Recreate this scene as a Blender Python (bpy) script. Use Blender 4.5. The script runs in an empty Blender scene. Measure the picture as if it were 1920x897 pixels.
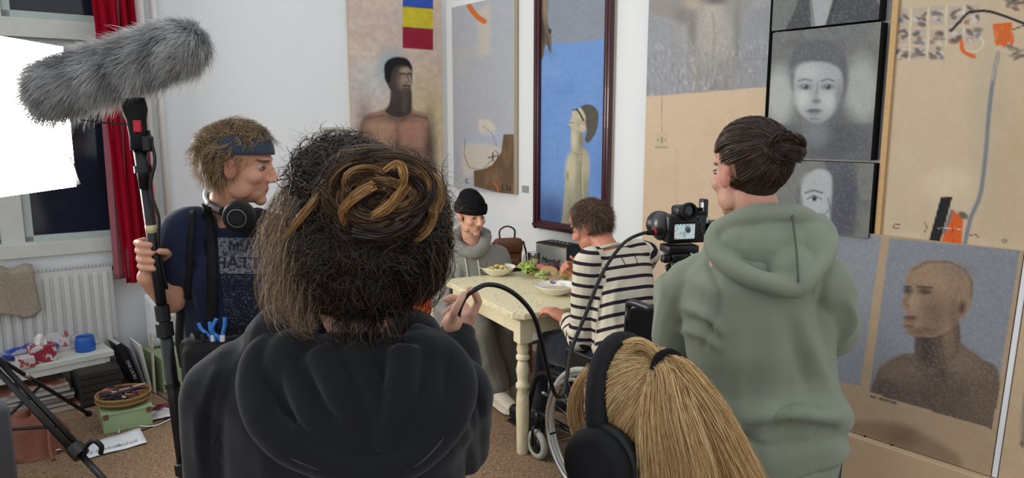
import bpy, bmesh, math, random
import numpy as np
from mathutils import Matrix, Vector, Quaternion
from mathutils.bvhtree import BVHTree

# ------------------------------------------------------------------ camera, world, lights, exposure
SC = bpy.context.scene
COL = SC.collection
CAM_H, PITCH, FOC = 1.65, math.radians(9.0), 1350.0
cam_data = bpy.data.cameras.new('camera')
cam_data.sensor_width = 36.0
cam_data.lens = 36.0 * FOC / 1920.0
cam_data.clip_start = 0.05
cam = bpy.data.objects.new('camera', cam_data)
COL.objects.link(cam)
cam.location = (0, 0, CAM_H)
cam.rotation_euler = (math.pi / 2 - PITCH, 0, 0)
SC.camera = cam
world = bpy.data.worlds.new('world')
SC.world = world
world.use_nodes = True
world.node_tree.nodes['Background'].inputs[0].default_value = (0.90, 0.94, 1.0, 1)
world.node_tree.nodes['Background'].inputs[1].default_value = 1.05
SC.view_settings.view_transform = 'Standard'
SC.view_settings.look = 'None'
SC.view_settings.gamma = 1.0
SC.view_settings.use_curve_mapping = False
SC.view_settings.exposure = 0.0
PANEL_STRENGTH = 26.0        # the softbox by the window

random.seed(7)
RNG = np.random.default_rng(11)

# ------------------------------------------------------------------ geometry of the view
CP, SP = math.cos(PITCH), math.sin(PITCH)
def ray(px, py):
    dx, dv = (px - 960.0) / FOC, (py - 448.5) / FOC
    return np.array([dx, CP - dv * SP, -SP - dv * CP])
CAMP = np.array([0, 0, CAM_H])
def at(px, py, Y):
    r = ray(px, py); return CAMP + r * (Y / r[1])
def onz(px, py, z=0.0):
    r = ray(px, py); return CAMP + r * ((z - CAM_H) / r[2])
def onplane(px, py, o, n):
    r = ray(px, py); return CAMP + r * (np.dot(o - CAMP, n) / np.dot(r, n))
def proj(P):
    P = np.asarray(P, float) - CAMP
    f = P[..., 1] * CP - P[..., 2] * SP
    d = -P[..., 1] * SP - P[..., 2] * CP
    return 960 + FOC * P[..., 0] / f, 448.5 + FOC * d / f
def V(*a): return np.array(a, float)
def unit(v):
    v = np.asarray(v, float); return v / max(1e-9, np.linalg.norm(v))
CORNER = V(-0.534, 5.976, 0)
DL = V(-math.sin(math.radians(55)), -math.cos(math.radians(55)), 0)     # along the window wall, towards the left
DR = V(math.sin(math.radians(40)), -math.cos(math.radians(40)), 0)      # along the painting wall, towards the right
NL = V(-DL[1], DL[0], 0); NL = NL if NL @ (CAMP - CORNER) > 0 else -NL  # into the room
NR = V(-DR[1], DR[0], 0); NR = NR if NR @ (CAMP - CORNER) > 0 else -NR
UP = V(0, 0, 1)
def onL(px, py, off=0.0): return onplane(px, py, CORNER + NL * off, NL)
def onR(px, py, off=0.0): return onplane(px, py, CORNER + NR * off, NR)
def frame(o, x=None, y=None, z=None):
    """4x4 with origin o; give two of the axes"""
    if z is None: x = unit(x); y = unit(np.asarray(y) - x * (x @ np.asarray(y))); z = np.cross(x, y)
    elif x is None: y = unit(y); z = unit(np.asarray(z) - y * (y @ np.asarray(z))); x = np.cross(y, z)
    else: z = unit(z); x = unit(np.asarray(x) - z * (z @ np.asarray(x))); y = np.cross(z, x)
    M = np.eye(4); M[:3, 0], M[:3, 1], M[:3, 2], M[:3, 3] = x, y, z, o
    return M
def azv(deg): return V(math.sin(math.radians(deg)), math.cos(math.radians(deg)), 0)
def T(M, p):
    p = np.asarray(p, float); return p @ M[:3, :3].T + M[:3, 3]

# ------------------------------------------------------------------ noise
def _h(ix, iy, iz, seed):
    n = (ix * 374761393 + iy * 668265263 + iz * 2147483647 + seed * 974711) & 0xffffffff
    n = ((n ^ (n >> 13)) * 1274126177) & 0xffffffff
    return ((n ^ (n >> 16)) & 0xffff) / 65535.0
def noise3(P, seed=0):
    P = np.asarray(P, float); I = np.floor(P).astype(np.int64); F = P - I; F = F * F * (3 - 2 * F)
    r = 0
    for a in (0, 1):
        for b in (0, 1):
            for c in (0, 1):
                w = (F[..., 0] if a else 1 - F[..., 0]) * (F[..., 1] if b else 1 - F[..., 1]) * (F[..., 2] if c else 1 - F[..., 2])
                r = r + w * _h(I[..., 0] + a, I[..., 1] + b, I[..., 2] + c, seed)
    return r * 2 - 1
def noise2(x, y, seed=0, oct=1):
    r, a, s = 0, 1.0, 0
    for k in range(oct):
        r = r + a * noise3(np.stack([x * 2 ** k, y * 2 ** k, np.zeros_like(x) + k * 7.3], -1), seed + k); s += a; a *= .55
    return r / s
def sm(e0, e1, x):
    t = np.clip((x - e0) / (e1 - e0 + 1e-12), 0, 1); return t * t * (3 - 2 * t)

# ------------------------------------------------------------------ materials
def lin(c):
    c = np.asarray(c, float) / 255.0
    return tuple(np.where(c <= 0.04045, c / 12.92, ((c + 0.055) / 1.055) ** 2.4))
MATS = {}
def mat(name, rgb=(128, 128, 128), rough=.6, spec=.4, metal=0.0, var=.12, vscale=8.0, bump=0.0, bscale=60.0, attr=None, trans=0.0,
        emit=None, estr=0.0, transm=0.0, ior=1.45, rgb2=None, stretch=None, coat=0.0, sheen=0.0, sharp=None, sss=0.0, coord='Object'):
    if name in MATS: return MATS[name]
    m = bpy.data.materials.new(name); m.use_nodes = True
    nt = m.node_tree; N, L = nt.nodes, nt.links
    b = N['Principled BSDF']
    b.inputs['Roughness'].default_value = rough
    b.inputs['Specular IOR Level'].default_value = spec
    b.inputs['Metallic'].default_value = metal
    b.inputs['IOR'].default_value = ior
    b.inputs['Transmission Weight'].default_value = transm
    b.inputs['Coat Weight'].default_value = coat
    b.inputs['Sheen Weight'].default_value = sheen
    if sss: b.inputs['Subsurface Weight'].default_value = sss; b.inputs['Subsurface Radius'].default_value = (.008, .004, .002); b.inputs['Subsurface Scale'].default_value = 1.0
    tc = N.new('ShaderNodeTexCoord'); mp = N.new('ShaderNodeMapping')
    L.new(tc.outputs[coord], mp.inputs[0])
    if stretch: mp.inputs['Scale'].default_value = stretch
    nz = N.new('ShaderNodeTexNoise'); nz.inputs['Scale'].default_value = vscale; nz.inputs['Detail'].default_value = 5
    L.new(mp.outputs[0], nz.inputs['Vector'])
    mx = N.new('ShaderNodeMix'); mx.data_type = 'RGBA'
    c = np.array(lin(rgb)); c2 = np.array(lin(rgb2)) if rgb2 is not None else None
    fac = nz.outputs['Fac']
    if sharp:
        mr = N.new('ShaderNodeMapRange'); mr.inputs['From Min'].default_value = sharp[0]; mr.inputs['From Max'].default_value = sharp[1]
        L.new(fac, mr.inputs['Value']); fac = mr.outputs['Result']
    L.new(fac, mx.inputs['Factor'])
    A, B = (c * (1 - var), np.minimum(1, c * (1 + var))) if c2 is None else (c, c2)
    if attr:
        at_ = N.new('ShaderNodeAttribute'); at_.attribute_name = attr
        m1 = N.new('ShaderNodeMix'); m1.data_type = 'RGBA'; m1.blend_type = 'MULTIPLY'; m1.inputs['Factor'].default_value = 1
        mx.inputs[6].default_value = (1 - var, 1 - var, 1 - var, 1); mx.inputs[7].default_value = (1, 1, 1, 1)
        L.new(at_.outputs['Color'], m1.inputs[6]); L.new(mx.outputs[2], m1.inputs[7]); out = m1.outputs[2]
    else:
        mx.inputs[6].default_value = (*A, 1); mx.inputs[7].default_value = (*B, 1); out = mx.outputs[2]
    L.new(out, b.inputs['Base Color'])
    if emit is not None:
        b.inputs['Emission Color'].default_value = (*lin(emit), 1); b.inputs['Emission Strength'].default_value = estr
    if bump:
        n2 = N.new('ShaderNodeTexNoise'); n2.inputs['Scale'].default_value = bscale; n2.inputs['Detail'].default_value = 4
        L.new(mp.outputs[0], n2.inputs['Vector'])
        bp = N.new('ShaderNodeBump'); bp.inputs['Strength'].default_value = bump; bp.inputs['Distance'].default_value = .01
        L.new(n2.outputs['Fac'], bp.inputs['Height']); L.new(bp.outputs[0], b.inputs['Normal'])
    if trans:
        t = N.new('ShaderNodeBsdfTranslucent'); ms = N.new('ShaderNodeMixShader'); ms.inputs[0].default_value = trans
        L.new(out, t.inputs['Color']); L.new(b.outputs[0], ms.inputs[1]); L.new(t.outputs[0], ms.inputs[2])
        L.new(ms.outputs[0], N['Material Output'].inputs['Surface'])
    MATS[name] = m
    return m

# ------------------------------------------------------------------ mesh building
def wloc(o):
    p = np.zeros(3)
    while o is not None: p += np.array(o.location); o = o.parent
    return p
def link(o, parent=None):
    COL.objects.link(o)
    if parent is not None: o.parent = parent
    return o
def mesh_obj(name, v, f, m, parent=None, smooth=False, attrs=None, loc=None):
    """v in world coordinates; the object's origin is its parent's, or loc, or its base"""
    v = np.asarray(v, float)
    if parent is None:
        if loc is None: loc = V((v[:, 0].min() + v[:, 0].max()) / 2, (v[:, 1].min() + v[:, 1].max()) / 2, v[:, 2].min())
        off = np.asarray(loc, float)
    else: off = wloc(parent)
    me = bpy.data.meshes.new(name)
    if isinstance(f, np.ndarray):
        n, k = f.shape
        me.vertices.add(len(v)); me.vertices.foreach_set('co', (v - off).astype(np.float32).ravel())
        me.loops.add(n * k); me.loops.foreach_set('vertex_index', f.astype(np.int32).ravel())
        me.polygons.add(n); me.polygons.foreach_set('loop_start', np.arange(0, n * k, k, dtype=np.int32))
        me.update(calc_edges=True)
    else:
        me.from_pydata((v - off).tolist(), [], f); me.update()
    if smooth: me.polygons.foreach_set('use_smooth', np.ones(len(me.polygons), bool))
    for k, a in (attrs or {}).items():
        a = np.asarray(a, np.float32)
        if a.ndim == 1:
            t = me.attributes.new(k, 'FLOAT', 'POINT'); t.data.foreach_set('value', a)
        else:
            t = me.attributes.new(k, 'FLOAT_COLOR', 'POINT')
            t.data.foreach_set('color', np.concatenate([a, np.ones((len(a), 1), np.float32)], 1).ravel())
    if m is not None: me.materials.append(m)
    o = bpy.data.objects.new(name, me)
    if parent is None: o.location = off
    return link(o, parent)
class MB:
    def __init__(s, M=None): s.v, s.f, s.M = [], [], M
    def add(s, v, f, M=None):
        b = len(s.v); v = np.asarray(v, float)
        if M is not None: v = T(M, v)
        s.v.extend(v.tolist()); s.f.extend([tuple(i + b for i in q) for q in f]); return s
    def box(s, c, size, M=None, bev=0.0):
        hx, hy, hz = [k / 2 for k in size]; c = np.asarray(c, float)
        e = min(bev, hx * .98, hy * .98, hz * .98)
        if e <= 0:
            v = [(x, y, z) for x in (-hx, hx) for y in (-hy, hy) for z in (-hz, hz)]
            f = [(0, 1, 3, 2), (4, 6, 7, 5), (0, 4, 5, 1), (2, 3, 7, 6), (0, 2, 6, 4), (1, 5, 7, 3)]
            return s.add(np.array(v) + c, f, M)
        bm = bmesh.new(); bmesh.ops.create_cube(bm, size=1)
        for q in bm.verts: q.co = Vector((q.co.x * size[0], q.co.y * size[1], q.co.z * size[2]))
        bmesh.ops.bevel(bm, geom=bm.edges[:], offset=e, segments=2, affect='EDGES', profile=.5)
        s.addbm(bm, c, M); return s
    def addbm(s, bm, c=(0, 0, 0), M=None):
        bm.verts.index_update()
        s.add([np.array(q.co) + np.asarray(c) for q in bm.verts], [tuple(q.index for q in fc.verts) for fc in bm.faces], M); bm.free()
    def tube(s, pts, r, n=10, M=None, cap=True, flat=None):
        pts = np.asarray(pts, float); k = len(pts)
        r = np.full(k, float(r)) if np.isscalar(r) else np.asarray(r, float)
        tg = np.gradient(pts, axis=0) if k > 2 else np.tile(pts[1] - pts[0], (k, 1))
        tg = tg / (np.linalg.norm(tg, axis=1, keepdims=True) + 1e-12)
        a = unit(np.cross(tg[0], V(.31, .22, .92) if abs(tg[0][2]) < .9 else V(1, .1, 0)))
        v = []
        for i in range(k):
            a = unit(a - tg[i] * (a @ tg[i])); b = np.cross(tg[i], a)
            for j in range(n):
                t = 2 * math.pi * j / n
                v.append(pts[i] + (a * math.cos(t) + b * math.sin(t) * (flat or 1)) * r[i])
        f = [(i * n + j, i * n + (j + 1) % n, (i + 1) * n + (j + 1) % n, (i + 1) * n + j) for i in range(k - 1) for j in range(n)]
        if cap: f += [tuple(range(n - 1, -1, -1)), tuple((k - 1) * n + j for j in range(n))]
        return s.add(v, f, M)
    def lathe(s, prof, o=(0, 0, 0), n=20, M=None, axis=None, cap=True):
        """prof: (radius, height) up the axis"""
        Mx = frame(o, z=axis, x=(1, .01, 0) if abs(axis[0]) < .9 else (0, 1, 0)) if axis is not None else frame(o, x=(1, 0, 0), y=(0, 1, 0))
        k = len(prof)
        v = [(r * math.cos(2 * math.pi * j / n), r * math.sin(2 * math.pi * j / n), h) for r, h in prof for j in range(n)]
        f = [(i * n + j, i * n + (j + 1) % n, (i + 1) * n + (j + 1) % n, (i + 1) * n + j) for i in range(k - 1) for j in range(n)]
        if cap: f += [tuple(range(n - 1, -1, -1)), tuple((k - 1) * n + j for j in range(n))]
        v = T(Mx, v); return s.add(v, f, M)
    def cyl(s, p0, p1, r0, r1=None, n=14, M=None): return s.tube([p0, p1], [r0, r0 if r1 is None else r1], n, M)
    def ell(s, c, r, M=None, n=14, rot=None):
        th = np.linspace(0, math.pi, n // 2 + 2)[1:-1]; k = len(th)
        v = [(math.sin(t) * math.cos(2 * math.pi * j / n), math.sin(t) * math.sin(2 * math.pi * j / n), math.cos(t)) for t in th for j in range(n)] + [(0, 0, 1), (0, 0, -1)]
        v = np.array(v) * np.asarray(r, float) if not np.isscalar(r) else np.array(v) * r
        if rot is not None: v = v @ np.asarray(rot).T
        f = [(i * n + j, (i + 1) * n + j, (i + 1) * n + (j + 1) % n, i * n + (j + 1) % n) for i in range(k - 1) for j in range(n)]
        f += [(k * n, j, (j + 1) % n) for j in range(n)] + [(k * n + 1, (k - 1) * n + (j + 1) % n, (k - 1) * n + j) for j in range(n)]
        return s.add(v + np.asarray(c), f, M)
    def rc(s, p0, p1, r0, r1, n=12, M=None):
        """capsule with round ends"""
        p0, p1 = np.asarray(p0, float), np.asarray(p1, float); d = unit(p1 - p0)
        pts, rr = [], []
        for a in (90, 60, 30, 0): pts.append(p0 - d * r0 * math.sin(math.radians(a)) * .97); rr.append(max(r0 * math.cos(math.radians(a)), r0 * .08))
        for a in (0, 30, 60, 90): pts.append(p1 + d * r1 * math.sin(math.radians(a)) * .97); rr.append(max(r1 * math.cos(math.radians(a)), r1 * .08))
        return s.tube(pts, rr, n, M)
    def chain(s, pts, rad, n=12, M=None):
        for i in range(len(pts) - 1): s.rc(pts[i], pts[i + 1], rad[i], rad[i + 1], n, M)
        return s
    def loft(s, rings, n=24, M=None, p=2.0):
        """rings: (centre, half-width vector, half-depth vector); superellipse power p"""
        v = []; k = len(rings)
        for c, a, b in rings:
            c, a, b = [np.asarray(q, float) for q in (c, a, b)]
            for j in range(n):
                t = 2 * math.pi * j / n; ct, st = math.cos(t), math.sin(t)
                v.append(c + a * math.copysign(abs(ct) ** (2 / p), ct) + b * math.copysign(abs(st) ** (2 / p), st))
        f = [(i * n + j, i * n + (j + 1) % n, (i + 1) * n + (j + 1) % n, (i + 1) * n + j) for i in range(k - 1) for j in range(n)]
        f += [tuple(range(n - 1, -1, -1)), tuple((k - 1) * n + j for j in range(n))]
        return s.add(v, f, M)
    def prism(s, pts, z0, z1, M=None):
        n = len(pts); v = [(x, y, z0) for x, y in pts] + [(x, y, z1) for x, y in pts]
        f = [tuple(range(n - 1, -1, -1)), tuple(range(n, 2 * n))] + [(j, (j + 1) % n, n + (j + 1) % n, n + j) for j in range(n)]
        return s.add(v, f, M)
    def sheet(s, g, th=0.0):
        """g: (a,b,3) grid of points, given thickness th"""
        g = np.asarray(g, float); a, b = g.shape[:2]
        idx = lambda i, j: i * b + j
        f = [(idx(i, j), idx(i + 1, j), idx(i + 1, j + 1), idx(i, j + 1)) for i in range(a - 1) for j in range(b - 1)]
        if not th: return s.add(g.reshape(-1, 3), f)
        du, dv = np.gradient(g, axis=0), np.gradient(g, axis=1); nn = np.cross(du, dv); nn /= np.linalg.norm(nn, axis=2, keepdims=True) + 1e-12
        h = g - nn * th; o = a * b
        f = f + [tuple(i + o for i in q[::-1]) for q in f]
        rim = [idx(i, 0) for i in range(a)] + [idx(a - 1, j) for j in range(1, b)] + [idx(i, b - 1) for i in range(a - 2, -1, -1)] + [idx(0, j) for j in range(b - 2, 0, -1)]
        f += [(rim[i], rim[i] + o, rim[(i + 1) % len(rim)] + o, rim[(i + 1) % len(rim)])for i in range(len(rim))]
        return s.add(np.concatenate([g.reshape(-1, 3), h.reshape(-1, 3)]), f)
    def build(s, name, m, parent=None, smooth=False, loc=None, fixn=True, auto=None):
        v = np.asarray(s.v, float)
        if s.M is not None: v = T(s.M, v)
        o = mesh_obj(name, v, s.f, m, parent, False, None, loc)
        if fixn:
            bm = bmesh.new(); bm.from_mesh(o.data); bmesh.ops.recalc_face_normals(bm, faces=bm.faces[:]); bm.to_mesh(o.data); bm.free()
        if smooth or auto:
            o.data.polygons.foreach_set('use_smooth', np.ones(len(o.data.polygons), bool))
            if auto: o.data.set_sharp_from_angle(angle=math.radians(auto))
        return o
def tag(o, label, cat, group=None, kind=None):
    if label: o['label'] = label
    if cat: o['category'] = cat
    if group: o['group'] = group
    if kind: o['kind'] = kind
    return o
def thing(name, label, cat, loc, group=None):
    o = bpy.data.objects.new(name, None); o.location = tuple(loc); o.empty_display_size = .1
    link(o); return tag(o, label, cat, group)
def struct(o): o['kind'] = 'structure'; return o
def quadf(a, b):
    i = np.arange(a - 1)[:, None] * b + np.arange(b - 1)[None]
    return np.stack([i, i + b, i + b + 1, i + 1], -1).reshape(-1, 4)
def spline(P, n=24):
    """Catmull-Rom through P"""
    P = np.asarray(P, float); Q = np.vstack([2 * P[0] - P[1], P, 2 * P[-1] - P[-2]]); out = []
    for i in range(len(P) - 1):
        p0, p1, p2, p3 = Q[i:i + 4]
        for t in np.linspace(0, 1, n, endpoint=False):
            out.append(.5 * (2 * p1 + (p2 - p0) * t + (2 * p0 - 5 * p1 + 4 * p2 - p3) * t * t + (3 * p1 - p0 - 3 * p2 + p3) * t ** 3))
    return np.array(out + [P[-1]])

# ------------------------------------------------------------------ sculpting: closed shapes fused into one skin
def sculpt(mb, voxel=.006, smooth=3, M=None):
    v = np.asarray(mb.v, float)
    if mb.M is not None: v = T(mb.M, v)
    me = bpy.data.meshes.new('tmp'); me.from_pydata(v.tolist(), [], mb.f); me.update()
    bm = bmesh.new(); bm.from_mesh(me); bmesh.ops.recalc_face_normals(bm, faces=bm.faces[:]); bm.to_mesh(me); bm.free()
    o = bpy.data.objects.new('tmp', me); COL.objects.link(o)
    md = o.modifiers.new('r', 'REMESH'); md.mode = 'VOXEL'; md.voxel_size = voxel; md.adaptivity = 0
    dg = bpy.context.evaluated_depsgraph_get(); ev = o.evaluated_get(dg); e = ev.data
    vv = np.empty(len(e.vertices) * 3, np.float32); e.vertices.foreach_get('co', vv); vv = vv.reshape(-1, 3).astype(float)
    ff = np.empty(len(e.loops), np.int32); e.loops.foreach_get('vertex_index', ff)
    ff = ff.reshape(-1, 4)
    bpy.data.objects.remove(o); bpy.data.meshes.remove(me)
    return relax(vv, ff, smooth), ff
def _edges(ff):
    return np.concatenate([ff[:, [0, 1]], ff[:, [1, 2]], ff[:, [2, 3]], ff[:, [3, 0]]])
def relax(v, ff, it, w=None):
    e = _edges(ff); n = len(v); a, b = np.concatenate([e[:, 0], e[:, 1]]), np.concatenate([e[:, 1], e[:, 0]])
    deg = np.bincount(a, minlength=n)[:, None].astype(float); deg[deg == 0] = 1
    for k in range(it):
        for lam in ((.55, -.50) if it > 1 else (.5,)):
            s = np.stack([np.bincount(a, weights=v[b, i], minlength=n) for i in range(3)], 1) / deg
            d = (s - v) * lam
            v = v + (d if w is None else d * w[:, None])
    return v
def vnormals(v, ff):
    q = v[ff]; n = np.cross(q[:, 2] - q[:, 0], q[:, 3] - q[:, 1]); r = np.zeros_like(v)
    for i in range(4):
        for k in range(3): r[:, k] += np.bincount(ff[:, i], weights=n[:, k], minlength=len(v))
    return r / (np.linalg.norm(r, axis=1, keepdims=True) + 1e-12)
def bvh_of(v, ff): return BVHTree.FromPolygons(v.tolist(), ff.tolist())
def drape(bvh, pts, d, off=.002, back=.5):
    """move points along d onto the surface"""
    d = unit(d); out = []
    for p in np.asarray(pts, float):
        h = bvh.ray_cast(Vector(p - d * back), Vector(d), back * 2)
        out.append(np.array(h[0]) - d * off if h[0] is not None else p)
    return np.array(out)

# ------------------------------------------------------------------ strands of hair and fur as fine ribbons
def strands(name, S, w, colors, m, parent, seed=0, orient=None):
    """S (n,k,3) points; w width at root; colors (n,3)"""
    rg = np.random.default_rng(seed); n, k = S.shape[:2]
    tg = np.gradient(S, axis=1); tg /= np.linalg.norm(tg, axis=2, keepdims=True) + 1e-12
    ref = rg.normal(size=(n, 1, 3)) if orient is None else orient[:, None, :] + rg.normal(size=(n, 1, 3)) * .35
    sd = np.cross(tg, np.broadcast_to(ref, tg.shape)); sd /= np.linalg.norm(sd, axis=2, keepdims=True) + 1e-12
    w = np.broadcast_to(np.asarray(w, float), (n,))[:, None, None]
    tp = (1 - .85 * np.linspace(0, 1, k) ** 2)[None, :, None]
    A, B = S - sd * w * tp * .5, S + sd * w * tp * .5
    v = np.stack([A, B], 2).reshape(-1, 3)
    i = (np.arange(n)[:, None] * k + np.arange(k - 1)[None]) * 2
    f = np.stack([i, i + 1, i + 3, i + 2], -1).reshape(-1, 4)
    c = np.repeat(colors, k * 2, axis=0)
    return mesh_obj(name, v, f, m, parent, True, {'Col': c})

# ------------------------------------------------------------------ painted pictures: colour per vertex on a fine grid
class Paint:
    """brushes work in the coordinates of the picture plane as sketched"""
    def __init__(s, X, Y, base): s.X, s.Y = X, Y; s.C = np.tile(np.array(lin(base)), X.shape + (1,)).astype(float)
    def put(s, mask, rgb, a=1.0):
        m = (np.clip(mask, 0, 1) * a)[..., None]; s.C = s.C * (1 - m) + np.array(lin(rgb)) * m
    def mul(s, mask, k): s.C = s.C * (1 + (np.clip(mask, 0, 1) * (k - 1))[..., None])
    def ell(s, cx, cy, rx, ry, rgb, a=1.0, soft=.3, rot=0):
        c, t = math.cos(math.radians(rot)), math.sin(math.radians(rot)); dx, dy = s.X - cx, s.Y - cy
        d = np.sqrt(((dx * c + dy * t) / rx) ** 2 + ((-dx * t + dy * c) / ry) ** 2); s.put(1 - sm(1 - soft, 1 + soft, d), rgb, a)
    def dpoly(s, pts):
        P = np.asarray(pts, float); n = len(P); d = np.full(s.X.shape, 1e9); ins = np.zeros(s.X.shape, bool)
        for i in range(n):
            a, b = P[i], P[(i + 1) % n]; e = b - a; wx, wy = s.X - a[0], s.Y - a[1]
            t = np.clip((wx * e[0] + wy * e[1]) / (e @ e + 1e-9), 0, 1)
            d = np.minimum(d, np.hypot(wx - e[0] * t, wy - e[1] * t))
            c = ((a[1] > s.Y) != (b[1] > s.Y)) & (s.X < (b[0] - a[0]) * (s.Y - a[1]) / ((b[1] - a[1]) or 1e-9) + a[0]); ins ^= c
        return np.where(ins, -d, d)
    def poly(s, pts, rgb, a=1.0, soft=1.0): s.put(1 - sm(-soft, soft, s.dpoly(pts)), rgb, a)
    def blob(s, pts, rgb, a=1.0, soft=1.0): s.poly(spline(list(pts) + [pts[0]], 6)[:-1, :2] if True else pts, rgb, a, soft)
    def line(s, pts, w, rgb, a=1.0, soft=.8):
        P = np.asarray(pts, float); d = np.full(s.X.shape, 1e9)
        for i in range(len(P) - 1):
            p, q = P[i], P[i + 1]; e = q - p; wx, wy = s.X - p[0], s.Y - p[1]
            t = np.clip((wx * e[0] + wy * e[1]) / (e @ e + 1e-9), 0, 1); d = np.minimum(d, np.hypot(wx - e[0] * t, wy - e[1] * t))
        s.put(1 - sm(w / 2 - soft, w / 2 + soft, d), rgb, a)
    def grain(s, amt, scale=1.0, seed=0, oct=3):
        s.C = np.clip(s.C * (1 + amt * noise2(s.X * scale, s.Y * scale, seed, oct))[..., None], 0, 1)
    def tint(s, scale, rgb, a, seed, lo=.0, hi=.7, sx=1.0): s.put(sm(lo, hi, noise2(s.X * scale * sx, s.Y * scale, seed, 3)), rgb, a)
    def flat(s): return s.C.reshape(-1, 3)
# ================================================================== THE ROOM
def sL(P): return float((P - CORNER) @ DL)
def sR(P): return float((P - CORNER) @ DR)
WL = lambda s, z, off=0.0: CORNER + DL * s + UP * z + NL * off
WR = lambda s, z, off=0.0: CORNER + DR * s + UP * z + NR * off
m_wall = mat('wall_plaster', (226, 228, 228), .85, .2, var=.03, vscale=3, bump=.12, bscale=25)
m_carpet = mat('carpet_speckle', (112, 88, 68), .98, .05, rgb2=(168, 142, 116), vscale=170, bump=.9, bscale=220, sharp=(.38, .62))
m_white = mat('white_enamel', (214, 212, 204), .4, .45, var=.05, vscale=6)
m_oldwhite = mat('old_white_paint', (202, 203, 194), .55, .35, var=.12, vscale=9, bump=.15, bscale=40)
m_black = mat('black_plastic', (16, 16, 18), .42, .45, var=.2)
m_blackm = mat('black_matte', (19, 19, 21), .75, .3, var=.25, vscale=20)
m_chrome = mat('chrome_metal', (190, 192, 196), .22, .6, 1.0, var=.06)
m_alu = mat('dull_aluminium', (168, 170, 172), .38, .5, .9, var=.08)

fl = MB()
g = 6.2
fl.add([(-5.5, -2.2, -.05), (5, -2.2, -.05), (5, g + .6, -.05), (-5.5, g + .6, -.05), (-5.5, -2.2, 0), (5, -2.2, 0), (5, g + .6, 0), (-5.5, g + .6, 0)],
       [(0, 1, 2, 3), (4, 7, 6, 5), (0, 4, 5, 1), (1, 5, 6, 2), (2, 6, 7, 3), (3, 7, 4, 0)])
struct(fl.build('floor', m_carpet))
# window opening in the left wall
ws0, ws1 = sL(onL(238, 300)), sL(onL(-190, 300))
wz0, wz1 = onL(150, 452)[2], onL(150, -95)[2]
H, WLEN = 3.3, 6.2
def wallpiece(mb, wf, s0, s1, z0, z1, th=.22):
    v = [wf(s, z, o) for o in (0, -th) for s, z in ((s0, z0), (s1, z0), (s1, z1), (s0, z1))]
    mb.add(v, [(0, 1, 2, 3), (7, 6, 5, 4), (0, 4, 5, 1), (1, 5, 6, 2), (2, 6, 7, 3), (3, 7, 4, 0)])
w = MB()
wallpiece(w, WL, -.25, ws0, 0, H); wallpiece(w, WL, ws1, WLEN, 0, H); wallpiece(w, WL, ws0, ws1, 0, wz0); wallpiece(w, WL, ws0, ws1, wz1, H)
struct(w.build('wall_left', m_wall))
w = MB(); wallpiece(w, WR, 0, 6.3, 0, H); struct(w.build('wall_right', m_wall))
w = MB(); wallpiece(w, lambda s, z, o: WL(s, z, o + .014), .0, WLEN, 0, .07, .0139); struct(w.build('baseboard_left', m_oldwhite))
w = MB(); wallpiece(w, lambda s, z, o: WR(s, z, o + .014), .0, 6.2, 0, .07, .0139); struct(w.build('baseboard_right', m_oldwhite))
# window
win = thing('window_1', None, None, WL((ws0 + ws1) / 2, wz0)); struct(win); win['label'] = 'white framed window with dark panes behind the light panel'
m_glass = mat('night_glass', (30, 33, 46), .08, .5, var=.25, vscale=2.5)
MLw = frame(CORNER, x=DL, z=UP)                 # local: x along wall, y = ?, z up
sgn = 1.0 if (MLw[:3, 1] @ NL) > 0 else -1.0
def lbox(mb, s0, s1, z0, z1, o0, o1, bev=.004): mb.box(((s0 + s1) / 2, sgn * (o0 + o1) / 2, (z0 + z1) / 2), (s1 - s0, abs(o1 - o0), z1 - z0), MLw, bev); return mb
cz = .075
for (a, b, c, d) in ((ws0 - cz, ws1 + cz, wz0 - cz, wz0 + .01), (ws0 - cz, ws1 + cz, wz1 - .01, wz1 + cz), (ws0 - cz, ws0 + .01, wz0, wz1), (ws1 - .01, ws1 + cz, wz0, wz1)):
    lbox(MB(), a, b, c, d, .0, .03).build('casing', m_oldwhite, win)
ztr0, ztr1 = onL(70, 70)[2], onL(70, 34)[2]
smul = sL(onL(22, 420))
lbox(MB(), ws0, ws1, ztr0, ztr1, -.16, -.02).build('transom', m_oldwhite, win)
lbox(MB(), smul - .06, smul + .06, wz0, wz1, -.15, -.04).build('mullion', m_oldwhite, win)
for k, (a, b) in enumerate(((ws0, smul - .06), (smul + .06, ws1))):
    for (c, d) in ((wz0, ztr0), (ztr1, wz1)):
        sash = MB(); t = .045
        lbox(sash, a, b, c, c + t, -.13, -.06); lbox(sash, a, b, d - t, d, -.13, -.06); lbox(sash, a, a + t, c, d, -.13, -.06); lbox(sash, b - t, b, c, d, -.13, -.06)
        so = sash.build('sash', mat('sash_paint', (176, 186, 180), .5, .35, var=.12, vscale=12), win)
        lbox(MB(), a + .02, b - .02, c + .02, d - .02, -.10, -.092, 0).build('pane', m_glass, so)
lbox(MB(), ws0 - .02, ws1 + .02, wz0 - .02, wz0 + .012, -.16, -.0).build('window_sill', m_oldwhite, win)

# ------------------------------------------------------------------ heating pipes beside the curtain
for k, (px, nm) in enumerate(((276, 'thick'), (301, 'thin'))):
    s = sL(onL(px, 200, .05)); r = .026 if k == 0 else .02
    p = MB().cyl(WL(s, .0, .05), WL(s, 3.2, .05), r, n=16)
    po = p.build('heating_pipe', m_white, None, True)
    tag(po, 'thicker white heating pipe next to the red curtain' if k == 0 else 'thinner white heating pipe nearer the man holding the boom', 'pipe')
    for z in (1.0, 2.3):
        MB().box(WL(s, z, .025), (.03, .05, .03), None, .003).build('pipe_bracket', m_white, po)

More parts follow.
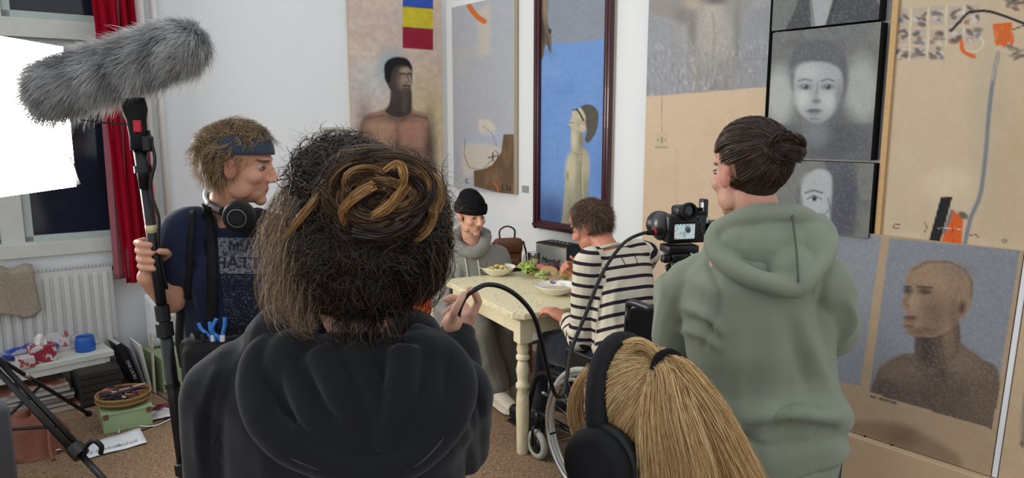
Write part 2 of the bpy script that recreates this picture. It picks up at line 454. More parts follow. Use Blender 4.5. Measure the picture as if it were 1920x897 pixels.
# ------------------------------------------------------------------ red curtain
def curtain(name, s_top, s_bot, zt, zb, off, m, label, folds, amp, seed):
    nu, nz = 90, 50; G = np.zeros((nz, nu, 3))
    for i in range(nz):
        t = i / (nz - 1); z = zt + (zb - zt) * t
        a = s_top[0] + (s_bot[0] - s_top[0]) * t ** .7; b = s_top[1] + (s_bot[1] - s_top[1]) * t ** .7
        for j in range(nu):
            u = j / (nu - 1); ph = u * folds * 2 * math.pi + seed + .6 * math.sin(3 * t + seed)
            G[i, j] = WL(a + (b - a) * u + .006 * math.sin(2 * ph), z, off + amp * math.sin(ph) * (1 + .3 * math.sin(5 * u + seed)))
    o = MB().sheet(G, .003).build(name, m, None, True)
    return o
m_red = mat('crimson_cotton', (178, 18, 48), .85, .15, var=.15, vscale=14, trans=.2, bump=.1, bscale=200)
m_pink = mat('faded_rose_lining', (160, 98, 104), .9, .15, var=.1, vscale=14, trans=.15, bump=.1, bscale=200)
zc0 = onL(250, 528, .12)[2]
c1 = curtain('curtain', (sL(onL(244, 0, .2)), sL(onL(160, 0, .2))), (sL(onL(296, 400, .2)), sL(onL(228, 400, .2))), 3.1, zc0, .16, m_red, '', 4, .04, .3)
tag(c1, 'crimson red cotton curtain gathered beside the window', 'curtain')
c2 = curtain('curtain_lining', (sL(onL(205, 0, .2)) - .1, sL(onL(180, 0, .2))), (sL(onL(236, 400, .2)), sL(onL(209, 400, .2))), 3.1, zc0 + .03, .14, m_pink, '', 1.5, .02, 1.2)
c2.parent = c1; c2.location = c2.location - c1.location

# ================================================================== PICTURES
m_paint = mat('painted_canvas', rough=.62, spec=.3, attr='Col', var=.10, vscale=240, bump=.25, bscale=420)
m_paintr = mat('coarse_painted_canvas', rough=.42, spec=.45, attr='Col', var=.16, vscale=300, bump=.8, bscale=330)
m_wood = mat('pale_stretcher_wood', (196, 160, 112), .6, .3, var=.14, vscale=6, stretch=(1, 1, 12))
m_edge = mat('dark_canvas_edge', (20, 18, 20), .7, .3)
m_raw = mat('raw_canvas_edge', (190, 176, 152), .8, .2, var=.08)
def picture(name, label, O, U, W, th, fn, dens=.011, medge=None, m=None, group=None):
    """O lower corner on the back plane, U width vector, W height vector; th forward"""
    O, U, W = [np.asarray(q, float) for q in (O, U, W)]
    N = unit(np.cross(U, W)); N = N if N @ (CAMP - O) > 0 else -N
    t = thing(name, label, 'painting', O + U / 2, group)
    nu, nw = max(12, int(np.linalg.norm(U) / dens)), max(12, int(np.linalg.norm(W) / dens))
    u, ww = np.meshgrid(np.linspace(0, 1, nu), np.linspace(0, 1, nw))
    G = O + u[..., None] * U + ww[..., None] * W + N * th
    x, y = proj(G); P = fn(x, y)
    f = quadf(nw, nu)
    if np.cross(U, W) @ N < 0: f = f[:, ::-1]
    mesh_obj('canvas', G.reshape(-1, 3), f[:, ::-1], m or m_paint, t, False, {'Col': np.clip(P.flat(), 0, 1)})
    L, Hh = np.linalg.norm(U), np.linalg.norm(W)
    Mx = frame(O, x=U, z=W); sg = 1 if Mx[:3, 1] @ N > 0 else -1
    MB().box((L / 2, sg * (th / 2 - .001), Hh / 2), (L, th - .002, Hh), Mx).build('stretcher', medge or m_raw, t)
    return t, Mx, sg

def face_shade(P, pts_face, base, lights, darks, soft=3):
    P.blob(pts_face, base, 1, soft)
    for e in darks: P.ell(*e)
    for e in lights: P.ell(*e)

def p_flag(X, Y):
    P = Paint(X, Y, (206, 186, 174)); P.tint(.02, (190, 170, 160), .7, 3); P.tint(.03, (216, 196, 170), .6, 5)
    P.ell(800, 240, 60, 90, (205, 186, 130), .6, .8); P.ell(700, 150, 40, 40, (196, 206, 206), .5, .9)
    P.ell(735, 125, 26, 30, (150, 180, 186), .7, .6)
    sk, dk = (172, 136, 116), (58, 50, 48)
    # torso and shoulders
    P.blob([(676, 330), (674, 250), (684, 218), (722, 204), (735, 190), (768, 190), (776, 205), (800, 216), (808, 250), (810, 330), (816, 480), (668, 480)], sk, 1, 2.5)
    P.ell(684, 300, 16, 90, (74, 60, 56), .85, .8); P.ell(806, 300, 12, 80, (66, 54, 50), .85, .8); P.ell(716, 236, 26, 10, (196, 156, 132), .6, .8); P.ell(776, 232, 22, 9, (190, 142, 120), .6, .8); P.ell(745, 262, 5, 30, (100, 78, 70), .7, .8); P.ell(715, 285, 24, 6, (104, 82, 74), .6, .8); P.ell(775, 283, 22, 6, (104, 78, 70), .6, .8)
    P.ell(745, 300, 14, 60, (104, 78, 68), .6, .9); P.ell(770, 248, 22, 18, (176, 124, 106), .7, .9); P.ell(715, 250, 22, 20, (176, 134, 110), .7, .9)
    P.ell(745, 222, 40, 9, (92, 72, 64), .55, .9); P.ell(770, 290, 22, 18, (130, 92, 78), .6, .9)
    P.line([(688, 222), (722, 216), (744, 226)], 4, (110, 90, 78), .7, 2); P.line([(800, 222), (775, 216), (752, 226)], 4, (100, 80, 70), .7, 2)
    # neck
    P.blob([(733, 160), (730, 195), (722, 210), (744, 220), (766, 216), (772, 205), (768, 160)], dk, .95, 2.5)
    P.ell(759, 190, 5, 22, (98, 84, 76), .6, .8)
    # head turned up to the right
    P.blob([(722, 140), (724, 118), (738, 109), (758, 110), (771, 124), (773, 142), (771, 160), (764, 171), (748, 176), (736, 172), (727, 160)], (72, 62, 58), 1, 2)
    P.ell(758, 150, 12, 18, (158, 138, 118), .9, .6); P.ell(761, 132, 10, 6, (172, 156, 136), .8, .6); P.ell(766, 152, 4, 10, (186, 166, 144), .7, .7)
    P.ell(746, 150, 6, 12, (100, 84, 74), .6, .8)
    P.line([(750, 139), (760, 138)], 3, (30, 26, 26), .9, 1.2); P.line([(765, 138), (771, 139)], 2.5, (30, 26, 26), .9, 1)
    P.line([(763, 139), (767, 153), (762, 155)], 2.5, (60, 48, 44), .8, 1)
    P.line([(756, 161), (764, 160), (768, 162)], 3.2, (44, 26, 26), .9, 1.2); P.ell(760, 168, 7, 4, (84, 70, 62), .7, .7)
    P.blob([(721, 146), (721, 122), (732, 110), (748, 107), (764, 111), (772, 124), (772, 132), (764, 124), (752, 122), (740, 126), (734, 138), (732, 152), (726, 156)], (26, 24, 26), 1, 2)
    # flag of three bands
    P.poly([(755, -40), (812, -36), (812, 16), (755, 11)], (52, 84, 178), 1, .8)
    P.poly([(755, 12), (812, 17), (812, 55), (755, 50)], (206, 188, 48), 1, .8)
    P.poly([(755, 51), (812, 56), (812, 94), (755, 90)], (148, 26, 52), 1, .8)
    P.line([(755, 12), (812, 16)], 2, (40, 36, 60), .8); P.line([(755, 51), (812, 55)], 2, (80, 40, 40), .8)
    P.grain(.18, .12, 2); P.grain(.10, .5, 8)
    return P
a, b = onL(652, 100, .0), onL(826, 100, .0)
s0, s1 = sL(b), sL(a); z0, z1 = .62, 2.95
picture('painting', 'tall portrait of a bare-chested man under blue, yellow and red squares', WL(s1, z0, .004), -DL * (s1 - s0), UP * (z1 - z0), .025, p_flag, .006)

def p_skull(X, Y):
    P = Paint(X, Y, (150, 152, 156)); P.ell(628, 258, 12, 16, (176, 178, 180), .8, .4); P.ell(627, 254, 7, 8, (206, 208, 210), 1, .3); P.ell(628, 262, 4, 5, (190, 190, 192), 1, .3)
    P.ell(631, 254, 1.8, 2, (60, 60, 66), 1, .4); P.ell(625, 254, 1.5, 2, (80, 80, 86), 1, .4); P.poly([(618, 285), (622, 270), (634, 270), (640, 285)], (186, 188, 190), .8, 2)
    P.grain(.12, .3, 4); return P
sa, sb = sL(onL(655, 258)), sL(onL(603, 258)); za, zb = onL(628, 284)[2], onL(628, 241)[2]
t, Mx, sg = picture('small_picture', 'small framed grey drawing of a skull-like head beside the flag portrait', WL(sb, za, .0), -DL * (sb - sa), UP * (zb - za), .014, p_skull, .006)
Lw, Hw = sb - sa, zb - za
for c, q in (((Lw / 2, 0, 0), (Lw + .02, .03, .02)), ((Lw / 2, 0, Hw), (Lw + .02, .03, .02)), ((0, 0, Hw / 2), (.02, .03, Hw)), ((Lw, 0, Hw / 2), (.02, .03, Hw))):
    MB().box((c[0], sg * .015, c[2]), q, Mx, .003).build('frame', mat('pale_frame', (196, 192, 176), .5), t)

def p_abstract(X, Y):
    P = Paint(X, Y, (176, 178, 184)); P.tint(.012, (166, 172, 186), .7, 1); P.tint(.03, (188, 184, 176), .5, 6)
    P.poly([(895, 20), (918, 5), (918, 100), (900, 100)], (204, 192, 172), .7, 8)
    P.blob([(897, 225), (918, 226), (930, 245), (920, 256), (900, 250)], (212, 200, 182), .9, 3)
    P.blob([(866, 270), (890, 268), (930, 275), (950, 300), (880, 330), (866, 310)], (206, 194, 178), .8, 5)
    P.poly([(862, 255), (950, 240), (950, 265), (905, 268), (866, 275)], (172, 180, 200), .6, 8)
    P.blob([(868, 280), (874, 310), (900, 320), (926, 300)], (200, 190, 172), .3, 4)
    P.line([(872, 262), (870, 290), (880, 315), (905, 318), (926, 296)], 1.2, (70, 64, 60), .8)
    P.line([(905, 236), (922, 250), (932, 275)], 1.1, (90, 84, 78), .7)
    P.poly([(963, 252), (944, 252), (940, 285), (922, 310), (905, 318), (888, 320), (889, 350), (975, 372)], (104, 82, 62), 1, 1.5)
    P.tint(.05, (134, 104, 76), .0, 9)
    P.put((X > 886) * (P.dpoly([(963, 252), (944, 252), (940, 285), (922, 310), (905, 318), (888, 320), (889, 350), (975, 372)]) < -3) * sm(-.2, .6, noise2(X * .08, Y * .03, 4, 3)), (140, 108, 78), .7)
    P.line([(916, 296), (932, 292)], 2, (24, 20, 20)); P.line([(924, 286), (924, 302)], 2, (24, 20, 20)); P.line([(928, 282), (934, 288), (934, 298)], 1.2, (30, 26, 24))
    P.line([(926, 343), (932, 350), (934, 358)], 2.6, (196, 104, 56)); P.line([(944, 346), (940, 350), (944, 354), (940, 360)], 1.6, (24, 20, 20)); P.line([(950, 348), (951, 356), (957, 357), (957, 350)], 1.6, (24, 20, 20))
    P.line([(877, 336), (873, 338), (874, 343), (878, 343)], 1.6, (30, 30, 34))
    P.line([(880, 12), (888, 24), (898, 34), (908, 40)], 10, (206, 110, 50), 1, 1.5)
    P.poly([(963, -40), (980, -40), (980, 400), (964, 400)], (190, 180, 164), 1, 1)
    P.grain(.07, .2, 2); return P
a, b = sR(onR(857, 180)), sR(onR(973, 180)); zb, zt = onR(920, 358)[2], onR(890, 8)[2]
picture('painting', 'grey abstract painting with a brown shape and an orange stroke', WR(a, zb, .012), DR * (b - a), UP * (zt - zb), .03, p_abstract, .006)
lab = MB().box((0, 0, 0), (.07, .004, .05), frame(onR(985, 355, .003), x=DR, z=UP)).build('caption_card', mat('grey_card', (150, 152, 150), .7))
tag(lab, 'tiny grey caption card on the wall beside the abstract painting', 'card')

def p_blue(X, Y):
    P = Paint(X, Y, (112, 150, 206)); P.tint(.015, (126, 162, 212), .7, 1); P.tint(.03, (98, 136, 194), .5, 4)
    P.poly([(990, -60), (1160, -60), (1160, 66), (1110, 76), (1060, 82), (990, 74)], (138, 146, 158), 1, 1.5)
    P.ell(1030, 415, 30, 45, (52, 70, 116), .75, .8); P.ell(1010, 430, 30, 60, (60, 84, 136), .5, .9); P.ell(1125, 330, 18, 60, (86, 124, 190), .5, .9)
    # hanging hands and feet at the top
    P.blob([(1008, -20), (1028, -20), (1026, 30), (1030, 52), (1033, 58), (1034, 96), (1030, 98), (1027, 88), (1022, 86), (1019, 106), (1014, 112), (1011, 98), (1008, 60)], (112, 98, 82), 1, 1.3)
    P.ell(1018, 60, 4, 26, (60, 52, 46), .8, .6); P.line([(1024, 62), (1030, 92)], 1.4, (48, 42, 38)); P.line([(1013, 66), (1015, 104)], 1.4, (48, 42, 38)); P.ell(1022, 10, 4, 30, (156, 140, 116), .7, .7); P.ell(1031, 58, 3, 5, (60, 50, 44), .9, .4)
    # man in profile looking up
    sk = (176, 170, 146)
    P.blob([(1070, 234), (1071, 272), (1072, 282), (1064, 300), (1060, 325), (1058, 360), (1055, 400), (1052, 450), (1105, 455), (1100, 400), (1103, 350), (1105, 310), (1102, 288), (1092, 272), (1094, 250)], sk, 1, 1.5)
    P.ell(1084, 340, 6, 55, (130, 126, 106), .6, .8); P.ell(1099, 350, 5, 60, (126, 122, 104), .7, .8); P.ell(1070, 318, 9, 26, (204, 194, 158), .75, .8); P.line([(1091, 296), (1088, 330), (1090, 380), (1086, 430)], 2.2, (98, 94, 80), .7, 1.5); P.line([(1064, 372), (1078, 384), (1086, 380)], 1.6, (120, 116, 98), .5, 1.5); P.ell(1098, 312, 7, 22, (186, 176, 144), .6, .8); P.line([(1073, 284), (1084, 292), (1094, 288)], 2, (112, 106, 88), .6, 1.4); P.ell(1076, 262, 5, 18, (206, 198, 172), .7, .8)
    P.ell(1090, 262, 5, 22, (110, 104, 90), .7, .8); P.ell(1064, 330, 3, 8, (120, 112, 96), .6, .6); P.ell(1075, 400, 12, 50, (150, 148, 128), .5, .9)
    P.blob([(1067, 228), (1072, 220), (1073, 208), (1080, 206), (1090, 202), (1104, 204), (1108, 222), (1102, 238), (1092, 248), (1078, 240), (1068, 236)], (190, 182, 156), 1, 1.3)
    P.ell(1090, 232, 10, 9, (150, 142, 120), .6, .8); P.ell(1091, 237, 4, 5, (206, 180, 150), .9, .4)
    P.blob([(1088, 200), (1100, 196), (1114, 200), (1122, 214), (1120, 240), (1112, 258), (1102, 268), (1097, 262), (1100, 246), (1098, 232), (1097, 216)], (84, 80, 74), 1, 1.6)
    for k in range(14):
        P.line([(1102 + k * 1.3, 200 + k * .8), (1108 + k * 1.1, 225 + k), (1102 + k * .8, 262 - k * 1.2)], .9, (120, 114, 104) if k % 2 else (60, 56, 52), .3)
    P.line([(1082, 206), (1088, 214), (1094, 226)], 3.0, (28, 26, 26)); P.line([(1074, 207), (1083, 205)], 2, (28, 26, 26)); P.line([(1068, 230), (1074, 230)], 1.4, (90, 60, 54))
    P.poly([(1034, 278), (1046, 278), (1046, 297), (1034, 297)], (112, 150, 206), .7, 1); P.line([(1034, 297), (1046, 297), (1046, 278)], 1, (70, 96, 150), .6)
    P.grain(.08, .15, 2); P.grain(.06, .6, 5); return P
a, b = sR(onR(1004, 220, .03)), sR(onR(1146, 220, .03)); zb, zt = onR(1072, 438, .03)[2], 2.98
t, Mx, sg = picture('framed_painting', 'tall blue painting of a man in profile in a dark red frame', WR(a, zb, .005), DR * (b - a), UP * (zt - zb), .022, p_blue, .0055)
m_mah = mat('mahogany_frame', (62, 22, 28), .35, .5, var=.25, vscale=6, coat=.2)
Lw, Hw = b - a, zt - zb
for c, q in (((Lw / 2, .03), (Lw, .055)), ((Lw / 2, Hw - .03), (Lw, .055))):
    MB().box((c[0], sg * .026, c[1]), (q[0], .05, .06), Mx, .012).box((c[0], sg * .045, c[1]), (q[0], .03, .022), Mx, .008).build('frame_rail', m_mah, t, auto=40)
for x in (.027, Lw - .027):
    MB().box((x, sg * .026, Hw / 2), (.055, .05, Hw), Mx, .012).box((x, sg * .045, Hw / 2), (.02, .03, Hw), Mx, .008).build('frame_stile', m_mah, t, auto=40)

def p_torso(X, Y):
    P = Paint(X, Y, (160, 160, 161)); P.tint(.02, (148, 148, 150), .6, 2)
    P.poly([(1200, 20), (1262, 46), (1278, 90), (1300, 185), (1200, 190)], (152, 154, 158), .9, 4)
    P.poly([(1450, 10), (1395, 20), (1384, 60), (1378, 180), (1450, 175)], (148, 150, 154), .9, 4)
    P.blob([(1216, -20), (1226, 26), (1270, 40), (1292, 60), (1300, 100), (1296, 150), (1308, 185), (1375, 178), (1380, 120), (1384, 70), (1394, 30), (1412, 0), (1400, -20)], (152, 148, 144), 1, 4)
    P.ell(1335, 70, 38, 50, (178, 172, 162), .8, .8); P.ell(1336, 20, 18, 30, (186, 178, 166), .7, .8); P.ell(1250, 14, 34, 12, (150, 142, 134), .8, .7)
    P.ell(1298, 60, 8, 40, (110, 104, 100), .6, .8); P.ell(1382, 60, 7, 50, (122, 118, 114), .6, .8); P.ell(1300, 6, 16, 12, (184, 168, 150), .8, .6); P.ell(1340, -2, 22, 10, (90, 86, 84), .8, .7)
    P.ell(1278, 30, 14, 14, (122, 116, 110), .6, .8); P.line([(1336, 24), (1340, 60), (1338, 110)], 4, (140, 134, 128), .6, 3)
    P.ell(1345, 145, 40, 36, (150, 148, 146), .7, .9)
    n = noise2(X * .25, Y * .09, 14, 2); P.put(sm(.25, .5, n) * sm(40, 120, Y), (120, 118, 118), .4); P.put(sm(.25, .5, -n) * sm(40, 120, Y), (196, 192, 186), .4)
    yb = 181 - (X - 1215) * .079; P.put(sm(-1, 1, Y - yb), (206, 182, 154), 1)
    P.put(sm(-1, 1, Y - yb) * sm(.0, .8, noise2(X * .012, Y * .012, 6, 3)), (196, 168, 138), .5)
    P.line([(1241, 180), (1241, 248)], 1.2, (120, 108, 92), .8)
    P.poly([(1229, 249), (1252, 249), (1252, 275), (1229, 276)], (196, 178, 150), 1, .7); P.line([(1229, 277), (1252, 276)], 2.4, (140, 118, 92), .8); P.line([(1241, 258), (1241, 267)], 2.6, (110, 98, 84), .9); P.line([(1234, 262), (1234, 264)], 1.5, (120, 100, 80)); P.line([(1248, 262), (1248, 264)], 1.5, (120, 100, 80))
    for k in range(9): y = 278 + k * 12; P.line([(1266, y), (1271, y + 5), (1267, y + 8)], 1.2, (176, 152, 126), .7)
    P.grain(.05, .2, 3); P.put((noise2(X * .9, Y * .9, 21, 1) > .3) * (Y < yb), (120, 118, 118), .25); return P
a, b = sR(onR(1213, 200, .05)), sR(onR(1437, 200, .05)); zb, zt = .42, 2.95
picture('painting', 'large canvas of a grey torso above a plain beige field', WR(a, zb, .01), DR * (b - a), UP * (zt - zb), .05, p_torso, .0065, m_edge)

def bw_base(P, seed):
    P.tint(.02, (150, 152, 148), .6, seed); P.tint(.05, (110, 112, 114), .5, seed + 3)
def bw_grain(P, seed):
    X, Y = P.X, P.Y; P.put(sm(.1, .6, noise2(X * .6, Y * .45, seed, 2)), (206, 210, 208), .17); P.put(sm(.15, .6, noise2(X * .6, Y * .45, seed + 9, 2)), (50, 52, 56), .16); return P
def p_suit(X, Y):
    P = Paint(X, Y, (132, 134, 130)); bw_base(P, 1)
    P.poly([(1470, 60), (1490, 20), (1510, -40), (1610, -40), (1650, 10), (1660, 40)], (86, 88, 92), 1, 3)
    P.poly([(1516, -40), (1572, -40), (1548, 48), (1522, 52)], (188, 192, 192), 1, 2); P.line([(1518, -20), (1526, 50)], 5, (110, 112, 114), .7, 2); P.line([(1575, -20), (1550, 48)], 5, (60, 62, 66), .8, 2)
    return bw_grain(P, 31)
def p_girl(X, Y):
    P = Paint(X, Y, (132, 134, 132)); bw_base(P, 2)
    P.ell(1462, 180, 26, 52, (206, 209, 205), .9, .5); P.ell(1616, 170, 32, 62, (196, 200, 194), .9, .5)
    P.poly([(1430, 235), (1660, 230), (1660, 330), (1430, 330)], (112, 114, 118), .8, 6); P.ell(1570, 260, 40, 40, (92, 94, 98), .7, .8)
    P.blob([(1480, 130), (1490, 92), (1520, 76), (1560, 78), (1584, 104), (1590, 150), (1580, 185), (1560, 130), (1500, 126), (1488, 170)], (112, 114, 120), .95, 5)
    P.blob([(1488, 150), (1500, 122), (1540, 116), (1574, 130), (1580, 165), (1570, 200), (1548, 226), (1524, 230), (1500, 212), (1490, 185)], (190, 194, 195), 1, 4)
    P.ell(1515, 135, 22, 14, (216, 219, 218), .8, .8); P.ell(1505, 184, 12, 18, (232, 234, 233), .8, .8); P.ell(1552, 188, 14, 16, (224, 227, 227), .8, .8)
    for x in (1510, 1552):
        P.ell(x, 163, 12, 6, (128, 130, 136), .9, .6); P.ell(x + 1, 163, 4, 4, (52, 54, 60), .95, .4); P.line([(x - 12, 152), (x, 148), (x + 12, 152)], 3, (96, 98, 104), .8, 1.6); P.ell(x - 2, 161, 1.3, 1.3, (220, 220, 220), .9, .4)
    P.line([(1533, 158), (1530, 182)], 4, (140, 144, 148), .7, 2.5); P.ell(1531, 190, 8, 4, (120, 122, 126), .8, .6)
    P.ell(1526, 208, 14, 4, (102, 104, 110), .95, .5); P.ell(1526, 214, 10, 3, (150, 152, 156), .8, .5); P.ell(1528, 223, 10, 3, (126, 128, 132), .6, .6)
    P.ell(1574, 190, 8, 34, (122, 124, 130), .6, .8); P.ell(1530, 248, 24, 26, (150, 154, 156), .7, .7)
    return bw_grain(P, 41)
def p_eye(X, Y):
    P = Paint(X, Y, (140, 142, 136)); bw_base(P, 5)
    P.poly([(1545, 300), (1600, 300), (1610, 360), (1600, 440), (1556, 440), (1556, 370)], (100, 102, 112), .9, 6); P.ell(1585, 390, 20, 50, (88, 92, 106), .7, .7)
    P.blob([(1500, 380), (1506, 340), (1530, 318), (1556, 325), (1560, 360), (1556, 395), (1552, 440), (1510, 440)], (204, 209, 211), 1, 4)
    P.ell(1528, 340, 22, 14, (200, 204, 204), .8, .8); P.line([(1510, 362), (1526, 357), (1542, 362)], 3, (70, 74, 84), .9, 1.5)
    P.ell(1527, 373, 12, 5, (216, 220, 222), .9, .4); P.line([(1514, 373), (1526, 367), (1540, 373)], 2.2, (56, 60, 72), .9, 1); P.ell(1527, 373, 5, 5, (84, 100, 124), 1, .3); P.ell(1527, 373, 2.2, 2.4, (24, 26, 32), 1, .3)
    P.ell(1498, 385, 7, 22, (122, 124, 130), .8, .6); P.line([(1553, 372), (1556, 392), (1548, 400)], 3, (120, 124, 132), .8, 2)
    return bw_grain(P, 51)
OFF = .10
def stackpic(px0, px1, yb, yt, pxm, fn, label, off=OFF):
    zb = onR(pxm, yb, off)[2]; zt = onR(pxm, yt, off)[2] if yt is not None else 2.95
    a, b = sR(onR(px0, (yb + (yt or 0)) / 2, off)), sR(onR(px1, (yb + (yt or 0)) / 2, off))
    return picture('painting', label, WR(a, zb, off - .07), DR * (b - a), UP * (zt - zb), .07, fn, .0055, m_edge, m_paintr, 'grey portrait canvases stacked up the wall')
stackpic(1452, 1653, 47, -120, 1550, p_suit, 'uppermost grey canvas showing a dark suit collar')
stackpic(1443, 1642, 298, 52, 1545, p_girl, 'middle grey canvas with a pale full face')
stackpic(1440, 1634, 437, 303, 1540, p_eye, 'lowest grey canvas with one pale eye showing')

def p_tree(X, Y):
    P = Paint(X, Y, (200, 180, 152)); P.tint(.008, (190, 168, 138), .8, 1); P.tint(.02, (208, 192, 168), .5, 4); P.ell(1780, 345, 50, 30, (216, 200, 168), .7, .8)
    P.ell(1890, 270, 50, 200, (192, 172, 138), .6, .9); P.ell(1850, 200, 24, 170, (186, 172, 150), .6, .9)
    rg = random.Random(3)
    for r, (ya, yb2, cols) in enumerate(((14, 50, 5), (54, 84, 5), (88, 114, 3))):
        for k in range(cols):
            x0 = 1677 + k * 33 + rg.uniform(-2, 2); tt = rg.uniform(0, 6) - k * .8
            P.poly([(x0, ya + tt), (x0 + 27, ya - 2 + tt), (x0 + 26, yb2 - 3 + tt), (x0 - 1, yb2 + tt)], (182, 168, 152), .95, 1)
            for q in range(7):
                cx, cy = x0 + rg.uniform(3, 24), rg.uniform(ya + 3, yb2 - 4) + tt
                P.ell(cx, cy, rg.uniform(4, 9), rg.uniform(2, 5), rg.choice([(120, 104, 88), (96, 86, 80), (206, 196, 182), (150, 120, 92), (112, 120, 130)]), .85, .4, rg.uniform(-50, 50))
            P.line([(x0 - 3, ya + tt), (x0 - 4, yb2 + tt)], 2, (222, 210, 192), .8)
    for q in range(16): P.ell(rg.uniform(1886, 1930), rg.uniform(-5, 20), rg.uniform(4, 10), rg.uniform(2, 6), rg.choice([(120, 104, 88), (90, 82, 76), (190, 150, 120)]), .8, .4, rg.uniform(-50, 50))
    for q in range(10): P.ell(rg.uniform(1892, 1925), rg.uniform(86, 112), rg.uniform(4, 9), rg.uniform(2, 4), rg.choice([(84, 78, 72), (110, 100, 90), (150, 138, 120)]), .8, .4, rg.uniform(-30, 30))
    P.line(spline([(1783, 58), (1800, 40), (1818, 23), (1850, 21), (1880, 29), (1925, 46)], 8), 5, (26, 24, 26), 1, 1); P.line([(1898, 56), (1925, 46)], 2, (30, 28, 30), 1)
    P.poly([(1861, 45), (1897, 42), (1902, 78), (1898, 86), (1890, 80), (1884, 90), (1876, 84), (1866, 86)], (206, 100, 44), 1, 1.2); P.put((noise2(X * .3, Y * .03, 9, 2) > .2) * (P.dpoly([(1861, 45), (1897, 42), (1902, 84), (1866, 86)]) < 0), (226, 140, 84), .5)
    P.line(spline([(1803, 78), (1804, 92), (1812, 100), (1826, 106)], 6), 8, (212, 104, 44), 1, 1.4); P.line(spline([(1812, 96), (1832, 96), (1844, 80), (1838, 70)], 6), 2, (226, 212, 190), .9)
    P.line(spline([(1872, 100), (1862, 150), (1854, 215), (1848, 290), (1838, 365), (1820, 410), (1808, 462)], 8), 8, (118, 124, 132), .95, 2); P.line([(1872, 100), (1866, 130), (1860, 150)], 5, (180, 168, 150), .8, 2)
    P.poly([(1764, 370), (1786, 369), (1762, 456), (1741, 454)], (30, 28, 30), 1, 1); P.poly([(1784, 392), (1806, 410), (1802, 460), (1764, 456)], (212, 96, 36), 1, 1.2); P.poly([(1782, 394), (1790, 394), (1772, 440), (1766, 440)], (110, 114, 120), .9, 1)
    P.ell(1806, 404, 10, 6, (84, 80, 72), .9, .4, 30); P.line([(1758, 428), (1790, 428), (1804, 432)], 1.2, (220, 214, 204)); P.line([(1786, 420), (1786, 456)], 1.2, (130, 50, 20), .8)
    for pts in ([(1688, 421), (1678, 421), (1674, 426), (1680, 429), (1686, 427)], [(1734, 418), (1738, 426), (1734, 436)], [(1818, 442), (1830, 440), (1834, 446)], [(1879, 452), (1884, 449), (1889, 452), (1884, 456), (1879, 452)]): P.line(pts, 1.6, (50, 40, 36))
    P.grain(.05, .1, 3); return P
off = .06
a, b = sR(onR(1672, 200, off)), sR(onR(2060, 200, off)); zb, zt = onR(1780, 455, off)[2], 2.95
t, Mx, sg = picture('painting', 'big beige collage painting with a black branch and orange patches', WR(a, zb, off - .03), DR * (b - a), UP * (zt - zb), .03, p_tree, .005, m_wood)
MB().box((-.014, sg * .02, (zt - zb) / 2), (.026, .05, zt - zb), Mx, .003).build('frame_lath', m_wood, t)

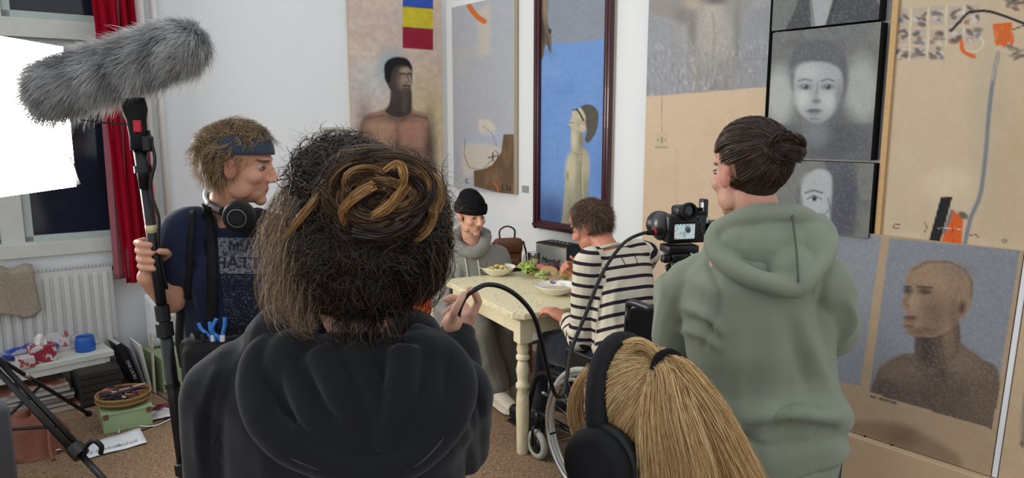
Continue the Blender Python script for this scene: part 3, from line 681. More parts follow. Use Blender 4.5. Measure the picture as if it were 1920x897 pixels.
# lower leaning panel with the inventory portraits
A, B, Cc = onR(1540, 433, .09), onR(1912, 470, .09), onR(1570, 800, .20)
Wv = Cc - A; PN = unit(np.cross(B - A, Wv)); PN = PN if PN @ (CAMP - A) > 0 else -PN
onP = lambda px, py, o=0.0: onplane(px, py, A + PN * o, PN)
Uv = DR; Wd = unit(np.cross(PN, DR)); Wd = Wd if Wd[2] > 0 else -Wd     # up the panel
def pc(px, py): q = onP(px, py) - A; return float(q @ Uv), float(q @ Wd)
def p_inv(X, Y):
    P = Paint(X, Y, (198, 172, 140)); P.tint(.01, (186, 158, 126), .6, 2)
    P.poly([(1480, 425), (1653, 443), (1613, 724), (1440, 690)], (158, 163, 171), 1, 1.2); P.tint(.02, (158, 164, 178), .0, 3)
    bx = [(1668, 447), (1912, 470), (1860, 804), (1630, 735)]
    P.poly(bx, (150, 155, 164), 1, 1.2); inb = P.dpoly(bx) < 1
    C0 = P.C.copy()
    P.blob([(1632, 735), (1650, 690), (1690, 665), (1716, 660), (1722, 610), (1760, 600), (1790, 590), (1800, 640), (1840, 672), (1872, 700), (1866, 804), (1750, 790)], (116, 96, 80), 1, 3)
    P.ell(1690, 700, 40, 24, (140, 118, 96), .7, .8); P.ell(1800, 680, 40, 26, (146, 124, 100), .7, .8, 30); P.ell(1760, 740, 60, 40, (96, 80, 68), .6, .8); P.ell(1840, 750, 24, 40, (126, 106, 84), .6, .8); P.ell(1660, 730, 24, 16, (90, 76, 66), .7, .8); P.ell(1765, 690, 10, 30, (84, 70, 60), .6, .8)
    P.line([(1700, 672), (1740, 706), (1790, 700)], 5, (92, 78, 66), .6, 3)
    P.blob([(1715, 628), (1716, 662), (1740, 690), (1780, 680), (1800, 645), (1790, 580), (1740, 600)], (104, 84, 68), 1, 3); P.ell(1738, 650, 14, 36, (62, 52, 46), .8, .7); P.ell(1780, 640, 10, 34, (150, 126, 100), .7, .8)
    P.blob([(1696, 545), (1700, 520), (1712, 502), (1735, 490), (1775, 490), (1805, 502), (1822, 525), (1824, 555), (1812, 590), (1796, 604), (1780, 620), (1752, 632), (1728, 632), (1706, 628), (1694, 612), (1696, 600), (1698, 585), (1690, 570), (1694, 556)], (168, 138, 110), 1, 2)
    P.ell(1760, 520, 44, 24, (184, 154, 122), .7, .8); P.ell(1800, 535, 18, 26, (158, 130, 102), .6, .8); P.ell(1752, 590, 22, 30, (120, 96, 78), .7, .8); P.ell(1730, 622, 26, 8, (104, 82, 66), .7, .7); P.ell(1712, 565, 10, 16, (188, 156, 126), .7, .8)
    P.line([(1712, 506), (1738, 492), (1778, 491), (1808, 505), (1823, 530), (1820, 556)], 3, (76, 68, 62), .7, 2); P.ell(1790, 508, 30, 12, (140, 122, 106), .5, .8)
    P.ell(1702, 545, 8, 6, (70, 56, 48), .9, .5); P.ell(1734, 547, 13, 6, (74, 60, 50), .9, .5); P.line([(1695, 538), (1708, 538)], 3, (66, 52, 46), .9, 1.4); P.line([(1720, 538), (1748, 540)], 4, (66, 52, 46), .9, 1.6)
    P.line([(1712, 545), (1696, 568), (1704, 575)], 3, (110, 86, 70), .8, 2); P.ell(1706, 596, 13, 4, (110, 66, 58), .95, .5); P.ell(1708, 602, 10, 3, (146, 100, 84), .8, .5); P.ell(1704, 612, 10, 4, (104, 82, 66), .7, .7)
    P.ell(1803, 578, 9, 16, (138, 108, 86), 1, .35, 15); P.ell(1804, 578, 4, 9, (70, 54, 46), .9, .5, 15); P.ell(1788, 590, 8, 30, (110, 88, 70), .6, .8)
    P.C = np.where(inb[..., None], P.C, C0)
    n = noise2(X * .7, Y * .7, 61, 2); box2 = (P.dpoly([(1480, 425), (1653, 443), (1613, 724), (1440, 690)]) < 0) | inb
    P.put(sm(.0, .6, n) * box2, (196, 198, 200), .20); P.put(sm(.0, .6, -n) * box2, (86, 82, 80), .18)
    P.blob([(1572, 800), (1600, 792), (1660, 790), (1700, 800), (1770, 836), (1800, 860), (1790, 884), (1690, 846)], (150, 124, 96), .8, 10); P.ell(1690, 820, 30, 18, (126, 100, 76), .6, .9)
    P.grain(.05, .15, 3); return P
u0, v1 = pc(1500, 430)[0], pc(1790, 456)[1]; u1 = pc(1885, 700)[0]; v0 = pc(1600, 811)[1]
O = A + Uv * u0 + Wd * v0
inv_t = picture('painting', 'leaning beige panel with the numbered portrait of a shaven-headed man', O - PN * .03, Uv * (u1 - u0), Wd * (v1 - v0), .03, p_inv, .005, m_raw, m_paintr)[0]
strip = MB().box(((.012), 0, (v1 - v0) / 2), (.02, .03, v1 - v0), frame(A + Uv * (u1 + .002) + Wd * v0 - PN * .015, x=Uv, z=Wd), .003).build('batten', mat('white_batten', (220, 220, 222), .5, .3))
tag(strip, 'slim white batten between the leaning beige panels', 'batten')
def p_inv2(X, Y):
    P = Paint(X, Y, (192, 168, 136)); P.poly([(1955, 470), (2100, 490), (2060, 900), (1912, 822)], (120, 126, 112), 1, 1.5); P.poly([(1912, 826), (1918, 826), (1918, 838), (1912, 838)], (60, 50, 46), .8, 1); P.grain(.1, .15, 3); return P
picture('painting', 'second leaning beige panel just beyond the white batten', A + Uv * (u1 + .028) + Wd * v0 - PN * .03, Uv * .9, Wd * (v1 - v0), .03, p_inv2, .012, m_raw)
# beige crate the panels stand on
zc = float((A + Wd * v0)[2]) - .004
q0 = A + Wd * v0
dN = float((q0 - CORNER) @ NR)
cr = thing('plinth_crate', 'low beige wooden plinth under the leaning portrait panels', 'plinth', WR(sR(q0) + .9, 0, .12))
Mc = frame(WR(0, 0, 0), x=DR, z=UP); sgc = 1 if Mc[:3, 1] @ NR > 0 else -1
sa_ = sR(q0) - .06; dep = dN + .02
m_beige = mat('beige_board', (192, 166, 134), .7, .25, var=.08, vscale=5)
for k in range(3):
    MB().box((sa_ + .45 + k * .95, sgc * (.02 + dep / 2), zc / 2), (.945, dep, zc), Mc, .004).build('board', m_beige, cr)
for k, (px, py) in enumerate(((1622, 818), (1672, 836), (1722, 856), (1778, 880))):
    p = onP(px, py); MB().cyl(p - PN * .01, p + PN * .006, .004, n=6).build('nail', m_black, cr)
# ================================================================== LIGHT PANEL AND ITS STAND
PX, PY0, PY1 = -2.12, 2.52, 3.50
PZ0, PZ1 = float(at(145, 350, 3.5)[2]), float(at(145, 88, 3.5)[2])
sb = thing('softbox', 'glowing white rectangular softbox in front of the dark window', 'light', (PX - .2, (PY0 + PY1) / 2, PZ0))
m_emit = mat('lit_diffuser', (255, 255, 255), .9, .1, emit=(255, 250, 240), estr=PANEL_STRENGTH, var=0)
MB().add([(PX, PY0, PZ0), (PX, PY1, PZ0), (PX, PY1, PZ1), (PX, PY0, PZ1)], [(0, 1, 2, 3)]).build('diffuser', m_emit, sb, fixn=False)
me = sb.children[0].data
if me.polygons[0].normal.x < 0: me.flip_normals()
yc, zcn = (PY0 + PY1) / 2, (PZ0 + PZ1) / 2
sh = MB()
ro = [(PX - .004, PY0, PZ0), (PX - .004, PY1, PZ0), (PX - .004, PY1, PZ1), (PX - .004, PY0, PZ1)]
ri = [(PX - .30, yc + sy * .1, zcn + sz * .1) for sy, sz in ((-1, -1), (1, -1), (1, 1), (-1, 1))]
sh.add(ro + ri, [(0, 1, 5, 4), (1, 2, 6, 5), (2, 3, 7, 6), (3, 0, 4, 7), (4, 5, 6, 7), (3, 2, 1, 0)])
sh.build('shell', m_blackm, sb)
MB().box((PX - .37, yc, zcn), (.16, .12, .14), None, .02).build('lamp_housing', m_black, sb)
cords = MB()
for k in range(3):
    p = [at(96 + 18 * k, 225 - 4 * k, 3.45), at(110 + 12 * k, 270, 3.5), at(140 + 4 * k, 300 + 5 * k, 3.51), at(150 + 2 * k, 352, 3.51)]
    p = [V(PX + .012 + .002 * k, q[1], q[2]) for q in p]
    p = [V(PX + .012, 3.30 + .05 * k, PZ1 - .38), V(PX + .014, 3.37 + .03 * k, PZ1 - .46), V(PX + .014, 3.47 + .006 * k, PZ1 - .54 - .02 * k), V(PX + .012, 3.49 + .012 * k, PZ0 + .01)]
    MB().tube(spline(p, 8), .0016, 5).build('cord', mat('grey_cord', (110, 110, 108), .8), sb)
# stand
AP = at(-32, 655, 3.2)
st = thing('light_stand', 'black folding stand with braced legs on the carpet at the bench', 'stand', (AP[0], AP[1], 0))
top = V(AP[0], AP[1], 1.66)
MB().cyl((AP[0], AP[1], .22), (AP[0], AP[1], 1.1), .017).cyl((AP[0], AP[1], 1.05), top, .012).build('column', m_black, st, True)
MB().cyl(top, (PX - .37, yc, zcn - .06), .012).build('tilt_bracket', m_black, st, True)
MB().cyl((AP[0], AP[1], AP[2] - .05), (AP[0], AP[1], AP[2] + .06), .03).build('collar', m_black, st, auto=40)
MB().cyl((AP[0], AP[1], .20), (AP[0], AP[1], .26), .028).build('lower_collar', m_black, st, auto=40)
f1 = onz(246, 955, .012); f2 = onz(166, 777, .012); f3 = V(AP[0] - .75, AP[1] - .15, .012)
clp = at(138, 842, 2.97)
for k, (f, thick) in enumerate(((f1, .013), (f2, .010), (f3, .012))):
    d = unit(f - AP); sd = unit(np.cross(d, UP)); mid = AP + (f - AP) * .66
    b = MB()
    if k == 0:
        lo = MB().cyl(AP + sd * .018, mid + sd * .018, thick).cyl(AP - sd * .018, mid - sd * .018, thick).build('leg', m_black, st, True)
        MB().cyl(mid - d * .02, f, .014).build('leg_extension', m_black, lo, True)
        MB().cyl(mid - d * .035, mid + d * .02, .036).build('clamp', m_black, lo, auto=40)
        MB().lathe([(.03, 0), (.034, .004), (.03, .01)], mid - d * .03, 20, axis=d).build('clamp_ring', m_chrome, lo, auto=40)
        h0 = mid + d * .03
        MB().tube(spline([h0, h0 + UP * .05 + V(.02, 0, 0), h0 + UP * .075 + V(.055, 0, 0), h0 + UP * .05 + V(.085, 0, 0), h0 + UP * .015 + V(.08, 0, 0)], 6), .011, 8).build('hook', m_black, lo, True)
    else:
        lo = MB().cyl(AP, f, thick).build('leg', m_black, st, True)
        if k == 1: MB().cyl(AP + (f - AP) * .34, AP + (f - AP) * .40, .0115).build('leg_band', m_chrome, lo, True)
    MB().ell(f + UP * .004, (.02, .02, .014)).build('rubber_foot', m_blackm, lo, True)
    MB().cyl((AP[0], AP[1], .23), AP + (f - AP) * .5, .008, n=8).build('brace', m_black, st, True)

# ================================================================== RADIATOR AND BENCH
m_rad = mat('radiator_enamel', (196, 196, 192), .4, .45, var=.05, vscale=5)
rs0, rs1 = sL(onL(214, 560, .1)), sL(onL(-120, 560, .1)); rz1 = float(onL(210, 499, .1)[2]); rz0 = .16
rad = thing('radiator', 'white ribbed panel radiator below the window', 'radiator', WL((rs0 + rs1) / 2, rz0 - .0, .07))
MR = frame(CORNER, x=DL, z=UP); 
def rbox(mb, s0, s1, z0, z1, o0, o1, bev=.003): mb.box(((s0 + s1) / 2, sgn * (o0 + o1) / 2, (z0 + z1) / 2), (s1 - s0, o1 - o0, z1 - z0), MLw, bev); return mb
rbox(MB(), rs0, rs1, rz0, rz1, .03, .095, .008).build('front_panel', m_rad, rad, auto=40)
nr = int((rs1 - rs0) / .052); proto = None
for k in range(nr):
    s = rs0 + .04 + k * .052
    if proto is None:
        proto = rbox(MB(), s - .017, s + .017, rz0 + .02, rz1 - .03, .09, .108, .012).build('rib', m_rad, rad, auto=40)
    else:
        o = proto.copy(); COL.objects.link(o); o.parent = rad; o.location = tuple(DL * (.052 * k))
gr = MB()
for k in range(int((rs1 - rs0) / .02)):
    s = rs0 + .01 + k * .02; rbox(gr, s, s + .009, rz1 + .0, rz1 + .012, .03, .095, 0)
gro = gr.build('grille', m_rad, rad); gro['kind'] = 'stuff'
for z in (rz0 + .06,): rbox(MB(), rs0 - .004, rs0 + .004, rz0, rz1 + .012, .028, .1).build('side_cover', m_rad, rad)
vk = WL(rs0 - .05, rz1 - .02, .06)
MB().cyl(vk, vk + DL * .05, .012).build('valve_stem', mat('brass', (150, 124, 70), .35, .5, .9), rad, True)
MB().cyl(vk - DL * .03, vk + DL * .012, .024, .02).build('valve_knob', mat('cream_knob', (200, 190, 160), .5), rad, auto=40)
for zz in (rz0 + .1,):
    for s in (rs0 + .2, rs1 - .2): MB().box(T(MLw, (s, sgn * .02, .09)), (.03, .03, .18)).build('foot', m_rad, rad)
for s in (rs0 + .2, rs1 - .2): pass
# knitted cloth over the radiator
kn = np.zeros((26, 20, 3))
ks0, ks1 = sL(onL(58, 500, .1)), sL(onL(-90, 500, .1))
for i in range(26):
    for j in range(20):
        u, t = j / 19, i / 25
        L_ = t * .36 + .02 * math.sin(u * 9)
        o, z = (.02 + L_, rz1 + .032) if L_ < .1 else (.125 + .012 * math.sin(u * 14 + t * 3), rz1 + .03 - (L_ - .1) * 1.0)
        kn[i, j] = WL(ks0 + (ks1 - ks0) * u - .03 * t * math.cos(u * 6), z + .012 * math.sin(u * 17 + 2 * t), o)
m_knit = mat('beige_chunky_knit', (168, 156, 138), .95, .1, var=.3, vscale=90, bump=1.0, bscale=130)
tag(MB().sheet(kn, .012).build('knitted_blanket', m_knit, None, True), 'beige chunky knit draped over the radiator', 'blanket')

BZ = .28
b0, b1 = onz(214, 657, BZ), onz(-60, 712, BZ)
bd = unit(b1 - b0); bn = V(-bd[1], bd[0], 0); bn = bn if bn @ NL < 0 else -bn      # towards the wall
bl = float(np.linalg.norm(b1 - b0)); bdep = .26
Mb = frame(V(b0[0], b0[1], 0), x=bd, z=UP); sb_ = 1 if Mb[:3, 1] @ bn > 0 else -1
be = thing('bench', 'low white wooden bench below the radiator holding a blue pot', 'bench', V(b0[0], b0[1], 0) + bd * bl / 2)
MB().box((bl / 2, sb_ * bdep / 2, BZ - .018), (bl, bdep, .036), Mb, .004).build('bench_top', m_oldwhite, be)
for x in (.04, bl - .05):
    for y in (.03, bdep - .03):
        MB().box((x, sb_ * y, (BZ - .036) / 2), (.035, .03, BZ - .036), Mb, .004).build('leg', m_oldwhite, be)
MB().box((bl / 2, sb_ * .015, BZ - .055), (bl - .1, .016, .04), Mb, .003).build('apron', m_oldwhite, be)
def onb(px, py, z=BZ): return onz(px, py, z)
# blue snack bag
def pillow(M, sx, sy, sz, nu=26, nv=20, seed=0, crump=.012, seam=True):
    g = np.zeros((2, nu, nv, 3)); u, v_ = np.meshgrid(np.linspace(-1, 1, nu), np.linspace(-1, 1, nv), indexing='ij')
    h = np.clip((1 - np.abs(u) ** 3.0) * (1 - np.abs(v_) ** 3.0), 0, 1) ** .5
    nz = noise2(u * 2.2, v_ * 2.2, seed, 3) * crump
    mb = MB(M)
    for s in (1, -1):
        P = np.stack([u * sx / 2, v_ * sy / 2, sz / 2 + s * (h * sz / 2 + nz * h)], -1).reshape(-1, 3)
        f = quadf(nu, nv).tolist()
        mb.add(P, [tuple(q) if s > 0 else tuple(q[::-1]) for q in f])
    return mb
pb = onb(60, 672); 
Mbag = frame(pb + bn * .06, x=bd, z=UP + bn * .2)
m_bluebag = mat('blue_silver_foil', (34, 62, 150), .3, .55, rgb2=(150, 154, 164), vscale=9, sharp=(.45, .52))
tag(pillow(Mbag, .30, .17, .06, seed=4, crump=.03).build('snack_bag', m_bluebag, None, True), 'crumpled blue and silver foil bag on the bench', 'bag')
m_redbox = mat('red_white_carton', (150, 48, 66), .5, .4, rgb2=(200, 196, 192), vscale=22, sharp=(.5, .54))
m_redbox2 = mat('pale_patterned_carton', (196, 188, 186), .5, .4, rgb2=(160, 70, 76), vscale=26, sharp=(.56, .6))
tb = thing('tissue_box', 'red and white patterned tissue box with a tissue sticking out', 'box', onb(84, 681))
Mt = frame(onb(84, 681) + bn * .05, x=bd, z=UP)
MB().box((-.0, 0, .05), (.13, .10, .10), Mt, .003).build('carton', m_redbox, tb)
g = np.zeros((8, 8, 3))
for i in range(8):
    for j in range(8):
        u, t = j / 7 - .5, i / 7; g[i, j] = T(Mt, (u * (.05 + .03 * t), .012 * math.sin(u * 8 + t * 3), .095 + .06 * t + .012 * math.cos(u * 9)))
MB().sheet(g, .002).build('tissue', mat('white_tissue', (228, 228, 226), .9), tb, True)
Mg = frame(onb(71, 683) - bn * .0 + bd * .06, x=bd, z=UP)
tag(MB(Mg).box((0, 0, .03), (.08, .09, .06), None, .003).build('small_carton', m_redbox2), 'small pale patterned carton next to the tissue box', 'box')
Mk = frame(onb(165, 663) + bn * .16, x=bd, z=UP * .95 + bn * .32)
cal = thing('calendar', 'red patterned calendar propped against the radiator', 'calendar', onb(165, 663) + bn * .16)
MB(Mk).box((0, 0, .06), (.33, .008, .12), None, .002).build('board', m_redbox2, cal)
MB(Mk).box((-.05, -sb_ * .008, .045), (.20, .004, .08), None, .001).build('page', mat('grey_photo_page', (150, 150, 154), .5, rgb2=(196, 192, 188), vscale=14, sharp=(.4, .6)), cal)
pp = onb(164, 660) + bn * .035
pot = thing('pot', 'bright blue round pot standing on the bench', 'pot', pp)
m_blue = mat('blue_glaze', (36, 92, 176), .4, .5, var=.06)
MB().lathe([(.048, 0), (.054, .004), (.057, .03), (.054, .062), (.050, .088), (.047, .093), (.043, .09), (.046, .06), (.048, .02), (.0, .018)], pp, 28, cap=False).build('vessel', m_blue, pot, auto=60)
MB().lathe([(.0, .07), (.043, .071), (.043, .078), (.0, .08)], pp, 20, cap=False).build('gravel_fill', mat('dark_gravel', (44, 44, 46), .9, rgb2=(120, 118, 112), vscale=150, sharp=(.45, .6), bump=1, bscale=160), pot, True)
# woven dark box and magazine piles beneath
pw = onz(195, 760, 0)
wb = thing('woven_box', 'dark woven wooden box on the floor under the bench end', 'box', pw + bn * .12)
Mw = frame(pw + bn * .12, x=bd, z=UP)
m_weave = mat('dark_wicker', (52, 46, 44), .7, .3, var=.3, vscale=40, bump=.6, bscale=80)
MB(Mw).box((0, 0, .105), (.22, .2, .21), None, .006).build('box_body', m_weave, wb)
for k in range(5): MB(Mw).box((0, -sb_ * .103, .03 + k * .04), (.22, .008, .03), None, .003).build('weave_band', m_weave, wb)
cols = [((116, 112, 108), (160, 84, 70)), ((70, 74, 84), (140, 140, 140)), ((170, 166, 158), (150, 150, 148)), ((96, 104, 116), (60, 64, 70)), ((178, 174, 166), (130, 120, 112)), ((120, 70, 64), (160, 140, 120)), ((150, 148, 140), (84, 84, 84))]
z = 0.0; names = ['thick grey book lowest in the pile under the bench', 'dark magazine second from the floor under the bench', 'white paper bundle in the middle of the bench pile', 'blue-grey magazine above the paper bundle under the bench', 'white spiral sketchbook near the top of the bench pile', 'red and grey magazine on top of the pile under the bench']
pm = onz(75, 780, 0)
for k in range(6):
    th = (.035, .02, .035, .02, .028, .012)[k]
    Mm = frame(pm + bn * (.10 + .015 * (k % 3)) + V(0, 0, z) + bd * .02 * ((k * 2) % 3), x=bd + bn * .08 * (k % 2), z=UP)
    mg = thing('magazine', names[k], 'magazine', Mm[:3, 3], 'reading matter piled under the bench')
    w_ = .40 - .03 * (k % 2); ca, cb = cols[k]
    MB(Mm).box((0, 0, th / 2), (w_, .26, th - .004), None, .001).build('pages', mat('page_edges', (176, 172, 162), .85, var=.2, vscale=60, stretch=(1, 1, 30)), mg)
    MB(Mm).box((0, 0, th - .001), (w_ + .004, .264, .002)).build('cover', mat('cover_%d' % k, ca, .4, rgb2=cb, vscale=7, sharp=(.5, .55)), mg)
    z += th + .001
# ================================================================== FLOOR CLUTTER
m_green = mat('pale_green_paint', (150, 168, 128), .55, .35, var=.08, vscale=7)
gp = onz(242, 806, 0)
gx = unit(onz(278, 797, 0) - onz(207, 812, 0)); gy = V(-gx[1], gx[0], 0); gy = gy if gy[1] > 0 else -gy
Mgb = frame(gp, x=gx, z=UP); sg_ = 1 if Mgb[:3, 1] @ gy > 0 else -1
gb = thing('green_box', 'pale green wooden box carrying the basket of pencils', 'box', gp + gy * .12)
MB(Mgb).box((0, sg_ * .12, .05), (.24, .24, .10), None, .003).build('box_body', m_green, gb)
MB(Mgb).box((0, sg_ * .12, .107), (.25, .25, .014), None, .003).build('lid', m_green, gb)
for x in (-.105, .105): MB(Mgb).box((x, -sg_ * .004, .095), (.025, .008, .03), None, .002).build('corner_fitting', mat('worn_brown', (104, 70, 50), .6), gb)
bp = T(Mgb, (0, sg_ * .13, .114))
bk = thing('pencil_basket', 'round wicker basket full of pencils on the green box', 'basket', bp)
m_wick = mat('straw_wicker', (150, 118, 74), .7, .3, var=.3, vscale=60, stretch=(1, 1, 4), bump=.5, bscale=90)
MB().lathe([(.0, .004), (.10, 0), (.128, .02), (.138, .05), (.142, .055), (.138, .058), (.13, .05), (.12, .02), (.09, .012), (0, .012)], bp, 30, cap=False).build('basket_bowl', m_wick, bk, True)
for k in range(2): MB().tube([bp + V(.137 * math.cos(t), .137 * math.sin(t), .03 + .026 * k) for t in np.linspace(0, 2 * math.pi, 40)], .006, 6).build('rim_coil', m_wick, bk, True)
rg = random.Random(5); pcols = [(36, 30, 32), (120, 40, 44), (196, 186, 170), (60, 44, 40), (150, 110, 90), (28, 28, 30), (84, 60, 76), (176, 90, 80), (48, 52, 70)]
pnames = ['black', 'dark red', 'cream', 'brown', 'tan', 'charcoal', 'plum', 'coral', 'navy']
proto = {}
for k in range(34):
    a = rg.uniform(-.5, .5) + (math.pi / 2 if k % 5 == 0 else 0) + .5; c = k % 9
    L_ = rg.uniform(.13, .19); cx, cy = rg.uniform(-.06, .06), rg.uniform(-.075, .075); zz = .03 + .045 * k / 34 + .008
    d = V(math.cos(a), math.sin(a), rg.uniform(-.06, .1)); p0 = bp + V(cx, cy, zz) - d * L_ / 2
    if np.hypot(*(p0 + d * L_ - bp)[:2]) > .125 or np.hypot(*(p0 - bp)[:2]) > .125: d = d * .8
    pn = MB().tube([p0, p0 + d * L_ * .88, p0 + d * L_], [.0048, .0048, .001], 6).build('pencil', mat('pencil_' + pnames[c].replace(' ', '_'), pcols[c], .5, .4), None)
    tag(pn, '%s pencil lying in the wicker basket' % pnames[c], 'pencil', '%s pencils in the wicker basket' % pnames[c])
# leaning books and boards right of the bench
def leaner(name, label, px, py, w, h, th, m, lean, yaw, cat, extra=None):
    p = onz(px, py, 0); d = unit(bd + bn * yaw); n_ = V(-d[1], d[0], 0); n_ = n_ if n_ @ NL < 0 else -n_
    Mx = frame(p, x=n_, z=UP + d * lean)
    t = thing(name, label, cat, p)
    MB(Mx).box((w / 2, 0, h / 2), (w, th, h), None, .002).build('cover' if cat == 'book' else 'board', m, t)
    if cat == 'book': MB(Mx).box((w / 2 + .004, 0, h / 2), (w - .002, th * .7, h + .002)).build('pages', mat('page_edges', (176, 172, 162)), t)
    return t, Mx
m_bkb = mat('black_book_cloth', (24, 25, 30), .45, .4)
tbk, Mbk = leaner('book', 'tall black book with white spine lettering beside the bench', 262, 726, .22, .32, .035, m_bkb, .32, 0, 'book')
def text_mesh(s, size, ext=.0004, align='CENTER', shear=0.0):
    c = bpy.data.curves.new('t', 'FONT'); c.body = s; c.size = size; c.extrude = ext; c.align_x = align; c.align_y = 'CENTER'; c.shear = shear; c.resolution_u = 3
    o = bpy.data.objects.new('t', c); COL.objects.link(o)
    dg = bpy.context.evaluated_depsgraph_get(); e = o.evaluated_get(dg).to_mesh()
    v = np.array([q.co for q in e.vertices]); f = [tuple(p.vertices) for p in e.polygons]
    bpy.data.objects.remove(o); bpy.data.curves.remove(c)
    return v, f
def put_text(s, size, M, m, parent, name='lettering', ext=.0004, shear=0.0):
    v, f = text_mesh(s, size, ext, shear=shear); return MB().add(v, f, M).build(name, m, parent, fixn=False)
m_ink = mat('white_ink', (220, 220, 216), .6)
m_dark_ink = mat('dark_ink', (40, 38, 40), .7)
so_ = T(Mbk, (-.001, 0, .13)); put_text('ONE LAI BU', .026, frame(so_, x=-unit(Mbk[:3, 2]), z=-Mbk[:3, 0]), m_ink, tbk)
m_board = mat('white_board', (206, 204, 198), .7, .25, var=.08)
leaner('canvas_board', 'thin grey board leaning next to the black book', 274, 728, .20, .27, .008, mat('grey_board', (140, 142, 148), .6), .22, 0, 'board')
leaner('canvas_board', 'white board leaning between the book and green tray', 284, 731, .24, .30, .012, m_board, .14, .05, 'board')
tl, Ml = leaner('cardboard_sheet', 'tall cream sheet with torn top leaning near the boom pole', 292, 742, .16, .36, .006, mat('cream_sheet', (196, 190, 172), .8, rgb2=(168, 162, 140), vscale=12, sharp=(.5, .6)), -.02, .25, 'sheet')
MB(Ml).box((.05, 0, .375), (.07, .007, .05), None, .002).build('torn_top', mat('cream_sheet', (196, 190, 172)), tl)
put_text('Emma', .03, frame(T(Ml, (.05, -.0045, .33)), x=Ml[:3, 0], y=Ml[:3, 2]), m_dark_ink, tl)
gt = onz(318, 742, 0); Mgt = frame(gt, x=bd, z=UP)
gc = thing('green_cabinet', 'low pale green cabinet in the corner behind the boom pole', 'cabinet', gt + bn * .2)
MB(Mgt).box((-.14, sb_ * .24, .11), (.30, .36, .22), None, .004).build('carcass', m_green, gc)
MB(Mgt).box((-.14, sb_ * .056, .11), (.27, .012, .18), None, .003).build('door', m_green, gc)
MB(Mgt).box((-.03, sb_ * .046, .12), (.012, .012, .05), None, .002).build('handle', m_oldwhite, gc)
cbt = T(Mgt, (-.13, sb_ * .26, .22))
wbag = pillow(frame(cbt + V(0, 0, -.0), x=bd, y=UP), .24, .36, .16, seed=8, crump=.05)
wbag.v = [(x, y, z) for x, y, z in wbag.v]
wb_ = wbag.build('plastic_bag', mat('white_plastic_film', (206, 206, 204), .35, .5, var=.15, vscale=10, bump=.5, bscale=16), None, True)
wb_.location.z = .221
tag(wb_, 'crumpled white plastic bag standing on the green cabinet', 'bag')
# paper sheet with handwriting
q = [onz(160, 836, .004), onz(262, 804, .004), onz(276, 832, .004), onz(163, 862, .004)]
pap = thing('paper_sheet', 'white sheet with handwriting lying on the carpet', 'paper', (q[0] + q[2]) / 2 * V(1, 1, 0))
g = np.zeros((6, 12, 3))
for i in range(6):
    for j in range(12):
        u, t = j / 11, i / 5; p = (q[0] * (1 - u) + q[1] * u) * (1 - t) + (q[3] * (1 - u) + q[2] * u) * t; g[i, j] = p + UP * (.003 + .004 * math.sin(u * 5) ** 2)
MB().sheet(g, .0015).build('sheet', mat('white_paper', (216, 218, 220), .8, var=.03), pap, True)
ux = unit(q[2] - q[3]); uy = unit(q[0] - q[3]); Lp = np.linalg.norm(q[2] - q[3])
for k, wd in enumerate(('il lab', 'la kim', 'Aul', 'ull')):
    o_ = q[3] + ux * Lp * (.17 + .2 * k) + uy * .055 + UP * .0085
    put_text(wd, .045, frame(o_, x=ux, y=uy), mat('pencil_grey', (150, 150, 154), .8), pap, 'handwriting', shear=.3)
# white cable loops, plastic sleeve with pens
cab = [onz(x, y, .006) for x, y in ((222, 812), (228, 802), (248, 798), (268, 800), (290, 799), (312, 790), (336, 778))]
tag(MB().tube(spline(cab, 8), .0045, 6).build('cable', m_white, None, True), 'white cable looping over the carpet beside the green box', 'cable')
cab = [onz(x, y, .005) for x, y in ((264, 808), (286, 800), (306, 790), (322, 780))] + [onz(330, 768, .02), onz(320, 756, .03), onz(300, 742, .06), onz(280, 735, .12)]
tag(MB().tube(spline(cab, 8), .003, 6).build('cable', m_black, None, True), 'thin black cable curling from the paper to the pencil basket', 'cable')
sp_ = onz(308, 776, 0)
tag(pillow(frame(sp_, x=gx, z=UP), .22, .2, .03, seed=2, crump=.02).build('plastic_sleeve', mat('plastic_wrap', (150, 146, 148), .3, .5, rgb2=(196, 194, 196), vscale=20, sharp=(.4, .6)), None, True), 'crinkled plastic sleeve on the carpet beside the boom pole', 'sleeve')
for k in range(3):
    p0 = sp_ + V(-.06, -.04 + .035 * k, .034); tag(MB().cyl(p0, p0 + gx * .13, .006, n=8).build('marker_pen', mat('marker_plum', (120, 50, 66), .4), None, True), 'plum marker pen on the plastic sleeve', 'pen', 'plum markers on the plastic sleeve')
# leather bag, metal rod, grey case at the edge
lp = onz(52, 862, 0)
nu, nv = 36, 26; u, v_ = np.meshgrid(np.linspace(0, 2 * math.pi, nu), np.linspace(0, 1, nv), indexing='ij')
R_ = .19 * np.cos(v_ * math.pi / 2) ** .7 * (1 + .22 * noise2(np.cos(u) * 2 + 3, np.sin(u) * 2 + v_ * 2, 3, 2)); 
X_ = lp[0] + R_ * 1.0 * np.cos(u) - .05; Y_ = lp[1] + .12 + R_ * .85 * np.sin(u); Z_ = .20 * np.sin(v_ * math.pi / 2) ** 1.5 + .05 * noise2(u * 2, v_ * 5, 5, 2) * v_
Gb = np.stack([X_, Y_, np.maximum(Z_, .002)], -1)
lb = thing('leather_bag', 'slumped reddish brown leather bag on the carpet by the stand', 'bag', (lp[0], lp[1] + .1, 0))
m_leather = mat('tan_red_leather', (122, 70, 50), .45, .45, var=.25, vscale=6, bump=.5, bscale=18)
MB().sheet(Gb, 0).build('bag_body', m_leather, lb, True)
MB().tube(spline([V(lp[0] - .02, lp[1] + .1, .18), V(lp[0] + .06, lp[1] + .08, .17), V(lp[0] + .12, lp[1] + .0, .05), V(lp[0] + .15, lp[1] - .03, .012)], 8), .012, 8, flat=.4).build('strap', m_leather, lb, True)
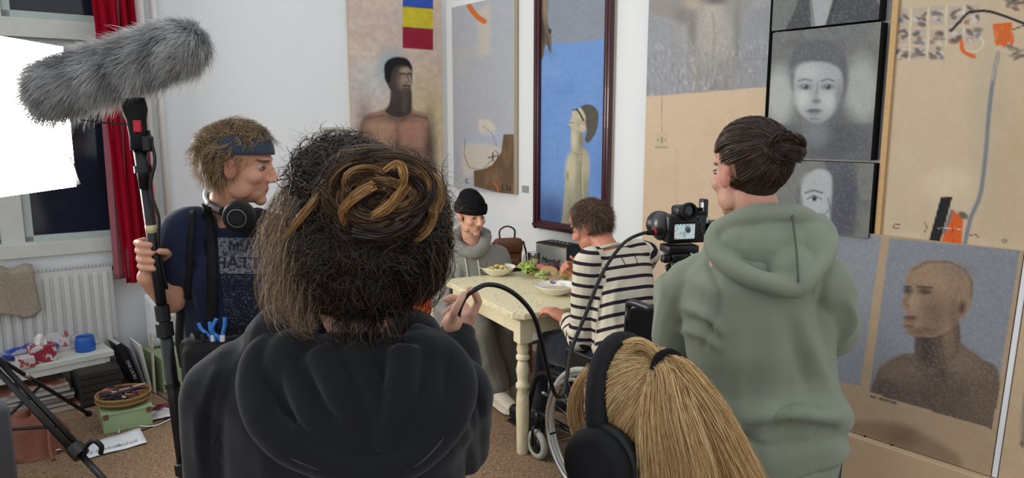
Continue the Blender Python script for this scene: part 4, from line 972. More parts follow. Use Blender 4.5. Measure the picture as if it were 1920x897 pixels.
r0, r1, r2 = onz(24, 864, .02), onz(62, 853, .02), onz(100, 846, .02)
um = thing('folding_umbrella', 'thin metal rod with a black grip lying by the leather bag', 'umbrella', r1 * V(1, 1, 0))
MB().cyl(r0 - (r1 - r0) * .6, r1, .008, n=10).build('rod', m_chrome, um, True)
MB().cyl(r1, r2, .017, n=12).build('grip', m_blackm, um, True); MB().cyl(r2, r2 + (r2 - r1) * .4, .006, n=8).build('tip', m_chrome, um, True)
cs = at(6, 760, 2.1)
cs = at(10, 788, 2.1) - V(.135, 0, 0)
case = thing('equipment_case', 'tall rounded dark grey equipment case beside the braced light stand', 'case', (cs[0] - .14, 2.25, 0))
MB().box((cs[0] - .12, 2.22, cs[2] / 2), (.24, .26, cs[2]), None, .06).build('shell', mat('grey_case_plastic', (74, 78, 84), .5, .4, var=.06), case, auto=50)
MB().box((cs[0] - .12, 2.08, cs[2] * .6), (.14, .03, .03), None, .008).build('handle', m_black, case)

# ================================================================== DAYBED WITH CUSHIONS behind the crew
dp0, dp1 = V(-1.68, 4.42, 0), V(-.52, 4.70, 0)
dxv = unit(dp1 - dp0); dl = float(np.linalg.norm(dp1 - dp0)); Md = frame(dp0, x=dxv, z=UP)
db = thing('daybed', 'low grey upholstered daybed along the wall behind the crew', 'daybed', (dp0 + dp1) / 2 + V(0, .3, 0))
m_greyf = mat('grey_upholstery', (104, 100, 98), .95, .15, var=.12, vscale=20, bump=.3, bscale=150)
MB(Md).box((dl / 2, .28, .33), (dl, .56, .14), None, .03).build('mattress', m_greyf, db, auto=50)
MB(Md).box((dl / 2, .28, .21), (dl - .02, .54, .10), None, .006).build('base', m_wood, db)
for x in (.06, dl - .06):
    for y in (.06, .5): MB(Md).box((x, y, .08), (.05, .05, .16), None, .004).build('leg', m_wood, db)
def cushion(name, label, cpx, cpy, Y, w, h, th, m, yaw, lean, seed):
    c = at(cpx, cpy, Y); d = V(math.cos(yaw), math.sin(yaw), 0); n_ = V(-d[1], d[0], 0)
    up = UP + n_ * lean; Mx = frame(c - unit(up) * h / 2, x=d, y=up)
    Mx = Mx @ np.array([[1, 0, 0, 0], [0, 1, 0, h / 2], [0, 0, 1, -th / 2], [0, 0, 0, 1.0]])
    return tag(pillow(Mx, w, h, th, seed=seed, crump=.02).build(name, m, None, True), label, 'cushion')
m_orange = mat('orange_wool', (204, 92, 44), .9, .15, var=.15, vscale=24, bump=.4, bscale=90)
cushion('cushion', 'large orange cushion on the daybed behind the curly hair', 760, 570, 4.66, .46, .27, .14, m_orange, .1, .25, 3)
cushion('cushion', 'ochre yellow cushion on the daybed seen past her hair', 565, 585, 4.6, .28, .26, .12, mat('ochre_cotton', (206, 160, 62), .9, .15, var=.15, vscale=20, bump=.3, bscale=90), .1, .25, 6)
# ================================================================== TABLE
TZ = .75
tA = onz(968, 592, TZ); tB = onz(833, 526, TZ)
ta = unit(tB - tA); tn = V(ta[1], -ta[0], 0); tn = tn if tn[0] > 0 else -tn
TLn, TWd = float(np.linalg.norm(tB - tA)) + .03, .74
Mtb = frame(V(tA[0], tA[1], 0), x=ta, y=tn); 
if Mtb[2, 2] < 0: Mtb = frame(V(tA[0], tA[1], 0), x=ta, z=UP)
sy = 1 if Mtb[:3, 1] @ tn > 0 else -1
tl = lambda x, y, z: T(Mtb, (x, sy * y, z))
m_cream = mat('chipped_cream_paint', (218, 208, 176), .5, .4, rgb2=(196, 182, 144), vscale=5, bump=.25, bscale=60, sharp=(.35, .75))
m_ctop = mat('scratched_cream_top', (214, 204, 168), .45, .4, rgb2=(150, 130, 88), vscale=30, stretch=(4, 1, 1), bump=.3, bscale=50, sharp=(.60, .74))
tbl = thing('table', 'cream painted wooden table with turned legs and worn top', 'table', tl(TLn / 2, TWd / 2, 0))
ch = .045
outl = [(ch, 0), (TLn - ch, 0), (TLn, ch), (TLn, TWd - ch), (TLn - ch, TWd), (ch, TWd), (0, TWd - ch), (0, ch)]
bm = bmesh.new()
vs = [bm.verts.new((x, sy * y, TZ - .03)) for x, y in outl]; fc = bm.faces.new(vs)
ex = bmesh.ops.extrude_face_region(bm, geom=[fc]); bmesh.ops.translate(bm, verts=[q for q in ex['geom'] if isinstance(q, bmesh.types.BMVert)], vec=(0, 0, .03))
bmesh.ops.bevel(bm, geom=[e for e in bm.edges if abs(e.verts[0].co.z - e.verts[1].co.z) < .001], offset=.004, segments=2, affect='EDGES')
mb = MB(); mb.addbm(bm, M=Mtb); mb.build('tabletop', m_ctop, tbl)
ins = .05
for (x0, x1, y0, y1) in ((ins, TLn - ins, ins, ins + .02), (ins, TLn - ins, TWd - ins - .02, TWd - ins), (ins, ins + .02, ins, TWd - ins), (TLn - ins - .02, TLn - ins, ins, TWd - ins)):
    pts = []
    MB(Mtb).box(((x0 + x1) / 2, sy * (y0 + y1) / 2, TZ - .03 - .045), (x1 - x0, y1 - y0, .09), None, .003).build('apron', m_cream, tbl)
lprof = [(.026, 0), (.030, .01), (.029, .10), (.024, .14), (.030, .20), (.027, .30), (.024, .36), (.033, .375), (.033, .395), (.024, .405), (.028, .43), (.034, .455), (.030, .49), (.022, .51), (.034, .52), (.034, .535), (.024, .55), (.031, .59), (.026, .62), (.022, .632), (.032, .64)]
lprof = [(.026, 0), (.030, .008), (.031, .12), (.034, .22), (.032, .30), (.026, .34), (.035, .352), (.035, .37), (.026, .38), (.029, .41), (.034, .44), (.027, .48), (.024, .492), (.034, .50), (.034, .516), (.026, .525), (.032, .55), (.027, .575), (.034, .585)]
for x in (ins + .03, TLn - ins - .03):
    for y in (ins + .03, TWd - ins - .03):
        p = tl(x, y, 0); lg = MB().lathe(lprof, p, 20).build('leg', m_cream, tbl, auto=50)
        MB(Mtb).box((x, sy * y, .585 + (TZ - .03 - .585) / 2), (.07, .07, TZ - .03 - .585), None, .004).build('leg_block', m_cream, lg)
scr = MB(); rg = random.Random(9)
def ont(px, py): return onz(px, py, TZ)
# ------------------------------------------------------------------ bowls
m_china = mat('white_china', (232, 230, 222), .25, .5, var=.02, coat=.3)
def bowl(p, r, label, h=.05):
    t = thing('bowl', label, 'bowl', p)
    MB().lathe([(0, .006), (.42 * r, .0), (.46 * r, .004), (.72 * r, .02), (.95 * r, h - .004), (1.0 * r, h), (.985 * r, h + .002), (.93 * r, h - .004), (.7 * r, .024), (.44 * r, .010), (0, .010)], p, 40, cap=False).build('dish', m_china, t, auto=60)
    return t
b1p, b2p = ont(933, 516), ont(1043, 552)
bw1 = bowl(b1p, .112, 'white bowl of pasta in front of the man in the beanie', .052)
bw2 = bowl(b2p, .115, 'white bowl of soup in front of the striped shirt', .05)
MB().lathe([(0, .030), (.088, .028)], b2p, 30, cap=False).build('soup', mat('pale_soup', (206, 180, 140), .25, .5, var=.12, vscale=30), bw2, True)
m_pasta = mat('pasta_pieces', (218, 196, 128), .5, .4, var=.15, vscale=60)
pz = MB(); rg = random.Random(2)
for k in range(150):
    a, rr = rg.uniform(0, 6.28), .08 * math.sqrt(rg.random()); c = b1p + V(rr * math.cos(a), rr * math.sin(a), .028 + .025 * (1 - rr / .08) + rg.uniform(0, .01)); d = V(rg.gauss(0, 1), rg.gauss(0, 1), rg.gauss(0, .4)); d = unit(d) * .009
    pz.tube([c - d, c + V(0, 0, .003), c + d], .0042, 5)
MB().lathe([(0, .038), (.06, .034), (.085, .026), (.07, .016), (0, .012)], b1p, 20, cap=False).build('pasta_heap', m_pasta, bw1, True)
po = pz.build('pasta', m_pasta, bw1, True); po['kind'] = 'stuff'
m_steel = mat('spoon_steel', (170, 170, 168), .22, .6, 1.0, var=.05)
def spoon(name, label, p0, p1, lift=.0, parent=None):
    """bowl of the spoon at p0, handle to p1"""
    d = unit(p1 - p0); s = unit(np.cross(d, UP)); n_ = np.cross(s, d)
    t = thing(name, label, 'spoon', p0)
    g = np.zeros((9, 9, 3))
    for i in range(9):
        for j in range(9):
            a, b = i / 8 * 2 - 1, j / 8 * 2 - 1; w_ = math.sqrt(max(0, 1 - a * a * .96)); g[i, j] = p0 + d * a * .026 + s * b * .017 * w_ - n_ * .007 * (1 - a * a) * (1 - (b * w_) ** 2)
    MB().sheet(g, .0012).build('spoon_bowl', m_steel, t, True)
    MB().tube([p0 + d * .024, p0 + d * .05 + n_ * .004, p1], [.0028, .003, .0048], 8, flat=.5).build('handle', m_steel, t, True)
    return t
spoon('spoon', 'steel spoon resting in the bowl of soup', b2p + V(-.015, .055, .055), b2p + V(-.03, .19, .085))
# ------------------------------------------------------------------ glass mug
gp_ = ont(1001, 503)
gm = thing('glass_mug', 'clear glass tea mug behind the lettuce', 'mug', gp_)
m_clear = mat('clear_glass', (250, 252, 250), .02, .5, transm=1.0, ior=1.22, var=0)
MB().lathe([(0, 0), (.031, 0), (.034, .004), (.040, .10), (.0385, .102), (.037, .10), (.032, .009), (0, .008)], gp_, 30, cap=False).build('cup', m_clear, gm, True)
MB().lathe([(0, .009), (.0315, .009), (.034, .045), (0, .045)], gp_, 24, cap=False).build('tea', mat('pale_tea', (216, 190, 140), .2, .5), gm, True)
hd = unit(V(-1, -.1, 0)); MB().tube(spline([gp_ + hd * .037 + UP * .085, gp_ + hd * .062 + UP * .08, gp_ + hd * .066 + UP * .05, gp_ + hd * .055 + UP * .028, gp_ + hd * .034 + UP * .02], 6), .0045, 8).build('handle', m_clear, gm, True)
# ------------------------------------------------------------------ vegetables and bread
def leafy(name, label, p, r, seed, m, n=16):
    rg = random.Random(seed); t = thing(name, label, 'lettuce', p)
    for k in range(n):
        a = rg.uniform(0, 6.28); el = rg.uniform(.1, 1.3); d = V(math.cos(a) * math.cos(el), math.sin(a) * math.cos(el), math.sin(el)); s = unit(np.cross(d, V(.1, .2, 1))); n_ = np.cross(s, d)
        c = p + V(0, 0, r * .55); g = np.zeros((7, 9, 3))
        for i in range(7):
            for j in range(9):
                u, v_ = i / 6, j / 4 - 1; w_ = math.sin(math.pi * min(1, u * .75 + .15)) * r * .62
                g[i, j] = c + d * (u * r * 1.0 + .1 * r) + s * v_ * w_ + n_ * (.35 * r * v_ * v_ * u - .2 * r * u * u + .09 * r * math.sin(v_ * 9 + k) * u)
                g[i, j, 2] = max(g[i, j, 2], p[2] + .003)
        MB().sheet(g, .0015).build('leaf', m, t, True)
    return t
m_let = mat('lettuce_green', (150, 186, 60), .45, .4, rgb2=(206, 214, 140), vscale=30, trans=.3)
leafy('lettuce', 'bright green lettuce between the mug and the pasta bowl', ont(988, 521), .062, 1, m_let)
leafy('lettuce', 'small pale lettuce half lying before the bread', ont(1018, 532), .048, 5, mat('lettuce_pale', (166, 192, 84), .45, .4, rgb2=(220, 222, 170), vscale=30, trans=.3), 12)
def lump(name, label, cat, p, r, m, sq=(1, 1, 1), seed=0, amp=.06, yaw=0, stem=None):
    u, v_ = np.meshgrid(np.linspace(0, 2 * math.pi, 29)[:-1], np.linspace(0, math.pi, 16)[1:-1], indexing='ij')
    d = np.stack([np.cos(u) * np.sin(v_), np.sin(u) * np.sin(v_), np.cos(v_)], -1); k = 1 + amp * noise3(d * 2.2 + seed, seed)
    P = d * k[..., None] * r * np.array(sq); c, s = math.cos(yaw), math.sin(yaw); P = np.stack([P[..., 0] * c - P[..., 1] * s, P[..., 0] * s + P[..., 1] * c, P[..., 2]], -1)
    P = P + p + V(0, 0, -P[..., 2].min()); a, b = P.shape[:2]
    f = [((i % a) * b + j, ((i + 1) % a) * b + j, ((i + 1) % a) * b + j + 1, (i % a) * b + j + 1) for i in range(a) for j in range(b - 1)] + [tuple(i * b for i in range(a)), tuple(i * b + b - 1 for i in range(a - 1, -1, -1))]
    o = MB().add(P.reshape(-1, 3), f).build(name, m, None, True); tag(o, label, cat)
    if stem is not None:
        q = p + V(0, 0, 2 * r * sq[2] * .96); MB().tube([q, q + V(.004, 0, .012)], [.002, .003], 6).build('stem', stem, o, True)
    return o
m_stem = mat('brown_stem', (84, 66, 44), .8)
lump('red_cabbage', 'dark purple beetroot at the back of the food heap', 'vegetable', ont(1038, 513), .040, mat('purple_skin', (70, 20, 44), .35, .5, var=.2, vscale=20), (1, 1, .95), 1, .03, stem=m_stem)
lump('red_onion', 'pink-red onion beside the purple beetroot', 'vegetable', ont(1014, 512), .034, mat('onion_skin', (150, 52, 84), .3, .5, rgb2=(196, 120, 136), vscale=10, stretch=(1, 1, .2)), (1.1, 1, .85), 2, .03, stem=m_stem)
lump('ham_piece', 'pale pink piece of ham behind the lettuce', 'meat', ont(1001, 517), .036, mat('ham_pink', (196, 136, 124), .4, .45, rgb2=(216, 176, 160), vscale=18), (1.2, 1, .8), 3, .12)
lump('pear', 'yellow-green pear near the eating hand', 'pear', ont(1060, 524), .034, mat('pear_skin', (172, 164, 80), .4, .45, rgb2=(150, 140, 60), vscale=20), (1, 1, 1.2), 4, .04, stem=m_stem)
lump('tomato', 'red tomato behind the pear', 'tomato', ont(1072, 513), .030, mat('tomato_red', (186, 40, 34), .25, .5, var=.08), (1, 1, .85), 5, .03, stem=m_stem)
lump('cucumber_end', 'dark green cucumber end by the pasta bowl', 'vegetable', ont(974, 508), .022, mat('cucumber_skin', (34, 44, 34), .4, .45, var=.2), (1.6, .9, .8), 6, .04)
# bread: a half loaf with crust and a crumb face
def bread(label, p, r, L_, yaw, seed):
    t = thing('bread', label, 'bread', p); d = V(math.cos(yaw), math.sin(yaw), 0); s = V(-d[1], d[0], 0); rings = []
    for k, x in enumerate(np.linspace(0, 1, 9)):
        q = math.sqrt(max(.02, 1 - (x) ** 3)); rings.append((p + d * L_ * x + UP * r * .78 * q * .95, s * r * 1.15 * q, UP * r * .78 * q))
    MB().loft(rings, 24, p=2.4).build('crust', mat('bread_crust', (196, 150, 92), .7, .25, rgb2=(160, 110, 60), vscale=14, bump=.3, bscale=60), t, True)
    c, a, b = rings[0]; MB().loft([(c - d * .002, a * .94, b * .94), (c - d * .004, a * .90, b * .90)], 24, p=2.4).build('crumb', mat('bread_crumb', (222, 190, 146), .9, .1, var=.12, vscale=80, bump=.8, bscale=110), t)
    return t
bread('cut loaf of bread in the middle of the table', ont(1030, 523), .048, .12, 1.9, 1)
bread('small bread end lying before the larger loaf', ont(1037, 533), .034, .06, 2.3, 2)
chp = MB()
for k in range(46):
    p = tl(rg.uniform(.02, TLn - .04), rg.uniform(.03, TWd * .75), TZ); a = rg.uniform(-.5, .5); d = T(Mtb, (math.cos(a), math.sin(a), 0)) - Mtb[:3, 3]; s_ = unit(np.cross(d, UP)); L_ = rg.uniform(.01, .035); w_ = rg.uniform(.0008, .002)
    chp.add([p - d * L_ / 2 + UP * .0006, p + s_ * w_ + UP * .0006, p + d * L_ / 2 + UP * .0006, p - s_ * w_ + UP * .0006], [(0, 1, 2, 3)])
for k in range(26):
    x = rg.uniform(.05, TLn - .05); p = tl(x, -.0006, TZ - rg.uniform(.006, .024)); e = rg.uniform(.002, .006); d = Mtb[:3, 0]
    chp.add([p - d * e, p - UP * .002, p + d * e, p + UP * .003], [(0, 1, 2, 3)])
co = chp.build('paint_chips', mat('chip_brown', (92, 76, 48), .8), tbl, fixn=False); co['kind'] = 'stuff'

put_text('iNV . 002971535', .0165, frame(onP(1656, 750, .0012), x=Uv, y=Wd), m_dark_ink, inv_t, 'inventory_lettering')
# ================================================================== SPEAKER by the wall
so0, so1 = .06, .22
a, b = sR(onR(1003, 480, so1)), sR(onR(1062, 480, so1)); spt = float(onR(1003, 453, so1)[2]); sph = .235; spz = spt - sph
sp = thing('speaker', 'black retro amplifier-style speaker with grey grille below the blue painting', 'speaker', WR((a + b) / 2, spz, .14))
rb = lambda mb, s0, s1, z0, z1, o0, o1, bev=.004: mb.box(((s0 + s1) / 2, sgc * (o0 + o1) / 2, (z0 + z1) / 2), (s1 - s0, o1 - o0, z1 - z0), Mc, bev)
rb(MB(), a, b, spz, spt, so0, so1 - .008, .01).build('cabinet', mat('black_vinyl', (22, 23, 28), .5, .4, var=.15, vscale=60, bump=.3, bscale=200), sp)
rb(MB(), a + .008, b - .008, spz + .008, spt - .012, so1 - .012, so1 - .002, .003).build('grille', mat('grey_grille_cloth', (158, 160, 150), .8, .2, rgb2=(190, 192, 180), vscale=260, sharp=(.4, .6), bump=.4, bscale=300), sp)
rb(MB(), a + .002, b - .002, spt - .011, spt - .004, so1 - .008, so1 - .003, .001).build('piping', mat('gold_piping', (150, 130, 80), .4, .5, .8), sp)
put_text('Marshall', (b - a) * .17, frame(WR((a + b) / 2, spz + sph * .52, so1 - .0005), x=DR, y=UP), mat('logo_dark', (40, 38, 36), .3, .5, .2), sp, 'logo', .0012, .3)
rb(MB(), a + .05, b - .05, spt - .002, spt + .003, so0 + .05, so0 + .10, .001).build('control_plate', mat('brushed_brass', (120, 116, 100), .35, .5, .9), sp)
for k in range(5): MB().cyl(WR(a + .08 + (b - a - .16) * k / 4, spt + .002, so0 + .075), WR(a + .08 + (b - a - .16) * k / 4, spt + .014, so0 + .075), .007, n=10).build('knob', m_alu, sp)
m_bwood = mat('brown_wood', (112, 78, 50), .5, .35, var=.2, vscale=6, stretch=(1, 1, 8))
def stool(name, label, c, sx, sy_, h, m, x=DR, cat='stool'):
    Ms = frame(V(c[0], c[1], 0), x=x, z=UP); t = thing(name, label, cat, (c[0], c[1], 0))
    MB(Ms).box((0, 0, h - .0125), (sx, sy_, .025), None, .004).build('seat', m, t)
    for i in (-1, 1):
        for j in (-1, 1): MB(Ms).box((i * (sx / 2 - .025), j * (sy_ / 2 - .025), (h - .025) / 2), (.03, .03, h - .025), None, .003).build('leg', m, t)
        MB(Ms).box((i * (sx / 2 - .025), 0, .15), (.02, sy_ - .06, .02), None, .003).build('stretcher', m, t)
    return t
stool('side_table', 'plain brown side table under the speaker', WR((a + b) / 2, 0, .18), .42, .32, spz - .001, m_bwood, cat='table')
# ================================================================== CHAIR OF THE SEATED MAN, BACKPACK
BM = V(-.27, 4.42, 0)                     # seated man, pelvis on the floor plan
BF = azv(158)                            # where his chest points
Mch = frame(BM, y=BF, z=UP)
m_chair = mat('cream_chair_paint', (206, 198, 172), .5, .35, var=.1, vscale=8)
chr_ = thing('chair', 'cream wooden chair under the man in the beanie', 'chair', BM)
MB(Mch).box((0, .02, .43), (.42, .42, .03), None, .01).build('seat', m_chair, chr_)
for i in (-1, 1):
    MB(Mch).box((i * .18, .20, .2075), (.035, .035, .415), None, .004).build('leg', m_chair, chr_)
    MB(Mch).box((i * .18, -.17, .44), (.035, .035, .88), None, .004).build('back_leg', m_chair, chr_)
    MB(Mch).box((i * .18, .015, .2), (.02, .34, .025), None, .003).build('stretcher', m_chair, chr_)
for z in (.6, .72, .84): MB(Mch).box((0, -.17, z), (.33, .02, .06), None, .004).build('back_rail', m_chair, chr_)
bpk = at(951, 470, 4.75); bpf = azv(165)
stz = .60
stool('stool', 'tall brown stool carrying the leather backpack', (bpk[0], bpk[1]), .30, .28, stz, m_bwood, azv(75))
Mp = frame(V(bpk[0], bpk[1], stz), y=bpf, z=UP)
bpt = thing('backpack', 'brown leather backpack standing behind the man in the beanie', 'backpack', (bpk[0], bpk[1], stz))
m_lea = mat('chestnut_leather', (118, 74, 44), .45, .45, rgb2=(84, 50, 30), vscale=9, bump=.3, bscale=40)
m_lead = mat('dark_leather', (50, 34, 26), .5, .4)
hb = float(at(951, 447, 4.75)[2]) - stz
MB(Mp).box((0, 0, hb / 2), (.19, .11, hb), None, .035).build('bag_body', m_lea, bpt, auto=60)
MB(Mp).box((0, .03, hb - .05), (.195, .075, .11), None, .03).build('flap', m_lea, bpt, auto=60)
MB(Mp).box((0, .06, hb * .38), (.14, .05, hb * .42), None, .02).build('front_pocket', m_lea, bpt, auto=60)
MB(Mp).tube(spline([(-.05, 0, hb - .01), (-.05, 0, hb + .055), (0, 0, hb + .08), (.05, 0, hb + .055), (.05, 0, hb - .01)], 6), .011, 8, flat=.5).build('handle', m_lead, bpt, True)
for i in (-1, 1): MB(Mp).tube(spline([(i * .105, .02, hb - .02), (i * .125, .03, hb * .6), (i * .115, .03, .03)], 8), .014, 8, flat=.35).build('strap', m_lea, bpt, True)

# ================================================================== WHEELCHAIR
WF = azv(-34)                            # it faces away to the left
WC = V(.545, 3.19, 0)                     # under the seat
Mwc = frame(WC, y=WF, z=UP)              # x: the sitter's right
wc = thing('wheelchair', 'black folding wheelchair pulled up to the table', 'wheelchair', WC)
m_tyre = mat('grey_tyre', (150, 150, 140), .7, .25, var=.08)
m_rim = mat('polished_rim', (196, 198, 200), .22, .55, .9, var=.04)
m_frame = mat('black_frame_tube', (26, 26, 28), .3, .5, .3)
def ring(c, ax, r, tr, n=56, k=10, u=None):
    """torus about axis ax"""
    ax = unit(ax); e1 = unit(np.cross(ax, UP) if abs(ax[2]) < .9 else np.cross(ax, V(1, 0, 0))); e2 = np.cross(ax, e1)
    t = np.linspace(0, 2 * math.pi, n + 1)[:-1]; v = []
    for a in t:
        rad = e1 * math.cos(a) + e2 * math.sin(a)
        for b in np.linspace(0, 2 * math.pi, k + 1)[:-1]: v.append(c + rad * (r + tr * math.cos(b)) + ax * tr * math.sin(b))
    f = [(i * k + j, ((i + 1) % n) * k + j, ((i + 1) % n) * k + (j + 1) % k, i * k + (j + 1) % k) for i in range(n) for j in range(k)]
    return np.array(v), f
for sx in (-1, 1):
    c = T(Mwc, (sx * .285, -.06, .305)); ax = Mwc[:3, 0] * sx
    v, f = ring(c, ax, .290, .014); ty = MB().add(v, f).build('wheel', m_tyre, wc, True)
    v, f = ring(c, ax, .270, .009); MB().add(v, f).build('rim', m_rim, ty, True)
    v, f = ring(c + ax * .045, ax, .255, .009); MB().add(v, f).build('push_ring', m_rim, ty, True)
    MB().cyl(c - ax * .03, c + ax * .035, .024).build('hub', m_black, ty, True)
    e1 = unit(np.cross(ax, UP)); e2 = np.cross(ax, e1); proto = None
    for k in range(28):
        t_ = 2 * math.pi * k / 28; off = .5 * (1 if k % 2 else -1)
        p0 = c + ax * (.02 if k % 4 < 2 else -.02) + (e1 * math.cos(t_ + off) + e2 * math.sin(t_ + off)) * .022
        MB().cyl(p0, c + (e1 * math.cos(t_) + e2 * math.sin(t_)) * .266, .0012, n=4).build('spoke', m_rim, ty)
    for k in range(6):
        t_ = 2 * math.pi * k / 6 + .3; rd = e1 * math.cos(t_) + e2 * math.sin(t_); MB().cyl(c + rd * .262, c + ax * .045 + rd * .256, .005, n=6).build('push_ring_tab', m_black, ty)
    # caster
    cc = T(Mwc, (sx * .235, .40, .075)); v, f = ring(cc, ax, .058, .018, 30, 10); cs_ = MB().add(v, f).build('caster', m_tyre, wc, True)
    MB().cyl(cc - ax * .014, cc + ax * .014, .045).build('caster_hub', m_black, cs_, True)
    MB().tube([cc + ax * .03, cc + ax * .03 + UP * .09, cc + UP * .11], .008, 8).tube([cc - ax * .03, cc - ax * .03 + UP * .09, cc + UP * .11], .008, 8).cyl(cc + UP * .1, cc + UP * .17, .013).build('caster_fork', m_frame, cs_, True)
    L = lambda *p: T(Mwc, (sx * p[0], p[1], p[2]))
    MB().tube(spline([L(.23, -.22, .92), L(.23, -.20, .5), L(.23, -.18, .26)], 6), .012, 10).build('back_post', m_frame, wc, True)
    MB().tube(spline([L(.23, -.20, .24), L(.235, .1, .24), L(.235, .40, .25)], 6), .012, 10).build('lower_rail', m_frame, wc, True)
    MB().tube(spline([L(.23, -.2, .47), L(.235, .2, .47), L(.235, .38, .45), L(.22, .46, .34), L(.19, .56, .12)], 8), .012, 10).build('seat_rail', m_frame, wc, True)
    MB().cyl(L(.235, .30, .25), L(.235, .30, .46), .011).build('upright', m_frame, wc, True)
    MB().tube(spline([L(.23, -.22, .92), L(.23, -.25, .935), L(.23, -.36, .93)], 5), .016, 10).build('push_handle', mat('handle_rubber', (34, 34, 38), .35, .5), wc, True)
    MB().box(L(.235, .03, .56), (.02, .34, .17), np.block([[Mwc[:3, :3], np.zeros((3, 1))], [np.zeros((1, 3)), np.ones((1, 1))]]) if False else None, .0) if False else None
    gq = MB(Mwc).box((sx * .243, .02, .55), (.012, .30, .18), None, .005).build('side_guard', m_black, wc)
    MB(Mwc).box((sx * .16, .60, .10), (.14, .17, .014), None, .005).build('footplate', m_black, wc)
    MB(Mwc).cyl((sx * .235, .28, .36), (sx * .30, .27, .40), .008, n=8).build('brake_lever', m_alu, wc, True)
MB(Mwc).box((0, -.215, .72), (.47, .025, .36), None, .01).build('backrest', mat('black_nylon', (20, 20, 24), .75, .3, var=.2, bump=.2, bscale=200), wc)
MB(Mwc).box((0, .09, .475), (.46, .46, .04), None, .012).build('seat', mat('black_nylon', (20, 20, 24)), wc)
MB(Mwc).cyl((-.23, .0, .25), (.23, .05, .45), .010).build('cross_brace', m_frame, wc, True)
MB(Mwc).cyl((.23, .0, .25), (-.23, .05, .45), .010).build('cross_brace', m_frame, wc, True)
# ================================================================== PEOPLE: shared builders
m_skin = mat('skin', rough=.5, spec=.35, attr='Col', var=.06, vscale=60, sss=.08)
m_hair = mat('hair_strands', rough=.42, spec=.45, attr='Col', var=.0, trans=.22)
m_hairbase = mat('hair_mass', rough=.6, spec=.3, attr='Col', var=.25, vscale=120, bump=.6, bscale=160)
def headframe(c, az, pitch=0.0, roll=0.0):
    """local +Y face, +Z crown, X the person's right"""
    f = azv(az); r = np.cross(f, UP); a, b = math.radians(pitch), math.radians(roll)
    f2 = f * math.cos(a) + UP * math.sin(a); u2 = np.cross(r, f2)
    r2 = r * math.cos(b) + u2 * math.sin(b)
    return frame(np.asarray(c, float), y=f2, z=np.cross(r2, f2))
def add_head(mb, M, s=1.0, neck=None, jaw=1.0, nose=1.0):
    E = lambda c, r, **k: mb.ell(np.array(c) * s, np.array(r) * s, M, 18, **k)
    E((0, -.012, .035), (.076, .097, .084)); E((0, .025, -.03), (.063, .066, .088)); E((0, .04, -.078), (.047 * jaw, .046, .036)); E((0, .070, -.103), (.022, .019, .017))
    for i in (-1, 1):
        E((i * .043, .052, -.028), (.024, .03, .026)); E((i * .05, .02, -.07), (.016, .035, .03)); E((i * .012, .096, -.038), (.0095, .011, .008)); E((i * .079, -.006, -.012), (.010, .020, .031)); E((i * .083, -.012, .006), (.006, .017, .016))
    E((0, .074, .026), (.052, .020, .013)); E((0, .06, .055), (.056, .032, .03))
    mb.rc(np.array((0, .086, .012)) * s, np.array((0, .106 + .004 * (nose - 1), -.032)) * s, .0085 * s, .0125 * s * nose, 10, M)
    E((0, .0815, -.063), (.022, .011, .0055)); E((0, .0795, -.0735), (.019, .011, .0065)); E((0, .073, -.068), (.03, .014, .02))
    if neck is not None:
        p0 = T(M, np.array((0, -.018, -.06)) * s); mb.rc(p0, neck, .056 * s, .060 * s, 16)
def head_paint(v, M, s, base, brow=(60, 44, 36), lips=(150, 86, 80), stubble=0.0, shade=(120, 84, 70)):
    L = (v - M[:3, 3]) @ M[:3, :3] / s; x, y, z = L.T
    c = np.tile(np.array(lin(base)), (len(v), 1))
    def put(m, rgb, a): 
        nonlocal c
        m = (np.clip(m, 0, 1) * a)[:, None]; c = c * (1 - m) + np.array(lin(rgb)) * m
    g = lambda cx, cy, cz, rx, ry, rz: 1 - sm(.6, 1.1, np.sqrt(((x - cx) / rx) ** 2 + ((y - cy) / ry) ** 2 + ((z - cz) / rz) ** 2))
    near = (np.linalg.norm(L, axis=1) < .16)
    for i in (-1, 1):
        put(g(i * .034, .08, .022, .023, .05, .0055) * near, brow, .85); put(g(i * .034, .085, .002, .019, .03, .009) * near, (84, 56, 50), .6)
        put(g(i * .082, -.006, -.01, .02, .03, .04) * near, (196, 110, 96), .5); put(g(i * .04, .07, -.035, .025, .05, .025) * near, (206, 128, 110), .3)
    put(g(0, .1, -.067, .025, .03, .011) * near, lips, .75); put(g(0, .105, -.04, .015, .03, .01) * near, (206, 130, 112), .35)
    if stubble: put(sm(-.03, -.06, z) * sm(-.02, .03, y) * near, (90, 74, 68), stubble)
    return c
def eyes(P, M, s, iris=(60, 44, 34)):
    for i in (-1, 1):
        c = T(M, np.array((i * .033, .0675, .001)) * s); e = MB().ell(c, .0120 * s, None, 12).build('eye', mat('eye_white', (176, 168, 162), .2, .5, var=.02), P, True)
        d = M[:3, 1]; MB().ell(c + d * .0088 * s, .0062 * s, None, 10).build('iris', mat('iris_%d' % iris[0], iris, .15, .5), e, True)
        lid = MB()
        for k, zz in enumerate((.0075, -.0085)):
            lid.tube([T(M, np.array((i * .033 + q * .016, .078 - abs(q) * .006 + (.003 if k == 0 else 0), .001 + zz * .8 * (1 - .5 * abs(q)))) * s) for q in np.linspace(-1, 1, 7)], .0026 * s, 6)
        lid.build('eyelid', mat('eyelid_skin', (150, 104, 88), .5), P, True)
FL = (.074, .082, .076, .060)
